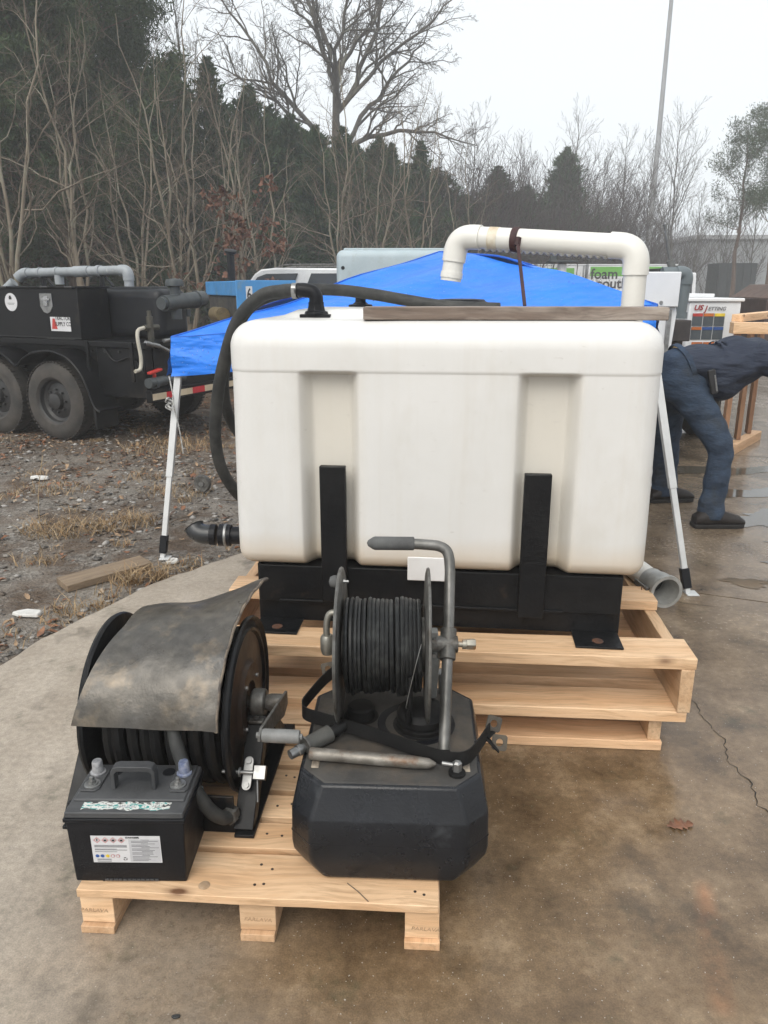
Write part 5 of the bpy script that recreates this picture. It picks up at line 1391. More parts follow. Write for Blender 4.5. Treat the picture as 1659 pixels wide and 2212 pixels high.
# perforated lower side of the crossover: a row of drip drops
q = MB(pp)
for i in range(18):
    c_ = A1.lerp(A2, .16 + .66 * i / 17) - Vector((0, 0, pr_ - .001)); q.lathe([(0, -.011), (.008, -.008), (.014, 0), (.014, .004)], c_, (0, 0, 1), 8)
q.build("water_drops", M("water bead", (.4, .39, .36), (.55, .53, .48), sc=10, rough=.1), pv)
st_ = MB((.545, 3.33, 1.38)); c_ = A1.lerp(A2, .655)
st_.lathe([(pr_ + .004, -.014), (pr_ + .006, 0), (pr_ + .004, .014), (pr_ + .0005, .014), (pr_ + .0005, -.014)], c_, dd, 26, True)
st_.lathe([(0, -.02), (.014, -.016), (.014, .016), (0, .02)], c_ + Vector((.0, -.05, -.01)), (.2, .1, 1), 8)
st_.bar(c_ - Vector((0, .046, .01)), (c_.x - .006, 3.02, 1.382), .013, .006, (0, 1, 0)); so_ = st_.build("rubber_strap", M("dark red rubber strap", (.05, .016, .016), (.025, .012, .013), sc=20, rough=.6), None)
so_.location = (.545, 3.33, 1.38); tag(so_, "dark rubber strap tying the white pipe's crossover down to the tank", "strap")

# ---------------------------------------------------------------- hoses at the tank's left
def w2(x, y, z):
    """tank-local -> world"""
    c_, s_ = math.cos(TY), math.sin(TY); return Vector((.17 + x * c_ - y * s_, 2.33 + x * s_ + y * c_, .552 + z))
def hose(name, pts, r, label, ribs=True):
    b0 = Vector(pts[0]); mb = MB(b0); mb.tube(smoothpts(pts, 9), r, 14); o = mb.build(name, HOSE if ribs else RUB, None); o.location = b0
    return tag(o, label, "hose")
hose("suction_hose", [w2(-.478, .20, TH + .088), (-.335, 2.6, 1.437), (-.41, 2.62, 1.42), (-.49, 2.63, 1.345), (-.55, 2.66, 1.21), (-.592, 2.69, 1.06), (-.612, 2.72, .92), (-.605, 2.76, .80), (-.565, 2.82, .69), (-.52, 2.88, .63)], .0215, "thick black hose looping from the tank's top fitting down its left side")
hose("return_hose", [(.40, 2.72, 1.378), (.22, 2.78, 1.385), (.08, 2.82, 1.405), (-.04, 2.82, 1.425), (-.17, 2.80, 1.44), (-.31, 2.76, 1.437), (-.45, 2.74, 1.395), (-.53, 2.75, 1.29), (-.58, 2.78, 1.15), (-.59, 2.83, 1.02), (-.565, 2.89, .92), (-.51, 2.94, .85)], .0205, "second black hose running behind the timber and down behind the first hose")
oe = (-.68, 2.72, .56)
ol = thing("outlet_elbow", "black pipe elbow with clamps sticking out of the tank's lower left side", "pipe fitting", oe)
q = MB(oe); q.cyl((-.47, 2.72, .548), (-.60, 2.72, .553), .033, n=20); q.build("nipple", BLK_PL, ol)
q = MB(oe); q.cyl((-.575, 2.72, .552), (-.622, 2.72, .554), .041, n=22); q.cyl((-.632, 2.72, .554), (-.655, 2.72, .555), .040, n=22); q.build("coupling", BLK_PL, ol, True, .002)
q = MB(oe); q.tube(smoothpts([(-.65, 2.72, .555), (-.68, 2.72, .557), (-.705, 2.725, .566), (-.718, 2.735, .582)]), [.037] * 18 + [.04], 18); q.build("elbow", M("wet black elbow", (.015, .017, .019), (.03, .032, .035), sc=9, rough=.25), ol)
q = MB(oe); q.lathe([(.0425, 0), (.0432, .001), (.0432, .009), (.0425, .01)], (-.59, 2.72, .552), (-1, 0, 0), 24); q.build("clamp", STEEL, ol)

# ---------------------------------------------------------------- blue pop-up canopy, set low
def m_canopy():
    m, n, l, b = nodes("blue canopy cloth")
    co = ocoord(n, l, False)
    c = mix(n, l, ramp(n, l, noise(n, l, co, 3, 4, .6), [(.3, 0.0), (.7, 1.0)]), (.022, .2, .76), (.016, .16, .68))
    wet = ramp(n, l, noise(n, l, co, 95, 1, .3), [(.70, 0.0), (.74, 1.0)])
    l.new(mix(n, l, maths(n, l, 'MULTIPLY', wet, .4), c, (.3, .45, .85)), b.inputs['Base Color'])
    b.inputs['Roughness'].default_value = .45
    b.inputs['Specular IOR Level'].default_value = .36
    wv = n.new('ShaderNodeTexNoise'); wv.inputs['Scale'].default_value = 2.4; wv.inputs['Detail'].default_value = 3
    mp = n.new('ShaderNodeMapping'); mp.inputs['Scale'].default_value = (1, 1, 3.0); l.new(co, mp.inputs['Vector']); l.new(mp.outputs[0], wv.inputs['Vector'])
    bump(n, l, b, maths(n, l, 'ADD', wv.outputs['Fac'], maths(n, l, 'MULTIPLY', wet, .12)), 1.0, .07)
    b.inputs['Transmission Weight'].default_value = 0.0
    return m
BLUE = m_canopy()
K = [Vector((-1.15, 4.20, 1.185)), Vector((1.285, 3.70, 1.365)), Vector((1.88, 6.18, 1.40)), Vector((-.63, 6.70, 1.23))]
PK = Vector((.36, 5.2, 1.668))
cn = thing("canopy", "low blue pop-up canopy with white legs standing behind the white tank", "canopy", (.36, 5.0, 0))
EX = [1.0, 1.5, 1.6, 1.0]
def panel(a, b, ea, eb):
    def fn(u, v):        # u: peak -> eave, v: corner a -> corner b
        e = a.lerp(b, v); ex = ea * (1 - v) + eb * v
        p = PK.lerp(e, u); sag = -.055 * math.sin(math.pi * v) * u * (1.0 - .25 * u)
        p.z = PK.z + (e.z - PK.z) * (u ** ex) + sag + .016 * math.sin(9 * v + 7 * u) * u + .008 * math.sin(23 * v + 4 * u) * u * u + .03 * math.sin(13 * (u + .7 * v) + 3) * u * (1 - u) * 2 + .012 * math.sin(11 * (u - .8 * v)) * u * (1 - u) * 2
        return p
    return fn
cb = MB((.36, 5.0, 0))
for i in range(4): cb.grid(panel(K[i], K[(i + 1) % 4], EX[i], EX[(i + 1) % 4]), 18, 24)
rc_ = cb.build("roof_cloth", BLUE, cn, True, ang=None)
SEAM = M("blue seam tape", (.012, .11, .5), (.01, .09, .42), sc=30, rough=.6)
for i in range(4):
    fn = panel(K[i], K[(i + 1) % 4], EX[i], EX[(i + 1) % 4]); q = MB((.36, 5.0, 0)); q.tube([Vector(fn(t / 18, 0.0)) + Vector((0, 0, .001)) for t in range(19)], .006, 6); q.build("hip_seam", SEAM, rc_)
    q = MB((.36, 5.0, 0)); q.tube([Vector(fn(1.0, t / 24)) + Vector((0, 0, .001)) for t in range(25)], .005, 6); q.build("eave_seam", SEAM, rc_)
for i in range(4):
    a, b_ = K[i], K[(i + 1) % 4]
    fn = panel(a, b_, EX[i], EX[(i + 1) % 4]); nrm = (b_ - a).cross(Vector((0, 0, 1))).normalized()
    vb = MB((.36, 5.0, 0))
    def val(u, v, a=a, b_=b_, fn=fn, nrm=nrm, i=i):
        p = Vector(fn(1.0, v)); d = .205 * u
        wv_ = .010 * math.sin(31 * v + 6 * u + i) * u + .008 * math.sin(13 * v - 9 * u + 2 * i) * u + .006 * math.sin(57 * v + 21 * u) * u
        return p + nrm * (wv_ + .004 + .035 * u) - Vector((0, 0, d * (1 - .06 * math.sin(math.pi * v))))
    vb.grid(val, 8, 60); vb.build("valance", BLUE, cn, True, ang=None)
LEGM = M("white enamelled leg", (.62, .63, .63), (.54, .55, .55), sc=8, rough=.4)
FEET = [Vector((-1.234, 3.985, 0)), Vector((1.497, 3.475, 0)), Vector((2.06, 6.42, 0)), Vector((-.72, 6.93, -.03))]
for i in range(4):
    ft_ = FEET[i]; tp_ = K[i] + (PK - K[i]) * .03 - Vector((0, 0, .03))
    d = (ft_ - tp_).normalized()
    q = MB((.36, 5.0, 0)); q.bar(tp_.lerp(ft_, .6), ft_ - d * .085, .028, .028, (0, 1, 0)); lo_ = q.build("leg", LEGM, cn, True, .003)
    q = MB((.36, 5.0, 0)); q.bar(tp_, tp_.lerp(ft_, .62), .035, .035, (0, 1, 0)); q.build("outer_leg", LEGM, lo_, True, .002)
    q = MB((.36, 5.0, 0)); q.bar(ft_ - d * .13, ft_ - d * .03, .04, .04, (0, 1, 0)); q.build("leg_bracket", BLK_PL, lo_, True, .003)
    q = MB((.36, 5.0, 0)); q.box(ft_.x - .012, ft_.x + .045, ft_.y - .035, ft_.y + .03, ft_.z + .001, ft_.z + .006); q.bar(ft_ + Vector((0, 0, .004)), ft_ - d * .04, .024, .024, (0, 1, 0)); q.build("foot", LEGM, lo_, True, .001)
for i in range(4):      # truss under the cloth
    a, b_ = K[i], K[(i + 1) % 4]; m_ = a.lerp(b_, .5) - Vector((0, 0, .12))
    q = MB((.36, 5.0, 0)); a = a.lerp(PK, .06) - Vector((0, 0, .16)); b_ = b_.lerp(PK, .06) - Vector((0, 0, .16)); m_ = a.lerp(b_, .5) - Vector((0, 0, .06)); q.bar(a, m_, .012, .024); q.bar(b_, m_, .012, .024); q.build("truss_bar", LEGM, cn, True)
q = MB((.36, 5.0, 0)); q.cyl(PK - Vector((0, 0, .03)), PK - Vector((0, 0, .5)), .02, n=12); q.build("peak_pole", LEGM, cn)
# knotted cord hanging from the front left leg
kx = Vector((-1.155, 4.15, .93)); rr = random.Random(3)
q = MB((.36, 5.0, 0)); q.tube(smoothpts([kx + Vector((0, -.03, .06)), kx + Vector((.012, -.045, 0)), kx + Vector((.02, -.05, -.05)), kx + Vector((.018, -.05, -.1)), kx + Vector((.035, -.05, -.2)), kx + Vector((.045, -.05, -.29)), kx + Vector((.05, -.05, -.36))]), .004, 6)
q.tube(smoothpts([kx + Vector((rr.uniform(-.028, .028), -.05 + rr.uniform(-.02, .01), -.085 + rr.uniform(-.04, .04))) for _ in range(16)], 4), .0042, 6); q.build("tie_cord", M("white cord", (.55, .55, .52), (.2, .2, .2), sc=60, rough=.8), cn)
q = MB((.36, 5.0, 0)); e_ = K[1] - Vector((0, 0, .2)); q.tube(smoothpts([e_, e_ + Vector((.02, -.03, -.04)), e_ + Vector((.03, -.02, -.1)), e_ + Vector((.05, 0, -.16))]), .003, 6); q.build("tie_cord", M("white cord", (.55, .55, .52)), cn)

# ---------------------------------------------------------------- bits lying about
pk_ = lumber("old_plank", None, 0, 0, 0, .46, .14, .038, OLD_P, seed=95); pk_.location = (-1.475, 3.765, -.022); pk_.rotation_euler = (R(2), R(-1), R(43)); tag(pk_, "old muddy plank lying on the gravel beside the canopy leg", "plank")
def leaf_obj(x, y, s, rz, label, mt, seed, z=.002):
    rr = random.Random(seed); up = leaf_shape(True); mb = MB((0, 0, 0)); vs, fs = [], []
    for u, w in up:
        zc = .22 * (u - .45) ** 2 + .02 * rr.uniform(-1, 1)
        vs += [(u - .5, w, zc + .35 * w + .03 * rr.uniform(-1, 1)), (u - .5, 0, zc), (u - .5, -w, zc + .3 * w + .03 * rr.uniform(-1, 1))]
    for i in range(len(up) - 1): fs += [(3 * i, 3 * i + 1, 3 * i + 4, 3 * i + 3), (3 * i + 1, 3 * i + 2, 3 * i + 5, 3 * i + 4)]
    vs = [tuple(Vector(p) * s) for p in vs]; mb.add(vs, fs); o = mb.build("fallen_leaf", mt, None, True, ang=None)
    o.location = (x, y, z); o.rotation_euler = (0, 0, rz)
    sm_ = o.modifiers.new("thickness", 'SOLIDIFY'); sm_.thickness = .0006
    return tag(o, label, "leaf")
leaf_obj(.83, 1.79, .078, .1, "curled rust-brown oak leaf lying alone on the wet slab", M("oak leaf", (.22, .1, .055), (.13, .06, .035), sc=40, rough=.5), 2)
leaf_obj(3.05, 5.35, .1, .8, "brown leaf on the slab beyond the worker's front boot", LM[0], 3)
leaf_obj(1.75, 2.85, .03, .3, "tiny dark leaf scrap on the slab right of the pallet", LM[2], 6)
def chunk(name, x, y, s, mat, label, cat, seed, z=-.02, rz=0):
    rr = random.Random(seed); mb = MB(); N = 9
    ring = [(math.cos(2 * math.pi * i / N) * rr.uniform(.7, 1.1), math.sin(2 * math.pi * i / N) * rr.uniform(.6, 1.0)) for i in range(N)]
    vs = [(s[0] * a, s[1] * b_, 0) for a, b_ in ring] + [(s[0] * a * .92, s[1] * b_ * .9, s[2] * rr.uniform(.75, 1.1)) for a, b_ in ring]
    mb.add(vs, [tuple(range(N))[::-1], tuple(range(N, 2 * N))] + [(i, (i + 1) % N, N + (i + 1) % N, N + i) for i in range(N)])
    o = mb.build(name, mat, None, True, .004); o.location = (x, y, z); o.rotation_euler = (rr.uniform(-.12, .12), rr.uniform(-.12, .12), rz); return tag(o, label, cat)
SLATE = M("broken slab piece", (.2, .19, .175), (.13, .125, .115), sc=12, rough=.7, bmp=.3)
chunk("stone_slab", -2.62, 4.55, (.1, .075, .02), SLATE, "flat pale stone slab on the gravel at the photo's left, farther of two", "stone", 1, rz=.6)
chunk("stone_slab", -2.42, 4.38, (.1, .06, .022), M("dark slab piece", (.12, .115, .1), (.07, .068, .06), sc=12, rough=.6), "flat dark stone slab on the gravel beside the pale one", "stone", 2, rz=.2)
chunk("plaster_lump", -1.66, 3.27, (.075, .05, .018), M("white plaster", (.62, .61, .58), (.5, .49, .46), sc=20, rough=.8), "lump of white plaster on the gravel near the slab edge", "rubble", 3)
chunk("plaster_lump", -2.75, 5.9, (.09, .05, .02), M("white plaster", (.62, .61, .58)), "white crumpled scrap among the leaves at the photo's left", "rubble", 4)
chunk("red_cap", -1.62, 5.55, (.02, .02, .02), M("red plastic", (.6, .04, .03), rough=.4), "small red plastic cap lying on the leaves", "cap", 5)
chunk("paper_scrap", .22, 2.03, (.008, .006, .003), PAPER, "tiny white paper scrap on the wet slab in front of the crate pallet", "scrap", 6, z=.001)
chunk("white_rag", -1.18, 3.97, (.05, .035, .022), M("white plaster", (.62, .61, .58)), "crumpled white rag at the canopy leg's foot", "rag", 7, z=-.02)
chunk("dark_scrap", -.43, 1.21, (.012, .007, .004), M("dark scrap", (.02, .02, .02), rough=.5), "small black scrap on the slab at the photo's bottom edge", "scrap", 8, z=.001)
chunk("pebble", .93, 2.48, (.010, .007, .006), ST[2], "dark pebble on the slab beside the crate pallet's corner", "pebble", 9, z=.001)
wd = MB((-2.2, 4.63, -.03)); wd.tube(smoothpts([(-2.2, 4.63, -.03), (-2.19, 4.63, .15), (-2.165, 4.64, .3), (-2.13, 4.64, .44)]), .0022, 5); wd.tube([(-2.18, 4.635, .22), (-2.14, 4.63, .28), (-2.11, 4.63, .33)], .0014, 5); wd.tube([(-2.168, 4.64, .3), (-2.19, 4.64, .36)], .0014, 5); wd.tube([(-2.15, 4.64, .37), (-2.105, 4.64, .405)], .0013, 5)
wo_ = wd.build("weed_stalk", GRM[1], None); wo_.location = (-2.2, 4.63, -.03); tag(wo_, "tall dry weed stalk standing in the largest grass tuft", "weed")
for i, (x, y, L_, a, lab_) in enumerate([(-1.06, 3.55, .26, .45, "long pale straw stick lying at the slab edge beside the old plank"), (-1.05, 5.2, .3, -.35, "thin dark stick on the gravel right of the canopy leg"), (-1.35, 4.75, .2, 1.1, "short bent twig in the grass beside the canopy leg")]):
    s0 = (x, y, -.015); q = MB(s0); dv = Vector((math.cos(a), math.sin(a), 0)) * L_ / 2
    q.tube(smoothpts([Vector(s0) - dv, Vector(s0) + Vector((0, .008, .006)), Vector(s0) + dv]), .004, 6); o = q.build("stick", GRM[1] if i == 0 else BK_TWIG, None); o.location = s0; tag(o, lab_, "stick")
# pine straw / splinter on the small pallet
q = MB((-.06, 1.415, .127)); q.tube([(-.085, 1.44, .128), (-.06, 1.415, .1285), (-.035, 1.385, .128)], .0011, 5); o = q.build("splinter", BK_TWIG, None); o.location = (-.06, 1.415, .127); tag(o, "thin dark splinter on the small pallet's front board", "splinter")
# ---------------------------------------------------------------- black jetter trailer on the left
TYRE = M("dusty tyre rubber", (.03, .028, .026), (.06, .053, .046), sc=6, rough=.75, bmp=.2, bsc=60)
RIM = M("black wheel", (.014, .014, .015), (.028, .027, .026), sc=8, rough=.45)
BODY_B = M("black trailer paint", (.0045, .005, .006), (.008, .008, .009), spec=.22, sc=3, rough=.3, rough2=.48, dirt=(.045, .036, .028), dsc=1.6, dlo=.58, dhi=.8)
GREY_PVC = M("grey pvc", (.3, .32, .335), (.23, .25, .265), sc=5, rough=.35, dirt=(.5, .5, .5), dsc=5, dlo=.62, dhi=.75)
TANK_B = M("black poly tank", (.008, .009, .011), (.013, .014, .017), spec=.35, sc=3, rough=.4, rough2=.55)
GLASS = M("tinted car glass", (.03, .036, .042), (.045, .05, .056), sc=1.5, rough=.08, rough2=.12)
def wheel_mesh():
    t = MB(); w = .115
    t.lathe([(.215, -w * .8), (.24, -w), (.30, -w * 1.05), (.36, -w * .92), (.385, -w * .7), (.39, -w * .3), (.39, w * .3), (.385, w * .7), (.36, w * .92), (.3, w * 1.05), (.24, w), (.215, w * .8)], (0, 0, 0), (0, 1, 0), 56)
    for i in range(56):
        a = i * 2 * math.pi / 56
        for s_ in (-1, 1):
            T = Matrix.Rotation(-a, 4, 'Y') @ Matrix.Translation((0, s_ * w * .62, .388)); t.box(-.012, .012, -.03, .03, -.004, .006, T)
    rm = MB()
    rm.lathe([(.218, -w * .8), (.222, -w * .86), (.21, -w * .78), (.2, -w * .45), (.175, -w * .3), (.15, -w * .38), (.1, -w * .5), (.085, -w * .52), (.08, -w * .9), (.05, -w * 1.0), (.0, -w * 1.0)], (0, 0, 0), (0, 1, 0), 40)
    rm.lathe([(.218, w * .8), (.2, w * .4), (.0, w * .3)], (0, 0, 0), (0, 1, 0), 32)
    nt = MB()
    for i in range(8):
        a = i * math.pi / 4; nt.lathe([(0, -.03), (.011, -.026), (.012, 0)], (.115 * math.cos(a), -w * .5, .115 * math.sin(a)), (0, 1, 0), 6)
    return t, rm, nt
def wheel(parent, x, y, z):
    o = bpy.data.objects.new("wheel", None); o.empty_display_size = .1; C.objects.link(o); o.parent = parent; o.location = (x, y, z)
    if not WH:
        t, r_, n_ = wheel_mesh(); WH.extend([t.build("tyre", TYRE, o, True), r_.build("rim", RIM, o, True), n_.build("lug_nuts", RIM, o, True)])
    else:
        for p in WH:
            c_ = p.copy(); C.objects.link(c_); c_.parent = o
    return o
WH = []
trl = thing("jetter_trailer", "black tandem-axle jetter trailer with toolbox and water tank on the left", "trailer", (-3.30, 7.55, -.03), R(-26))
for x in (0, -.86):
    wheel(trl, x, .13, .385); w_ = wheel(trl, x, 1.80, .385)
q = MB(); q.box(-3.2, 1.12, .27, 1.66, .5, .93); q.build("bed", BODY_B, trl, True, .01)
q = MB(); q.box(-3.25, 1.16, .12, 1.82, .93, .985); q.build("deck_rim", BODY_B, trl, True, .006)
q = MB(); q.box(.50, 1.10, .16, .27, .46, .93); q.build("side_skirt", BODY_B, trl, True, .01)
def fend(off):
    prof = [(.66, .33), (.60, .36), (.555, .45), (.50, .60), (.42, .72), (.30, .82), (.14, .872), (0, .88), (-.2, .85), (-.34, .78), (-.43, .72), (-.52, .78), (-.66, .85), (-.86, .88), (-1.0, .872), (-1.16, .82), (-1.3, .70), (-1.4, .5), (-1.46, .36)]
    P = smoothpts([(a, 0, b_) for a, b_ in prof], 3); n_ = len(P) - 1
    q = MB(); q.sheet(lambda u, v: (P[round(u * n_)].x, off + .29 * v - .02, P[round(u * n_)].z), n_, 2, .008)
    q.tube([p + Vector((0, off - .02, 0)) for p in P], .012, 6); return q
fend(0.0).build("fender", BODY_B, trl, True); fend(1.66).build("fender", BODY_B, trl, True)
q = MB(); q.cyl((0, .1, .385), (0, 1.85, .385), .04, n=12); q.cyl((-.86, .1, .385), (-.86, 1.85, .385), .04, n=12); q.build("axles", RIM, trl)
# toolbox
q = MB(); q.box(-1.55, .36, .13, .52, .987, 1.47); tbx = q.build("toolbox", BODY_B, trl, True, .008)
q = MB(); q.box(-1.57, .38, .115, .54, 1.47, 1.488); q.build("toolbox_lid", BODY_B, tbx, True, .005)
q = MB(); q.box(-1.55, .36, .124, .13, 1.0, 1.006); q.build("lower_seam", RIM, tbx, False)
q = MB(); q.add([(-.56 + .088 * math.cos(a), .1285, 1.335 + .088 * math.sin(a)) for a in np.linspace(0, 2 * math.pi, 29)[:-1]], [tuple(range(28))]); rs = q.build("round_sticker", PAPER, tbx, False)
q = MB(); q.box(-.585, -.545, .1275, .1283, 1.36, 1.385); q.box(-.58, -.552, .1275, .1283, 1.385, 1.398); q.build("sticker_mark", INK, rs, False)
q = MB(); q.box(-.61, -.51, .1275, .1283, 1.322, 1.327); q.box(-.6, -.52, .1275, .1283, 1.31, 1.314); q.build("sticker_print", INK_G, rs, False)
q = MB(); q.prism([(-.08, .09), (.08, .09), (.085, -.03), (.045, -.085), (0, -.1), (-.045, -.085), (-.085, -.03)], lambda u, v, w: (-.06 + u, w, 1.33 + v), .122, .1298); lk = q.build("latch", STEEL, tbx, True, .002)
q = MB(); q.box(-.115, .0, .110, .121, 1.352, 1.374); q.box(-.088, -.03, .112, .121, 1.30, 1.392); q.build("latch_handle", M("chrome", (.5, .5, .5), (.35, .35, .35), sc=10, rough=.2, metal=.9), lk, True, .003)
q = MB(); q.box(-.035, .235, .1255, .1292, 1.065, 1.2); ts_ = q.build("maker_plate", PAPER, tbx, True, .003)
text_mesh("lettering", "TRACTOR\nSUPPLY CO", .056, INK, ts_, frame((.135, .1245, 1.16), (1, 0, 0), (0, 0, 1)), bold=.001, sx=.78)
q = MB(); q.prism([(-.02, 1.085), (.055, 1.085), (.03, 1.185), (-.0, 1.185)], lambda u, v, w: (u, w, v), .1243, .1254); q.build("red_mark", RED_I, ts_, False)
q = MB(); q.box(-.42, -.3, .122, .1305, .955, .975); q.build("side_lamp", M("amber lens", (.35, .1, .03), rough=.3), trl, True, .003)
for x_ in (-1.2, -.62, -.05, .28):
    q = MB(); q.cyl((x_ - .05, .112, 1.478), (x_ + .05, .112, 1.478), .011, n=8); q.build("lid_hinge", RIM, tbx, True)
for x_ in (.45, .62, .8, .97):
    q = MB(); q.lathe([(0, .012), (.014, .01), (.016, 0)], (x_, .155, .89), (0, -1, 0), 8); q.build("bolt", RIM, trl)
for x_ in (.42, .98):
    q = MB(); q.box(x_, x_ + .035, .10, .12, .62, .985); q.build("stake_pocket", BODY_B, trl, True, .003)
q = MB(); q.tube(smoothpts([(.6, .15, .93), (.75, .14, .80), (.95, .15, .84), (1.1, .14, .7)]), .009, 6); q.build("brake_line", RUB, trl)
q = MB(); q.box(.57, .60, -.02, .26, .16, .36); q.build("mud_flap", RUB, trl, True, .003)
q = MB(); q.add([(-.1 + .02 * i, .1145, 1.0 + .004 * math.sin(i * 2.1)) for i in range(20)] + [(-.1 + .02 * i, .1145, .99) for i in range(20)], [(i, i + 1, 21 + i, 20 + i) for i in range(19)]); q.build("weld_bead", RIM, tbx, False)
# water tank on the trailer
def rbox(mb, x0, x1, y0, y1, z0, z1, r, k=5):
    N = 8
    def f(a, b_, fx): pass
    g_ = lambda a, b_: sorted(set([a, b_] + [a + r * (1 - math.cos(i * math.pi / 2 / k)) for i in range(1, k + 1)] + [b_ - r * (1 - math.cos(i * math.pi / 2 / k)) for i in range(1, k + 1)] + list(np.linspace(a, b_, 6))))
    GX, GY, GZ = g_(x0, x1), g_(y0, y1), g_(z0, z1)
    def pt(x, y, z):
        c = Vector((min(max(x, x0 + r), x1 - r), min(max(y, y0 + r), y1 - r), min(max(z, z0 + r), z1 - r))); d = Vector((x, y, z)) - c
        L = max(abs(d.x), abs(d.y), abs(d.z)); return c + d.normalized() * L if d.length > 1e-7 else c
    for A, B, fn, fl in ((GX, GZ, lambda a, b_: (a, y0, b_), 0), (GX, GZ, lambda a, b_: (a, y1, b_), 1), (GY, GZ, lambda a, b_: (x0, a, b_), 1), (GY, GZ, lambda a, b_: (x1, a, b_), 0), (GX, GY, lambda a, b_: (a, b_, z1), 0), (GX, GY, lambda a, b_: (a, b_, z0), 1)):
        nb_ = len(B); fs = [(i * nb_ + j, (i + 1) * nb_ + j, (i + 1) * nb_ + j + 1, i * nb_ + j + 1) for i in range(len(A) - 1) for j in range(nb_ - 1)]
        mb.add([pt(*fn(a, b_)) for a in A for b_ in B], [f_[::-1] for f_ in fs] if fl else fs)
    return mb
q = MB(); rbox(q, -.2, .98, .56, 1.0, .986, 1.465, .09); pt_ = q.build("water_tank", TANK_B, trl, True, ang=60)
q = MB(); rbox(q, .0, .8, .66, .92, 1.455, 1.485, .02); q.build("tank_crown", TANK_B, pt_, True, ang=60)
# grey overhead pipe
G1, G2 = Vector((-.78, .50, 1.62)), Vector((.62, .46, 1.635))
q = MB(); q.cyl(G1, G2, .045, n=18); gp_ = q.build("overhead_pipe", GREY_PVC, trl)
for t0_, t1_, r_ in ((.55, .70, .053), (.18, .2, .052), (.36, .38, .052), (.78, .81, .055)): q = MB(); q.cyl(G1.lerp(G2, t0_), G1.lerp(G2, t1_), r_, n=18); q.build('pipe_coupling', GREY_PVC, gp_)
q = MB(); elbow(q, G1, G2 + Vector((.09, 0, 0)), G2 + Vector((.09, 0, -.2)), .06, .053, n=18); q.build("pipe_elbow", GREY_PVC, gp_)
q = MB(); q.cyl(G2 + Vector((.09, 0, -.08)), G2 + Vector((.09, 0, -.15)), .045, n=18); q.build("pipe_spout", GREY_PVC, gp_)
q = MB(); elbow(q, G2, G1, G1 + Vector((-.14, -.06, -.12)), .05, .053, n=18); q.cyl(G1 + Vector((-.1, -.045, -.09)), G1 + Vector((-.2, -.09, -.18)), .05, n=18); q.build("pipe_elbow", GREY_PVC, gp_)
q = MB(); q.cyl(G1.lerp(G2, .38) - Vector((0, 0, .03)), G1.lerp(G2, .38) - Vector((0, 0, .12)), .045, n=16); q.build("pipe_tee", GREY_PVC, gp_)
for t_ in (.2, .8):
    c_ = G1.lerp(G2, t_); q = MB(); q.bar(c_ - Vector((0, 0, .04)), Vector((c_.x + .02, c_.y, 1.486)), .035, .035, (0, 1, 0)); q.bar(c_ + Vector((.03, 0, -.03)), Vector((c_.x + .16, c_.y, 1.486)), .012, .03, (0, 1, 0)); q.build("pipe_support", BODY_B, trl)
# fittings at the rear
q = MB(); q.cyl((1.13, .62, 1.18), (1.13, .62, 1.47), .05, n=16); q.lathe([(0, .07), (.075, .06), (.085, .04), (.085, .0), (.05, -.005), (.045, -.05)], (1.13, .62, 1.49), (0, 0, 1), 20); rf = q.build("filler_neck", M("dark grey fitting", (.04, .048, .05), (.06, .066, .068), sc=8, rough=.4), trl)
q = MB(); q.cyl((1.14, .44, 1.33), (1.14, 1.02, 1.37), .075, n=18); q.cyl((1.14, .40, 1.33), (1.14, .46, 1.334), .058, n=18); q.cyl((1.14, .9, 1.36), (1.14, .93, 1.362), .085, n=18); q.cyl((1.14, .62, 1.26), (1.14, .62, 1.2), .025, n=10); q.cyl((1.14, .78, 1.27), (1.14, .78, 1.2), .025, n=10); q.build("strainer", M("dark grey fitting", (.04, .048, .05)), rf)
q = MB(); q.cyl((1.15, .22, .985), (1.15, .22, 1.22), .03, n=12); q.cyl((1.15, .22, 1.22), (1.15, .22, 1.27), .02, n=12); q.cyl((1.15, .14, 1.12), (1.15, .32, 1.12), .028, n=12); vl = q.build("outlet_valve", M("dark brass", (.055, .055, .045), (.1, .09, .07), sc=14, rough=.4, metal=.4), trl)
q = MB(); q.tube(smoothpts([(1.15, .14, 1.12), (1.15, .06, 1.10), (1.16, .035, 1.02), (1.165, .05, .86), (1.165, .03, .76), (1.165, -.04, .74)]), .017, 9); q.build("clear_hose", M("cloudy hose", (.5, .47, .4), (.4, .37, .3), sc=10, rough=.35), vl)
q = MB(); q.cyl((1.15, .14, .985), (1.17, .3, .945), .022, n=10); q.cyl((1.17, .3, .945), (1.19, .48, .86), .016, n=10); q.cyl((1.17, .36, .99), (1.17, .5, 1.0), .02, n=10); q.build("coupler", STEEL, vl)
q = MB(); q.cyl((1.16, .12, .615), (1.16, .34, .62), .048, n=16); q.cyl((1.16, .30, .62), (1.16, .62, .625), .038, n=16); q.cyl((1.16, .19, .61), (1.16, .23, .61), .056, n=16); bv = q.build("ball_valve", M("dark grey fitting", (.04, .048, .05)), trl)
q = MB(); q.cyl((1.16, .21, .66), (1.16, .21, .70), .018, n=10); q.bar((1.16, .14, .705), (1.16, .3, .73), .05, .024); q.build("valve_handle", M("red plastic", (.6, .04, .03)), bv, True, .006)
q = MB(); q.box(1.12, 1.19, .12, 1.86, .43, .545); bmpr = q.build("rear_bumper", BODY_B, trl, True, .004)
for i in range(9):
    q = MB(); y0 = .13 + i * .19
    q.box(1.1915, 1.1935, y0, y0 + (.19 if i % 2 else .19) - .001, .455, .515); q.build("reflective_tape", M("red reflector tape", (.55, .02, .03), (.5, .02, .03), rough=.35) if i % 2 else M("white reflector tape", (.62, .52, .38), (.5, .4, .27), sc=6, rough=.4), bmpr, False)
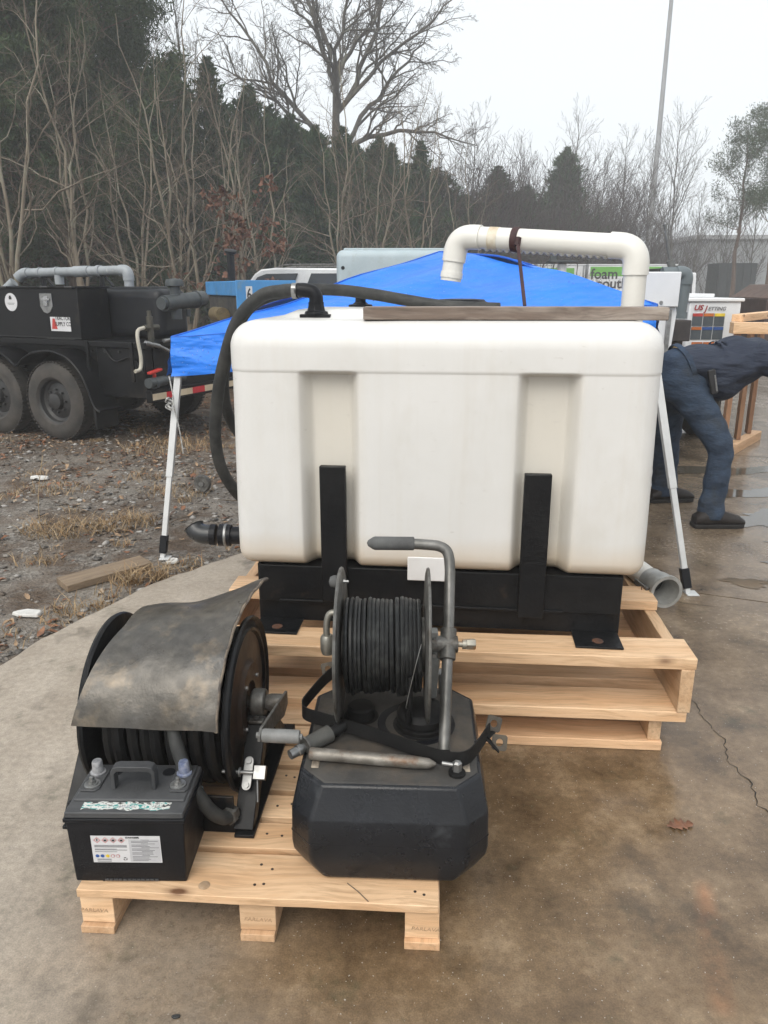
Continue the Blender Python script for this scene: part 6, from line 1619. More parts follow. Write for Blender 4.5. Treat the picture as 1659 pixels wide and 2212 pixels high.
q = MB(); q.bar((-3.2, .95, .55), (-4.9, .95, .5), .1, .12); q.build("tongue", BODY_B, trl, True)
q = MB(); q.box(-3.0, -2.0, .35, 1.6, .987, 1.4); q.build("engine_cover", BODY_B, trl, True, .03)
# yard jack wheel half hidden behind the canopy leg
jk = thing("jack_wheel", "small grey castor wheel lying on the gravel just right of the canopy leg", "wheel", (-1.35, 5.48, -.01))
q = MB(); q.lathe([(.02, -.02), (.06, -.022), (.065, -.012), (.065, .012), (.06, .022), (.02, .02)], (0, 0, .06), (.3, 1, 0), 22); q.build("tyre", GREY_M, jk)
q = MB(); q.cyl((0.006, .02, .06), (-.006, -.03, .06), .02, n=12); q.build("hub", STEEL, jk)

# ---------------------------------------------------------------- blue pump unit
BLU_P = M("blue machine paint", (.06, .26, .56), (.05, .22, .48), sc=3, rough=.35, dirt=(.16, .24, .26), dsc=3, dlo=.6, dhi=.8)
bm_ = thing("pump_unit", "blue engine-driven pump unit numbered 6, behind the black trailer", "pump", (-2.02, 10.8, -.03), R(25))
q = MB(); q.box(0, .86, -.003, .02, .6, 1.57); fp = q.build("front_panel", BLU_P, bm_, True, .006)
q = MB(); q.box(.0, .86, .02, 1.9, 1.36, 1.56); q.build("cowl", BLU_P, bm_, True, .012)
q = MB(); q.box(.03, .83, .05, 1.85, .35, 1.36); q.build("engine_block", M("greasy engine", (.02, .02, .02), (.05, .045, .035), sc=5, rough=.6), bm_, True, .03)
q = MB(); q.cyl((-.08, .5, 1.1), (-.08, 1.0, 1.1), .1, n=18); q.cyl((-.06, .35, .85), (-.06, .6, .95), .07, n=14); q.build("brass_pump", BRASS, bm_)
q = MB(); q.cyl((.2, 1.0, 1.56), (.2, 1.0, 1.97), .055, n=16); q.lathe([(.06, 0), (.09, .02), (.09, .05), (0, .06)], (.2, 1.0, 1.95), (.0, -.3, 1), 16); q.build("exhaust_stack", BODY_B, bm_)
q = MB(); q.box(-.05, .75, -.05, 2.0, .28, .36); q.build("skid", BODY_B, bm_, True)
for x, y in ((.0, .2), (.0, 1.7), (.66, .2), (.66, 1.7)):
    q = MB(); q.lathe([(.05, -.05), (.12, -.06), (.155, -.04), (.16, 0), (.155, .04), (.12, .06), (.05, .05)], (x, y, .16), (1, 0, 0), 20); q.build("wheel", TYRE, bm_)
q = MB(); q.box(.135, .225, -.0055, -.0035, 1.26, 1.49); pl_ = q.build("number_plate", PAPER, bm_, False)
text_mesh("lettering", "6", .23, INK, pl_, frame((.18, -.007, 1.375), (1, 0, 0), (0, 0, 1)), bold=.004, sx=.6)
q = MB(); q.add([(.36 + .075 * math.cos(a), -.005, 1.28 + .1 * math.sin(a)) for a in np.linspace(0, 2 * math.pi, 25)[:-1]], [tuple(range(24))]); rs2 = q.build("round_sticker", PAPER, bm_, False)
q = MB(); q.box(.325, .39, -.0065, -.0055, 1.31, 1.34); q.box(.315, .4, -.0065, -.0055, 1.26, 1.27); q.box(.32, .395, -.0065, -.0055, 1.235, 1.243); q.build("sticker_print", INK_G, rs2, False)
for x in (.6, .74): q = MB(); q.box(x, x + .02, -.008, -.003, 1.28, 1.38); q.build("latch_slot", BODY_B, bm_, False)

# ---------------------------------------------------------------- white car
car = thing("parked_car", "white estate car with dark windows and roof rails, behind the blue pump unit", "car", (-2.95, 15.0, -.03), R(3))
CARW = M("white car paint", (.72, .73, .74), (.66, .67, .68), sc=2, rough=.18, coat=.5)
body = [(0, .42), (.0, .95), (.04, 1.12), (4.25, 1.12), (4.85, 1.0), (4.9, .75), (4.9, .42), (4.4, .36), (.4, .36)]
q = MB(); q.prism(body[::-1], lambda u, v, w: (u, w, v), 0, 1.9); q.build("body", CARW, car, True, .05, seg=3)
green = [(.02, 1.11), (.5, 1.72), (.62, 1.80), (.9, 1.83), (2.9, 1.82), (3.2, 1.76), (3.95, 1.11)]
q = MB(); q.prism(green[::-1], lambda u, v, w: (u, w * (1 - .1 * (v - 1.11)) + .05, v), .04, 1.86); q.build("cabin", CARW, car, True, .03, seg=3)
def cwin(poly): q = MB(); q.prism(poly[::-1], lambda u, v, w: (u, .066 - .004 * (v - 1.11) + w, v), -.008, .03); q.build("window", GLASS, car, True, .004)
cwin([(.18, 1.2), (.55, 1.66), (.72, 1.72), (1.32, 1.73), (1.1, 1.2)]); cwin([(1.35, 1.2), (1.57, 1.73), (2.2, 1.73), (2.2, 1.2)]); cwin([(2.28, 1.2), (2.28, 1.73), (3.0, 1.71), (3.55, 1.2)])
q = MB(); q.add([(-.02, .2, 1.18), (-.02, 1.7, 1.18), (.42, 1.65, 1.70), (.42, .25, 1.70)], [(0, 1, 2, 3)]); q.v = [tuple(Vector(p) + Vector((.03, 0, 0))) for p in q.v]; q.build("rear_window", GLASS, car, False)
for y in (.16, 1.7):
    q = MB(); q.tube(smoothpts([(.9, y, 1.82), (1.05, y, 1.88), (1.4, y, 1.89), (2.5, y, 1.89), (2.7, y, 1.83)]), .016, 7); q.build("roof_rail", GREY_M, car)
for x in (.95, 3.9):
    for y in (.1, 1.8):
        q = MB(); q.lathe([(.15, -.1), (.2, -.11), (.3, -.11), (.34, -.07), (.34, .07), (.3, .11), (.2, .11), (.15, .1)], (x, y, .34), (0, 1, 0), 28); wo2 = q.build("wheel", TYRE, car)
        q = MB(); q.lathe([(.2, -.09), (.12, -.07), (0, -.08)], (x, y, .34), (0, 1, 0), 20); q.build("hub_cap", STEEL, wo2)
q = MB(); q.box(.0, .03, .06, .3, .8, 1.08); q.build("tail_lamp", M("red lens", (.4, .02, .02), rough=.2), car, True, .01)

# ---------------------------------------------------------------- pale water tank on stand behind the canopy
gt = thing("storage_tank", "pale blue-grey plastic tank on a steel stand, rising behind the blue canopy", "tank", (-.78, 13.0, -.03))
q = MB(); rbox(q, 0, 1.9, 0, 1.2, .85, 2.06, .12); gto = q.build("body", M("pale grey poly", (.4, .47, .5), (.34, .41, .44), sc=2, rough=.45, dirt=(.28, .3, .28), dsc=2.5, dlo=.58, dhi=.8), gt, True, ang=60)
q = MB(); rbox(q, .12, 1.8, .1, 1.1, 2.04, 2.09, .02); q.build("lid_ridge", M("pale grey poly", (.4, .47, .5)), gto, True, ang=60)
q = MB(); q.cyl((.11, -.004, 1.78), (.11, .02, 1.78), .03, n=12); q.build("bung", BLK_PL, gto)
q = MB(); q.box(-.05, 1.95, -.05, 1.25, .76, .85); q.build("stand_top", BODY_B, gt, True, .005)
for x in (0, 1.85):
    for y in (0, 1.15): q = MB(); q.box(x, x + .07, y, y + .07, 0, .76); q.build("leg", BODY_B, gt, False)

# ---------------------------------------------------------------- white jetter behind the worker
WJ = M("white machine paint", (.7, .71, .72), (.63, .64, .65), sc=3, rough=.3, dirt=(.4, .38, .34), dsc=2.5, dlo=.64, dhi=.82)
jt = thing("jetting_machine", "white trailer-mounted jetting machine with control box and decals behind the worker", "machine", (2.4, 6.9, 0))
o6 = (2.4, 6.9, 0)
q = MB(o6); q.box(1.995, 2.275, 6.08, 6.30, 1.300, 1.562); cb_ = q.build("control_box", WJ, jt, True, .006)
q = MB(o6); q.box(2.0, 2.27, 6.07, 6.0799, 1.305, 1.557); q.build("box_door", WJ, cb_, True, .003)
q = MB(o6); q.lathe([(0, .012), (.012, .012), (.014, .006), (.014, 0)], (2.135, 6.07, 1.335), (0, -1, 0), 18); q.build("door_lock", STEEL, cb_)
q = MB(o6); q.prism([(1.96, .62), (2.16, .62), (2.255, .8), (2.285, 1.25), (2.275, 1.30), (1.98, 1.30)], lambda u, v, w: (u, w, v), 6.12, 6.26); q.build("pedestal", WJ, jt, True, .006)
q = MB(o6); q.box(2.205, 2.24, 6.100, 6.119, .66, 1.28); q.build("pedestal_trim", STEEL, jt, True, .003)
GP = M("mid grey pvc", (.13, .155, .165), (.1, .12, .13), sc=5, rough=.4)
q = MB(o6); q.cyl((2.27, 6.5, 1.56), (2.42, 6.5, 1.56), .048, n=18); gpo = q.build("suction_pipe", GP, jt)
q = MB(o6); elbow(q, (2.3, 6.5, 1.56), (2.475, 6.5, 1.56), (2.455, 6.5, 1.2), .055, .056, n=18); q.build("elbow", GP, gpo)
q = MB(o6); q.cyl((2.468, 6.5, 1.48), (2.45, 6.5, 1.2), .048, n=18); q.lathe([(.06, 0), (.06, .05)], (2.452, 6.5, 1.2), (0, 0, 1), 18); q.build("drop_pipe", GP, gpo)
q = MB(o6); q.box(2.36, 2.52, 6.4, 6.56, 1.02, 1.19); q.cyl((2.44, 6.48, .93), (2.44, 6.48, 1.03), .05, n=14); q.build("pump_head", M("grimy dark metal", (.035, .03, .032), (.06, .05, .045), sc=9, rough=.5), jt, True, .008)
q = MB(o6); q.lathe([(.03, -.12), (.045, -.1), (.05, -.07), (.075, -.06), (.08, .0), (.07, .06), (.05, .07), (.04, .1)], (2.44, 6.46, .88), (0, 0, 1), 12); q.build("strainer_bowl", BRASS, jt, True)
q = MB(o6); q.box(2.2, 2.75, 6.3, 7.6, .42, .55); q.build("chassis", M("black trailer paint", (.011, .0115, .013)), jt, True, .006)
q = MB(o6); q.box(2.72, 3.18, 7.0, 8.5, .45, 1.325); cab = q.build("cabinet", WJ, jt, True, .012)
q = MB(o6); q.box(2.70, 3.20, 6.98, 8.52, 1.325, 1.355); q.build("cabinet_lid", WJ, cab, True, .008)
q = MB(o6); q.box(2.76, 3.1, 7.4, 8.4, 1.355, 1.39); q.lathe([(.05, 0), (.05, .03), (.06, .03), (.06, .06), (0, .06)], (2.98, 7.9, 1.39), (0, 0, 1), 14); q.build("roof_hatch", WJ, cab, True, .008)
DR = M("dark red letters", (.28, .02, .025), rough=.4)
text_mesh("lettering", "US", .062, DR, cab, frame((.395, .088, 1.272), (1, 0, 0), (0, 0, 1)), bold=.002, shear=.25, sx=1.1)
text_mesh("lettering", "J", .066, DR, cab, frame((.462, .088, 1.264), (1, 0, 0), (0, 0, 1)), bold=.002, shear=.25)
text_mesh("lettering", "ETTING", .043, M("grey letters", (.12, .12, .13), rough=.4), cab, frame((.562, .088, 1.264), (1, 0, 0), (0, 0, 1)), bold=.0008, shear=.25, sx=1.05)
text_mesh("lettering", "USJETTING", .05, M("pale letters", (.45, .3, .28), rough=.4), cab, frame((.7825, .55, 1.2), (0, 1, 0), (0, 0, 1)), shear=.2)
cols = [[RED_I, M("orange print", (.5, .14, .03), rough=.5), YEL_I], [M("orange print", (.5, .14, .03)), BLU_I, BLU_I]]
SLT = M("slate decal", (.055, .068, .08), (.08, .095, .105), sc=14, rough=.4)
for r_ in range(2):
    for c_ in range(3):
        x0, z1 = 2.755 + c_ * .098, 1.225 - r_ * .118
        q = MB(o6); q.box(x0, x0 + .09, 6.9925, 6.9995, z1 - .11, z1); dc = q.build("decal", SLT, cab, False)
        q = MB(o6); q.box(x0, x0 + .09, 6.990, 6.9922, z1 - .026, z1); q.build("decal_header", cols[r_][c_], dc, False)
for c_ in range(2):
    x0 = 2.77 + c_ * .105; q = MB(o6); q.box(x0, x0 + .098, 6.9925, 6.9995, .88, .975); dc = q.build("decal", PAPER, cab, False)
    q = MB(o6); q.box(x0, x0 + .098, 6.990, 6.9922, .948, .975); q.build("decal_header", M("orange print", (.5, .14, .03)), dc, False)
    q = MB(o6); q.bar((x0 + .03, 6.991, .935), (x0 + .065, 6.991, .9), .001, .01, (0, 1, 0)); q.bar((x0 + .068, 6.991, .935), (x0 + .04, 6.991, .905), .001, .01, (0, 1, 0)); q.build("decal_figure", INK, dc, False)
for x in (2.58, 3.05):
    for y in (7.75,):
        q = MB(o6); q.lathe([(.15, -.1), (.2, -.11), (.3, -.11), (.34, -.07), (.34, .07), (.3, .11), (.2, .11), (.15, .1)], (x + .15, y, .34), (1, 0, 0), 28); q.build("wheel", TYRE, jt)
q = MB(o6); q.bar((2.02, 5.62, .02), (2.0, 5.7, .62), .045, .045, (0, 1, 0)); q.box(1.97, 2.07, 5.57, 5.67, 0, .02); q.box(1.93, 2.06, 5.64, 5.78, .38, .56); q.build("jack_stand", WJ, jt, True, .004)
q = MB(o6); q.bar((2.0, 5.7, .6), (2.3, 6.4, .6), .06, .08); q.build("tongue", M("black trailer paint", (.011, .0115, .013)), jt, True)
# reach pole clamped to the machine
q = MB((2.36, 6.5, 1.56)); q.cyl((2.37, 6.52, 1.57), (2.33, 6.52, 1.66), .03, n=12); q.tube([(2.345, 6.52, 1.62), (2.30, 6.52, 1.78), (2.265, 6.52, 1.92)], [.014, .012, .011], 10); q.cyl((2.265, 6.52, 1.92), (2.262, 6.52, 1.935), .017, n=10)
ro = q.build("antenna_mast", M("dull mast", (.14, .145, .14), (.09, .09, .085), sc=12, rough=.5), None); ro.location = (2.36, 6.5, 1.56); tag(ro, "short grey mast with a dark clamp above the white control box", "mast")

# ---------------------------------------------------------------- wooden crate frame beside the worker
wc = thing("wooden_crate", "open crate frame of reddish studs and pale top beams beside the worker", "crate", (3.2, 6.9, 0), R(-8))
RED_W = wood("reddish stud", (.36, .2, .11), (.26, .13, .07))
def stick(name, p0, p1, w, h, mat):
    p0, p1 = Vector(p0), Vector(p1); L_ = (p1 - p0).length
    o = lumber(name, wc, 0, 0, 0, L_, w, h, mat, seed=int(L_ * 1000))
    d = (p1 - p0).normalized(); o.rotation_euler = d.to_track_quat('X', 'Z').to_euler(); o.location = (p0 + p1) / 2
    return o
for x, y in ((-.12, -.25), (.10, .1), (.3, .45), (.62, -.28), (.8, .1), (1.0, .45)): stick("stud", (x, y, .09), (x, y, 1.08), .085, .038, RED_W)
stick("bottom_rail", (-.2, -.42, .0), (.42, .62, .0), .09, .085, PINE_W); stick("bottom_rail", (.52, -.45, .0), (1.12, .62, .0), .09, .085, PINE_W)
stick("mid_rail", (-.14, -.25, .72), (.3, .45, .72), .03, .085, RED_W)
stick("top_beam", (-.25, -.45, 1.08), (.85, -.5, 1.08), .14, .09, PINE); stick("top_beam", (-.2, -.4, 1.172), (.5, .75, 1.172), .09, .06, PINE); stick("top_beam", (.6, -.4, 1.172), (1.25, .7, 1.172), .09, .06, PINE)
sh_ = thing("skip_box", "dark brown steel skip with white stickers at the photo's right edge", "skip", (6.9, 14.2, 0), R(-4))
q = MB(); q.box(0, 2.4, 0, 1.8, .05, 1.25); q.build("body", M("dark brown steel", (.05, .03, .026), (.035, .022, .02), sc=4, rough=.6), sh_, True, .02)
q = MB(); q.prism([(0, 1.25), (2.4, 1.25), (2.2, 1.5), (.35, 1.5)], lambda u, v, w: (u, w, v), -.02, 1.82); q.build("lid", M("brown lid", (.1, .06, .045), (.07, .045, .035), sc=4, rough=.6), sh_, True, .02)
for z_ in (1.0, .78): q = MB(); q.box(.1, .42, -.012, -.002, z_, z_ + .15); q.build("sticker", PAPER, sh_, False)
# ---------------------------------------------------------------- enclosed trailers far behind
GRN = M("green vinyl", (.14, .4, .06), (.12, .35, .05), sc=2, rough=.4)
def boxtrailer(x, y, L_, label, rz, green, text):
    t = thing("box_trailer", label, "trailer", (x, y, -.03), rz)
    q = MB(); q.box(0, L_, 0, 2.1, .55, 2.42); bo = q.build("body", WJ, t, True, .03)
    q = MB(); q.box(-.02, L_ + .02, -.02, 2.12, 2.42, 2.47); q.build("roof", WJ, bo, True, .01)
    q = MB(); q.box(*green[:2], -.012, -.002, *green[2:]); q.build("green_panel", GRN, bo, False)
    q = MB(); q.box(L_ - .12, L_ - .04, -.015, -.002, .6, 2.4); q.build("corner_trim", STEEL, bo, False)
    for k_ in (L_ * .45, L_ * .62):
        for y_ in (.08, 2.02): q = MB(); q.lathe([(.1, -.1), (.3, -.1), (.34, -.06), (.34, .06), (.3, .1), (.1, .1)], (k_, y_, .34), (0, 1, 0), 20); q.build("wheel", TYRE, t)
    q = MB(); q.box(-1.2, 0, .95, 1.15, .45, .56); q.build("tongue", BODY_B, t)
    for body_, sz, px, pz, bd in text: text_mesh("lettering", body_, sz, INK, bo, frame((px, -.014, pz), (1, 0, 0), (0, 0, 1)), bold=bd, align='LEFT')
    return t
boxtrailer(5.9, 36.0, 3.2, "white box trailer with a plain green side panel, behind the canopy's right slope", 0, (.2, 2.7, 1.4, 2.3), [])
boxtrailer(9.25, 36.0, 4.0, "white and green box trailer lettered foam south, left of the white riser pipe", 0, (.08, 3.4, 1.95, 2.36), [("foam", .62, .1, 2.03, .012), ("south", .62, .42, 1.62, .012), ("INSULATORS", .2, .12, 1.28, .004), ("foamsouth.com", .2, .12, .98, .002)])
ut = thing("utility_truck", "white work truck with dark windows, partly hidden behind the control box", "truck", (7.75, 24.0, -.03), R(5))
q = MB(); q.prism([(0, .45), (0, 1.1), (.15, 1.2), (.55, 1.82), (.75, 1.9), (1.75, 1.9), (1.8, 1.1), (4.6, 1.1), (4.6, .45)][::-1], lambda u, v, w: (u, w, v), 0, 1.9); q.build("body", CARW, ut, True, .04)
q = MB(); q.prism([(.3, 1.22), (.62, 1.76), (1.62, 1.78), (1.66, 1.22)][::-1], lambda u, v, w: (u, w, v), -.008, .0); q.build("window", GLASS, ut, False)
q = MB(); q.box(.7, 1.6, .3, 1.6, 1.9, 2.03); q.build("roof_box", BODY_B, ut, True, .02)
for x in (.8, 3.6):
    for y in (.08, 1.82): q = MB(); q.lathe([(.1, -.1), (.3, -.11), (.36, -.06), (.36, .06), (.3, .11), (.1, .1)], (x, y, .36), (0, 1, 0), 24); q.build("wheel", TYRE, ut)
vp = thing("vent_post", "white post with a flat dark cap above the canopy's right slope", "post", (2.9, 13.0, -.03))
q = MB(); q.cyl((0, 0, 0), (0, 0, 1.84), .075, n=16); q.build("post", WJ, vp)
q = MB(); q.box(-.22, .22, -.2, .2, 1.86, 1.89); q.cyl((0, 0, 1.84), (0, 0, 1.87), .05, n=10); q.box(-.2, -.1, -.04, .04, 1.89, 1.97); q.build("cap", M("dark grey fitting", (.04, .048, .05)), vp, True, .004)
cn2 = thing("traffic_cone", "small orange traffic cone seen left of the white riser pipe", "cone", (2.55, 8.2, 0))
q = MB(); q.lathe([(.0, .72), (.03, .72), (.035, .70), (.13, .03)], (0, 0, .6), (0, 0, 1), 20); q.box(-.18, .18, -.18, .18, .6, .63); q.build("cone", M("orange cone", (.75, .16, .05), (.7, .2, .1), sc=4, rough=.5), cn2, True)
q = MB(); q.box(-.2, .2, -.2, .2, 0, .6); q.build("block", M("grey block", (.25, .24, .22)), cn2, True, .01)
# ---------------------------------------------------------------- warehouse, dark container, light pole
wh = thing("warehouse", "long low grey warehouse in the mist behind the right-hand pines", "building", (24.0, 62.0, -.03), R(-2))
CLAD = M("grey cladding", (.3, .315, .325), (.26, .275, .285), sc=.3, rough=.6)
q = MB(); q.box(0, 60, 0, 25, 0, 5.0); q.build("wall", CLAD, wh, False)
q = MB()
for i in range(150): q.box(.1 + i * .4, .16 + i * .4, -.04, -.001, .3, 4.9)
q.build("cladding_ribs", CLAD, wh, False)['kind'] = 'stuff'
q = MB(); q.box(-.2, 60.2, -.25, 25.2, 5.0, 5.3); q.build("roof_edge", M("pale flashing", (.4, .41, .42)), wh, False)
dk = thing("dark_container", "dark slatted container standing in front of the warehouse", "container", (18.5, 44.0, -.03))
q = MB(); q.box(0, 2.1, 0, 1.6, .9, 2.75); q.build("body", M("dark green steel", (.035, .043, .045), (.028, .034, .036), sc=3, rough=.6), dk, True, .02)
for i in range(5): q = MB(); q.box(.1 + i * .42, .2 + i * .42, -.05, -.001, .95, 2.7); q.build("rib", M("dark green steel", (.035, .043, .045)), dk, False)
q = MB(); q.box(-.1, 2.2, .1, 1.5, .0, .9); q.build("plinth", M("brown bank", (.09, .06, .045), (.06, .04, .03), sc=2, rough=.9), dk, False)
pl = thing("light_pole", "tall thin light pole fading upwards into the mist", "light pole", (18.1, 55.0, -.1))
q = MB(); q.cyl((0, 0, 0), (0, 0, 19.6), .22, .12, n=14); q.build("shaft", M("grey galvanised pole", (.3, .31, .32), (.26, .265, .27), sc=1, rough=.5), pl)
q = MB(); q.box(-1.1, 1.1, -.05, .05, 19.35, 19.47); q.build("crossarm", M("grey galvanised pole", (.2, .205, .21)), pl, False)
for x in (-.95, -.35, .35, .95):
    q = MB(); q.box(x - .22, x + .22, -.35, .12, 19.5, 19.75); q.build("floodlight", M("grey galvanised pole", (.2, .205, .21)), pl, True, .03)
bk = MB(); bk.grid(lambda u, v: (8 + 60 * u, 30 + 14 * v, .0 + .55 * smst(0, 1, v) + .06 * math.sin(40 * u) - .06), 40, 8)
bko = bk.build("bank", M("leafy bank", (.12, .085, .06), (.075, .052, .038), sc=1.5, rough=.95), None, True, ang=None); tag(bko, kind='structure')
# ---------------------------------------------------------------- worker bending over the machine
per = thing("person", "worker in dark blue shirt and jeans bending forward over the machine on the right", "person", (1.95, 4.78, 0))
po_ = Vector((1.95, 4.78, 0))
def skin_mesh(name, joints, edges, mat, parent, sub=2, root=0, disp=None):
    """joints: (point, rx, ry); grown with the Skin modifier and baked to a mesh"""
    me = bpy.data.meshes.new(name)
    me.from_pydata([tuple(Vector(p) - po_) for p, *_ in joints], edges, [])
    o = bpy.data.objects.new(name, me); C.objects.link(o)
    sk_ = o.modifiers.new("skin", 'SKIN'); sk_.branch_smoothing = .6
    for i, (p, rx, ry) in enumerate(joints):
        v_ = me.skin_vertices[0].data[i]; v_.radius = (rx, ry); v_.use_root = (i == root)
    ss = o.modifiers.new("smooth", 'SUBSURF'); ss.levels = sub; ss.render_levels = sub
    bpy.context.view_layer.update()
    dg = bpy.context.evaluated_depsgraph_get()
    m2 = bpy.data.meshes.new_from_object(o.evaluated_get(dg))
    bpy.data.objects.remove(o)
    if disp:
        n_ = len(m2.vertices); co = np.empty(n_ * 3, np.float32); m2.vertices.foreach_get('co', co); co = co.reshape(-1, 3)
        nr = np.empty(n_ * 3, np.float32); m2.vertices.foreach_get('normal', nr); nr = nr.reshape(-1, 3)
        co += nr * disp(co)[:, None]
        m2.vertices.foreach_set('co', co.ravel()); m2.update()
    m2.materials.clear(); m2.materials.append(mat)
    return link(name, m2, parent, True, ang=None)
def m_denim():
    m, n, l, b = nodes("worn denim")
    co = ocoord(n, l, False)
    f = noise(n, l, co, 7, 4, .65); g_ = noise(n, l, co, 160, 2, .6)
    c = mix(n, l, ramp(n, l, f, [(.35, 0.0), (.65, 1.0)]), (.014, .025, .046), (.03, .052, .088))
    c = mix(n, l, ramp(n, l, noise(n, l, co, 5, 3, .6), [(.55, 0.0), (.72, .7)]), c, (.024, .026, .028))
    c = mix(n, l, .25, c, ramp(n, l, g_, [(.3, .15), (.7, .85)]), 'OVERLAY')
    l.new(c, b.inputs['Base Color']); b.inputs['Roughness'].default_value = .85
    mp = n.new('ShaderNodeMapping'); mp.inputs['Scale'].default_value = (1, 1, 2.6); mp.inputs['Rotation'].default_value = (0, .5, 0); l.new(co, mp.inputs['Vector'])
    bump(n, l, b, noise(n, l, mp.outputs[0], 9, 3, .6), .5, .03)
    return m
def m_shirt():
    m, n, l, b = nodes("navy work shirt")
    co = ocoord(n, l, False)
    c = mix(n, l, ramp(n, l, noise(n, l, co, 4, 4, .6), [(.3, 0.0), (.7, 1.0)]), (.012, .018, .036), (.022, .031, .052))
    l.new(c, b.inputs['Base Color']); b.inputs['Roughness'].default_value = .8
    mp = n.new('ShaderNodeMapping'); mp.inputs['Scale'].default_value = (.8, 1, 2.4); mp.inputs['Rotation'].default_value = (0, -.35, 0); l.new(co, mp.inputs['Vector'])
    bump(n, l, b, noise(n, l, mp.outputs[0], 7, 3, .55), .8, .04)
    return m
DENIM, SHIRT = m_denim(), m_shirt()
SKIN = M("skin", (.45, .26, .18), (.4, .22, .15), sc=14, rough=.5)
BOOT = M("dark brown boot", (.011, .008, .007), (.018, .013, .011), sc=10, rough=.55, bmp=.2)
def folds(k, amp, seed):
    r = np.random.default_rng(seed); ph = r.uniform(0, 6.28, 6)
    def f(co):
        x, y, z = co[:, 0], co[:, 1], co[:, 2]
        return amp * (np.sin(k * (z + .55 * x) + 2.2 * np.sin(6 * y + ph[0]) + ph[1]) * np.sin(9 * x + 5 * y + ph[2]) + .6 * np.sin(1.9 * k * (z - .4 * x) + ph[3] + 2 * np.sin(8 * x + ph[4])))
    return f
# body under the clothes: head, neck, trunk, arms with hands
J = [((1.80, 4.82, .90), .12, .13), ((1.98, 4.82, .97), .11, .13), ((2.2, 4.83, 1.00), .12, .15), ((2.36, 4.84, 1.03), .09, .12), ((2.45, 4.85, 1.03), .055, .055), ((2.53, 4.86, 1.02), .075, .07), ((2.62, 4.865, .98), .085, .075), ((2.66, 4.87, .93), .06, .055),
     ((2.36, 4.66, 1.02), .055, .055), ((2.60, 4.60, .97), .045, .045), ((2.83, 4.66, 1.01), .034, .034), ((2.89, 4.68, 1.02), .032, .02),
     ((2.36, 5.02, 1.02), .055, .055), ((2.60, 5.06, .98), .045, .045), ((2.83, 5.0, 1.03), .034, .034), ((2.89, 4.98, 1.04), .032, .02)]
E_ = [(0, 1), (1, 2), (2, 3), (3, 4), (4, 5), (5, 6), (6, 7), (3, 8), (8, 9), (9, 10), (10, 11), (3, 12), (12, 13), (13, 14), (14, 15)]
for w_i, sgn in ((11, 1), (15, -1)):
    wx, wy, wz = J[w_i][0]
    for k_, dy in enumerate((-.03, -.01, .01, .03)):
        a = len(J); L_ = (.075, .085, .08, .062)[k_]
        J += [((wx + .035, wy + dy, wz), .0095, .0095), ((wx + .035 + L_ * .55, wy + dy, wz - .008), .009, .009), ((wx + .035 + L_ * .9, wy + dy, wz - .03), .008, .008)]
        E_ += [(w_i, a), (a, a + 1), (a + 1, a + 2)]
    a = len(J); J += [((wx + .005, wy + sgn * .035, wz - .01), .011, .011), ((wx + .035, wy + sgn * .055, wz - .025), .0095, .0095)]; E_ += [(w_i, a), (a, a + 1)]
skin_mesh("body", J, E_, SKIN, per, 2, 0)
def cloth(name, tubes_, mat, vox, disp, parent):
    """garment: lofted tubes (centre, half-width in y, half-depth) fused into one skin by voxel remeshing"""
    mb = MB(po_)
    for path in tubes_:
        ps = smoothpts([p for p, *_ in path], 5); k = len(path) - 1; n_ = len(ps)
        vs, fs = [], []; N = 20
        for i, p in enumerate(ps):
            t = i / (n_ - 1) * k; j = min(int(t), k - 1); f_ = t - j; f_ = f_ * f_ * (3 - 2 * f_)
            wy = path[j][1] * (1 - f_) + path[j + 1][1] * f_; wd = path[j][2] * (1 - f_) + path[j + 1][2] * f_
            tg_ = unit(ps[min(i + 1, n_ - 1)] - ps[max(i - 1, 0)])
            sd_ = Vector((0, 1, 0)); sd_ = (sd_ - tg_ * sd_.dot(tg_)).normalized(); up_ = tg_.cross(sd_)
            for q_ in range(N):
                a_ = 2 * math.pi * q_ / N; vs.append(p + sd_ * wy * math.cos(a_) + up_ * wd * math.sin(a_))
        fs = [(i * N + q_, i * N + (q_ + 1) % N, (i + 1) * N + (q_ + 1) % N, (i + 1) * N + q_) for i in range(n_ - 1) for q_ in range(N)]
        fs += [tuple(range(N))[::-1], tuple((n_ - 1) * N + q_ for q_ in range(N))]
        mb.add(vs, fs)
    o = mb.build(name, mat, None, False)
    rm = o.modifiers.new("fuse", 'REMESH'); rm.mode = 'VOXEL'; rm.voxel_size = vox
    sm_ = o.modifiers.new("relax", 'SMOOTH'); sm_.factor = .5; sm_.iterations = 6
    bpy.context.view_layer.update()
    m2 = bpy.data.meshes.new_from_object(o.evaluated_get(bpy.context.evaluated_depsgraph_get()))
    bpy.data.objects.remove(o)
    n_ = len(m2.vertices); co = np.empty(n_ * 3, np.float32); m2.vertices.foreach_get('co', co); co = co.reshape(-1, 3)
    nr = np.empty(n_ * 3, np.float32); m2.vertices.foreach_get('normal', nr); nr = nr.reshape(-1, 3)
    co += nr * disp(co)[:, None]; m2.vertices.foreach_set('co', co.ravel()); m2.update()
    m2.materials.clear(); m2.materials.append(mat)
    return link(name, m2, parent, True, ang=None)
V3 = Vector
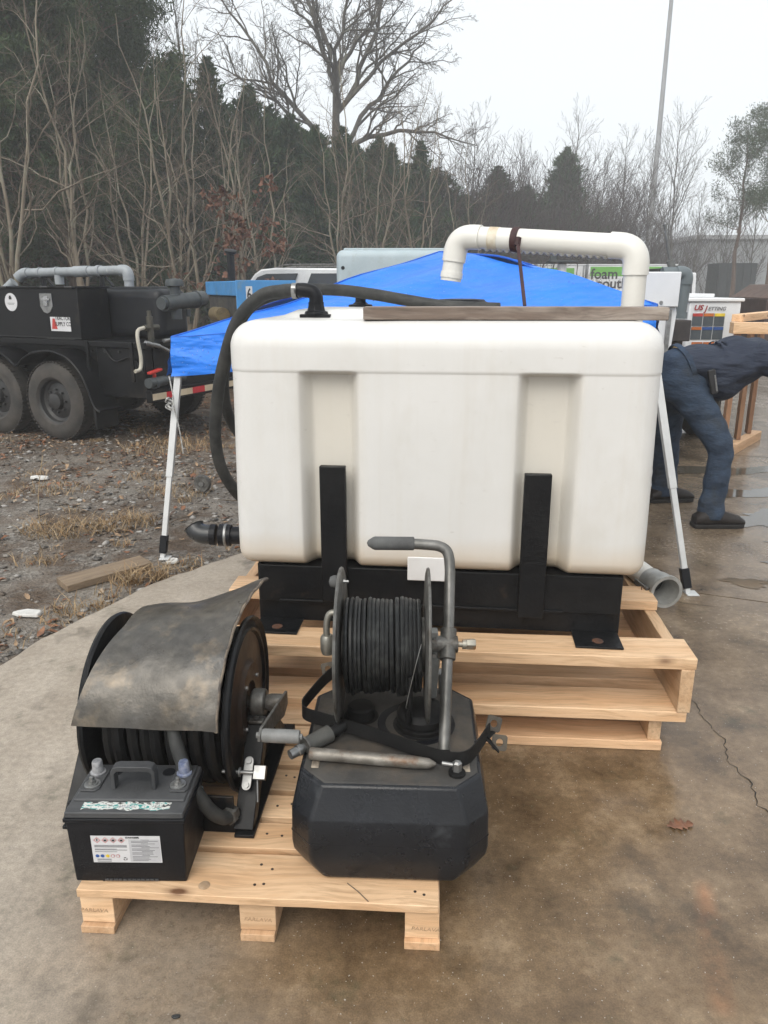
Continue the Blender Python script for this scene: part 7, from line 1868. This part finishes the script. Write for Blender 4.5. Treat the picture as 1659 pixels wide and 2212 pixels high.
cloth("jeans", [[(V3((1.90, 4.82, 1.03)), .15, .105), (V3((1.855, 4.82, .97)), .17, .135), (V3((1.84, 4.82, .88)), .18, .155), (V3((1.86, 4.82, .80)), .165, .13)],
      [(V3((1.87, 4.74, .86)), .105, .135), (V3((1.93, 4.70, .76)), .092, .112), (V3((2.01, 4.65, .63)), .08, .094), (V3((2.07, 4.61, .52)), .071, .08), (V3((2.075, 4.59, .38)), .066, .075), (V3((2.06, 4.58, .22)), .065, .077), (V3((2.05, 4.575, .05)), .07, .084)],
      [(V3((1.85, 4.91, .86)), .105, .14), (V3((1.865, 4.97, .74)), .092, .112), (V3((1.90, 5.04, .55)), .08, .095), (V3((1.935, 5.11, .37)), .073, .086), (V3((1.96, 5.155, .2)), .071, .086), (V3((1.97, 5.16, .05)), .073, .09)]], DENIM, .010, folds(30, .0042, 3), per)
cloth("shirt", [[(V3((1.80, 4.82, .965)), .15, .075), (V3((1.875, 4.82, .985)), .172, .1), (V3((1.97, 4.82, .985)), .185, .125), (V3((2.08, 4.825, .945)), .2, .195), (V3((2.2, 4.83, 1.0)), .205, .16), (V3((2.33, 4.84, 1.03)), .19, .12), (V3((2.42, 4.85, 1.045)), .11, .08), (V3((2.46, 4.85, 1.045)), .07, .065)],
      [(V3((2.28, 4.72, 1.04)), .1, .1), (V3((2.38, 4.65, 1.015)), .082, .095), (V3((2.50, 4.615, .985)), .07, .082), (V3((2.62, 4.60, .97)), .064, .07), (V3((2.73, 4.63, .99)), .056, .06), (V3((2.80, 4.65, 1.005)), .05, .052)],
      [(V3((2.28, 4.96, 1.04)), .1, .1), (V3((2.38, 5.02, 1.015)), .082, .09), (V3((2.50, 5.05, .99)), .07, .076), (V3((2.62, 5.06, .985)), .062, .068), (V3((2.73, 5.03, 1.01)), .055, .06), (V3((2.80, 5.01, 1.02)), .05, .05)]], SHIRT, .010, folds(30, .006, 5), per)
for (hx, hy, rz) in ((2.0, 4.565, R(0)), (1.92, 5.15, R(6))):
    T = Matrix.Translation((hx, hy, 0)) @ Matrix.Rotation(rz, 4, 'Z')
    b_ = MB(po_); P = [(-.05, .045, .035, .012), (0.0, .058, .06, .012), (.08, .05, .055, .012), (.16, .05, .052, .012), (.225, .042, .045, .012), (.262, .03, .03, .014)]
    hs_ = [.085, .12, .125, .095, .075, .05]
    rings = []
    for (x, wa, wb, z0), h_ in zip(P, hs_):
        rings.append([T @ Vector((x, wa * math.cos(a), z0 + (h_ - z0) * (.5 + .5 * math.sin(a)) if True else 0)) for a in [2 * math.pi * i / 16 for i in range(16)]])
    vs = [p for r_ in rings for p in r_]; fs = [(i * 16 + j, (i + 1) * 16 + j, (i + 1) * 16 + (j + 1) % 16, i * 16 + (j + 1) % 16) for i in range(len(rings) - 1) for j in range(16)]
    fs += [tuple(range(16)), tuple((len(rings) - 1) * 16 + j for j in range(16))[::-1]]
    b_.add(vs, fs); bo_ = b_.build("boot", BOOT, per, True, ang=60)
    s_ = MB(po_); s_.prism([(-.06, -.04), (-.045, -.05), (.1, -.048), (.2, -.056), (.255, -.035), (.268, 0), (.255, .035), (.2, .056), (.1, .048), (-.045, .05), (-.06, .04)], lambda u, v, w: T @ Vector((u, v, w)), .001, .026); s_.build("sole", M("dark boot sole", (.014, .012, .011), rough=.7), bo_, True, .004)
# belt, phone pouch, pocket edge, hair
bl = MB(po_); AA = np.linspace(0, 2 * math.pi, 37)
ribbon(bl, [Vector((1.868 - .055 * math.sin(a_), 4.82 + .176 * math.cos(a_), .985 + .122 * math.sin(a_))) for a_ in AA], .03, .004, (.9, 0, .42)); bl.build("waistband", DENIM, per, True, ang=60)
pc = MB(po_); T = Matrix.Translation((1.99, 4.632, .90)) @ Matrix.Rotation(R(-14), 4, 'Y'); pc.box(-.022, .022, -.014, .01, -.075, .075, T); pc.build("phone_pouch", M("black pouch", (.018, .018, .02), rough=.5), per, True, .006)
pc = MB(po_); pc.box(.008, .018, -.018, -.012, -.06, .04, T); pc.build("metal_clip", STEEL, per, True, .001)
pc = MB(po_); pc.tube(smoothpts([(1.80, 4.672, .91), (1.86, 4.655, .905), (1.92, 4.658, .915)]), .0025, 6); pc.build("pocket_stitching", M("pale stitching", (.2, .24, .3), rough=.8), per)
hr = MB(po_); hr.lathe([(.0, -.095), (.05, -.085), (.088, -.04), (.094, .0), (.085, .03), (.05, .04)], (2.62, 4.866, 1.0), (-.35, 0, -.9), 24); hr.build("hair", M("short dark hair", (.02, .016, .013), (.04, .032, .027), sc=40, rough=.8, bmp=.4), per, True)
# ---------------------------------------------------------------- damp air
def haze():
    m = bpy.data.materials.new("damp air"); m.use_nodes = True
    n, l = m.node_tree.nodes, m.node_tree.links
    n.clear()
    v = n.new('ShaderNodeVolumePrincipled')
    v.inputs['Color'].default_value = (.98, .99, 1.0, 1)
    v.inputs['Density'].default_value = HAZE
    v.inputs['Anisotropy'].default_value = 0.0
    o = n.new('ShaderNodeOutputMaterial'); l.new(v.outputs[0], o.inputs['Volume'])
    mb = MB(); mb.box(-90, 110, -30, 120, -1.2, 24)
    ob = mb.build("haze", m, None, False)
    return tag(ob, "thin winter mist over the yard", "haze", kind='stuff')
HAZE = 0.0034
haze()
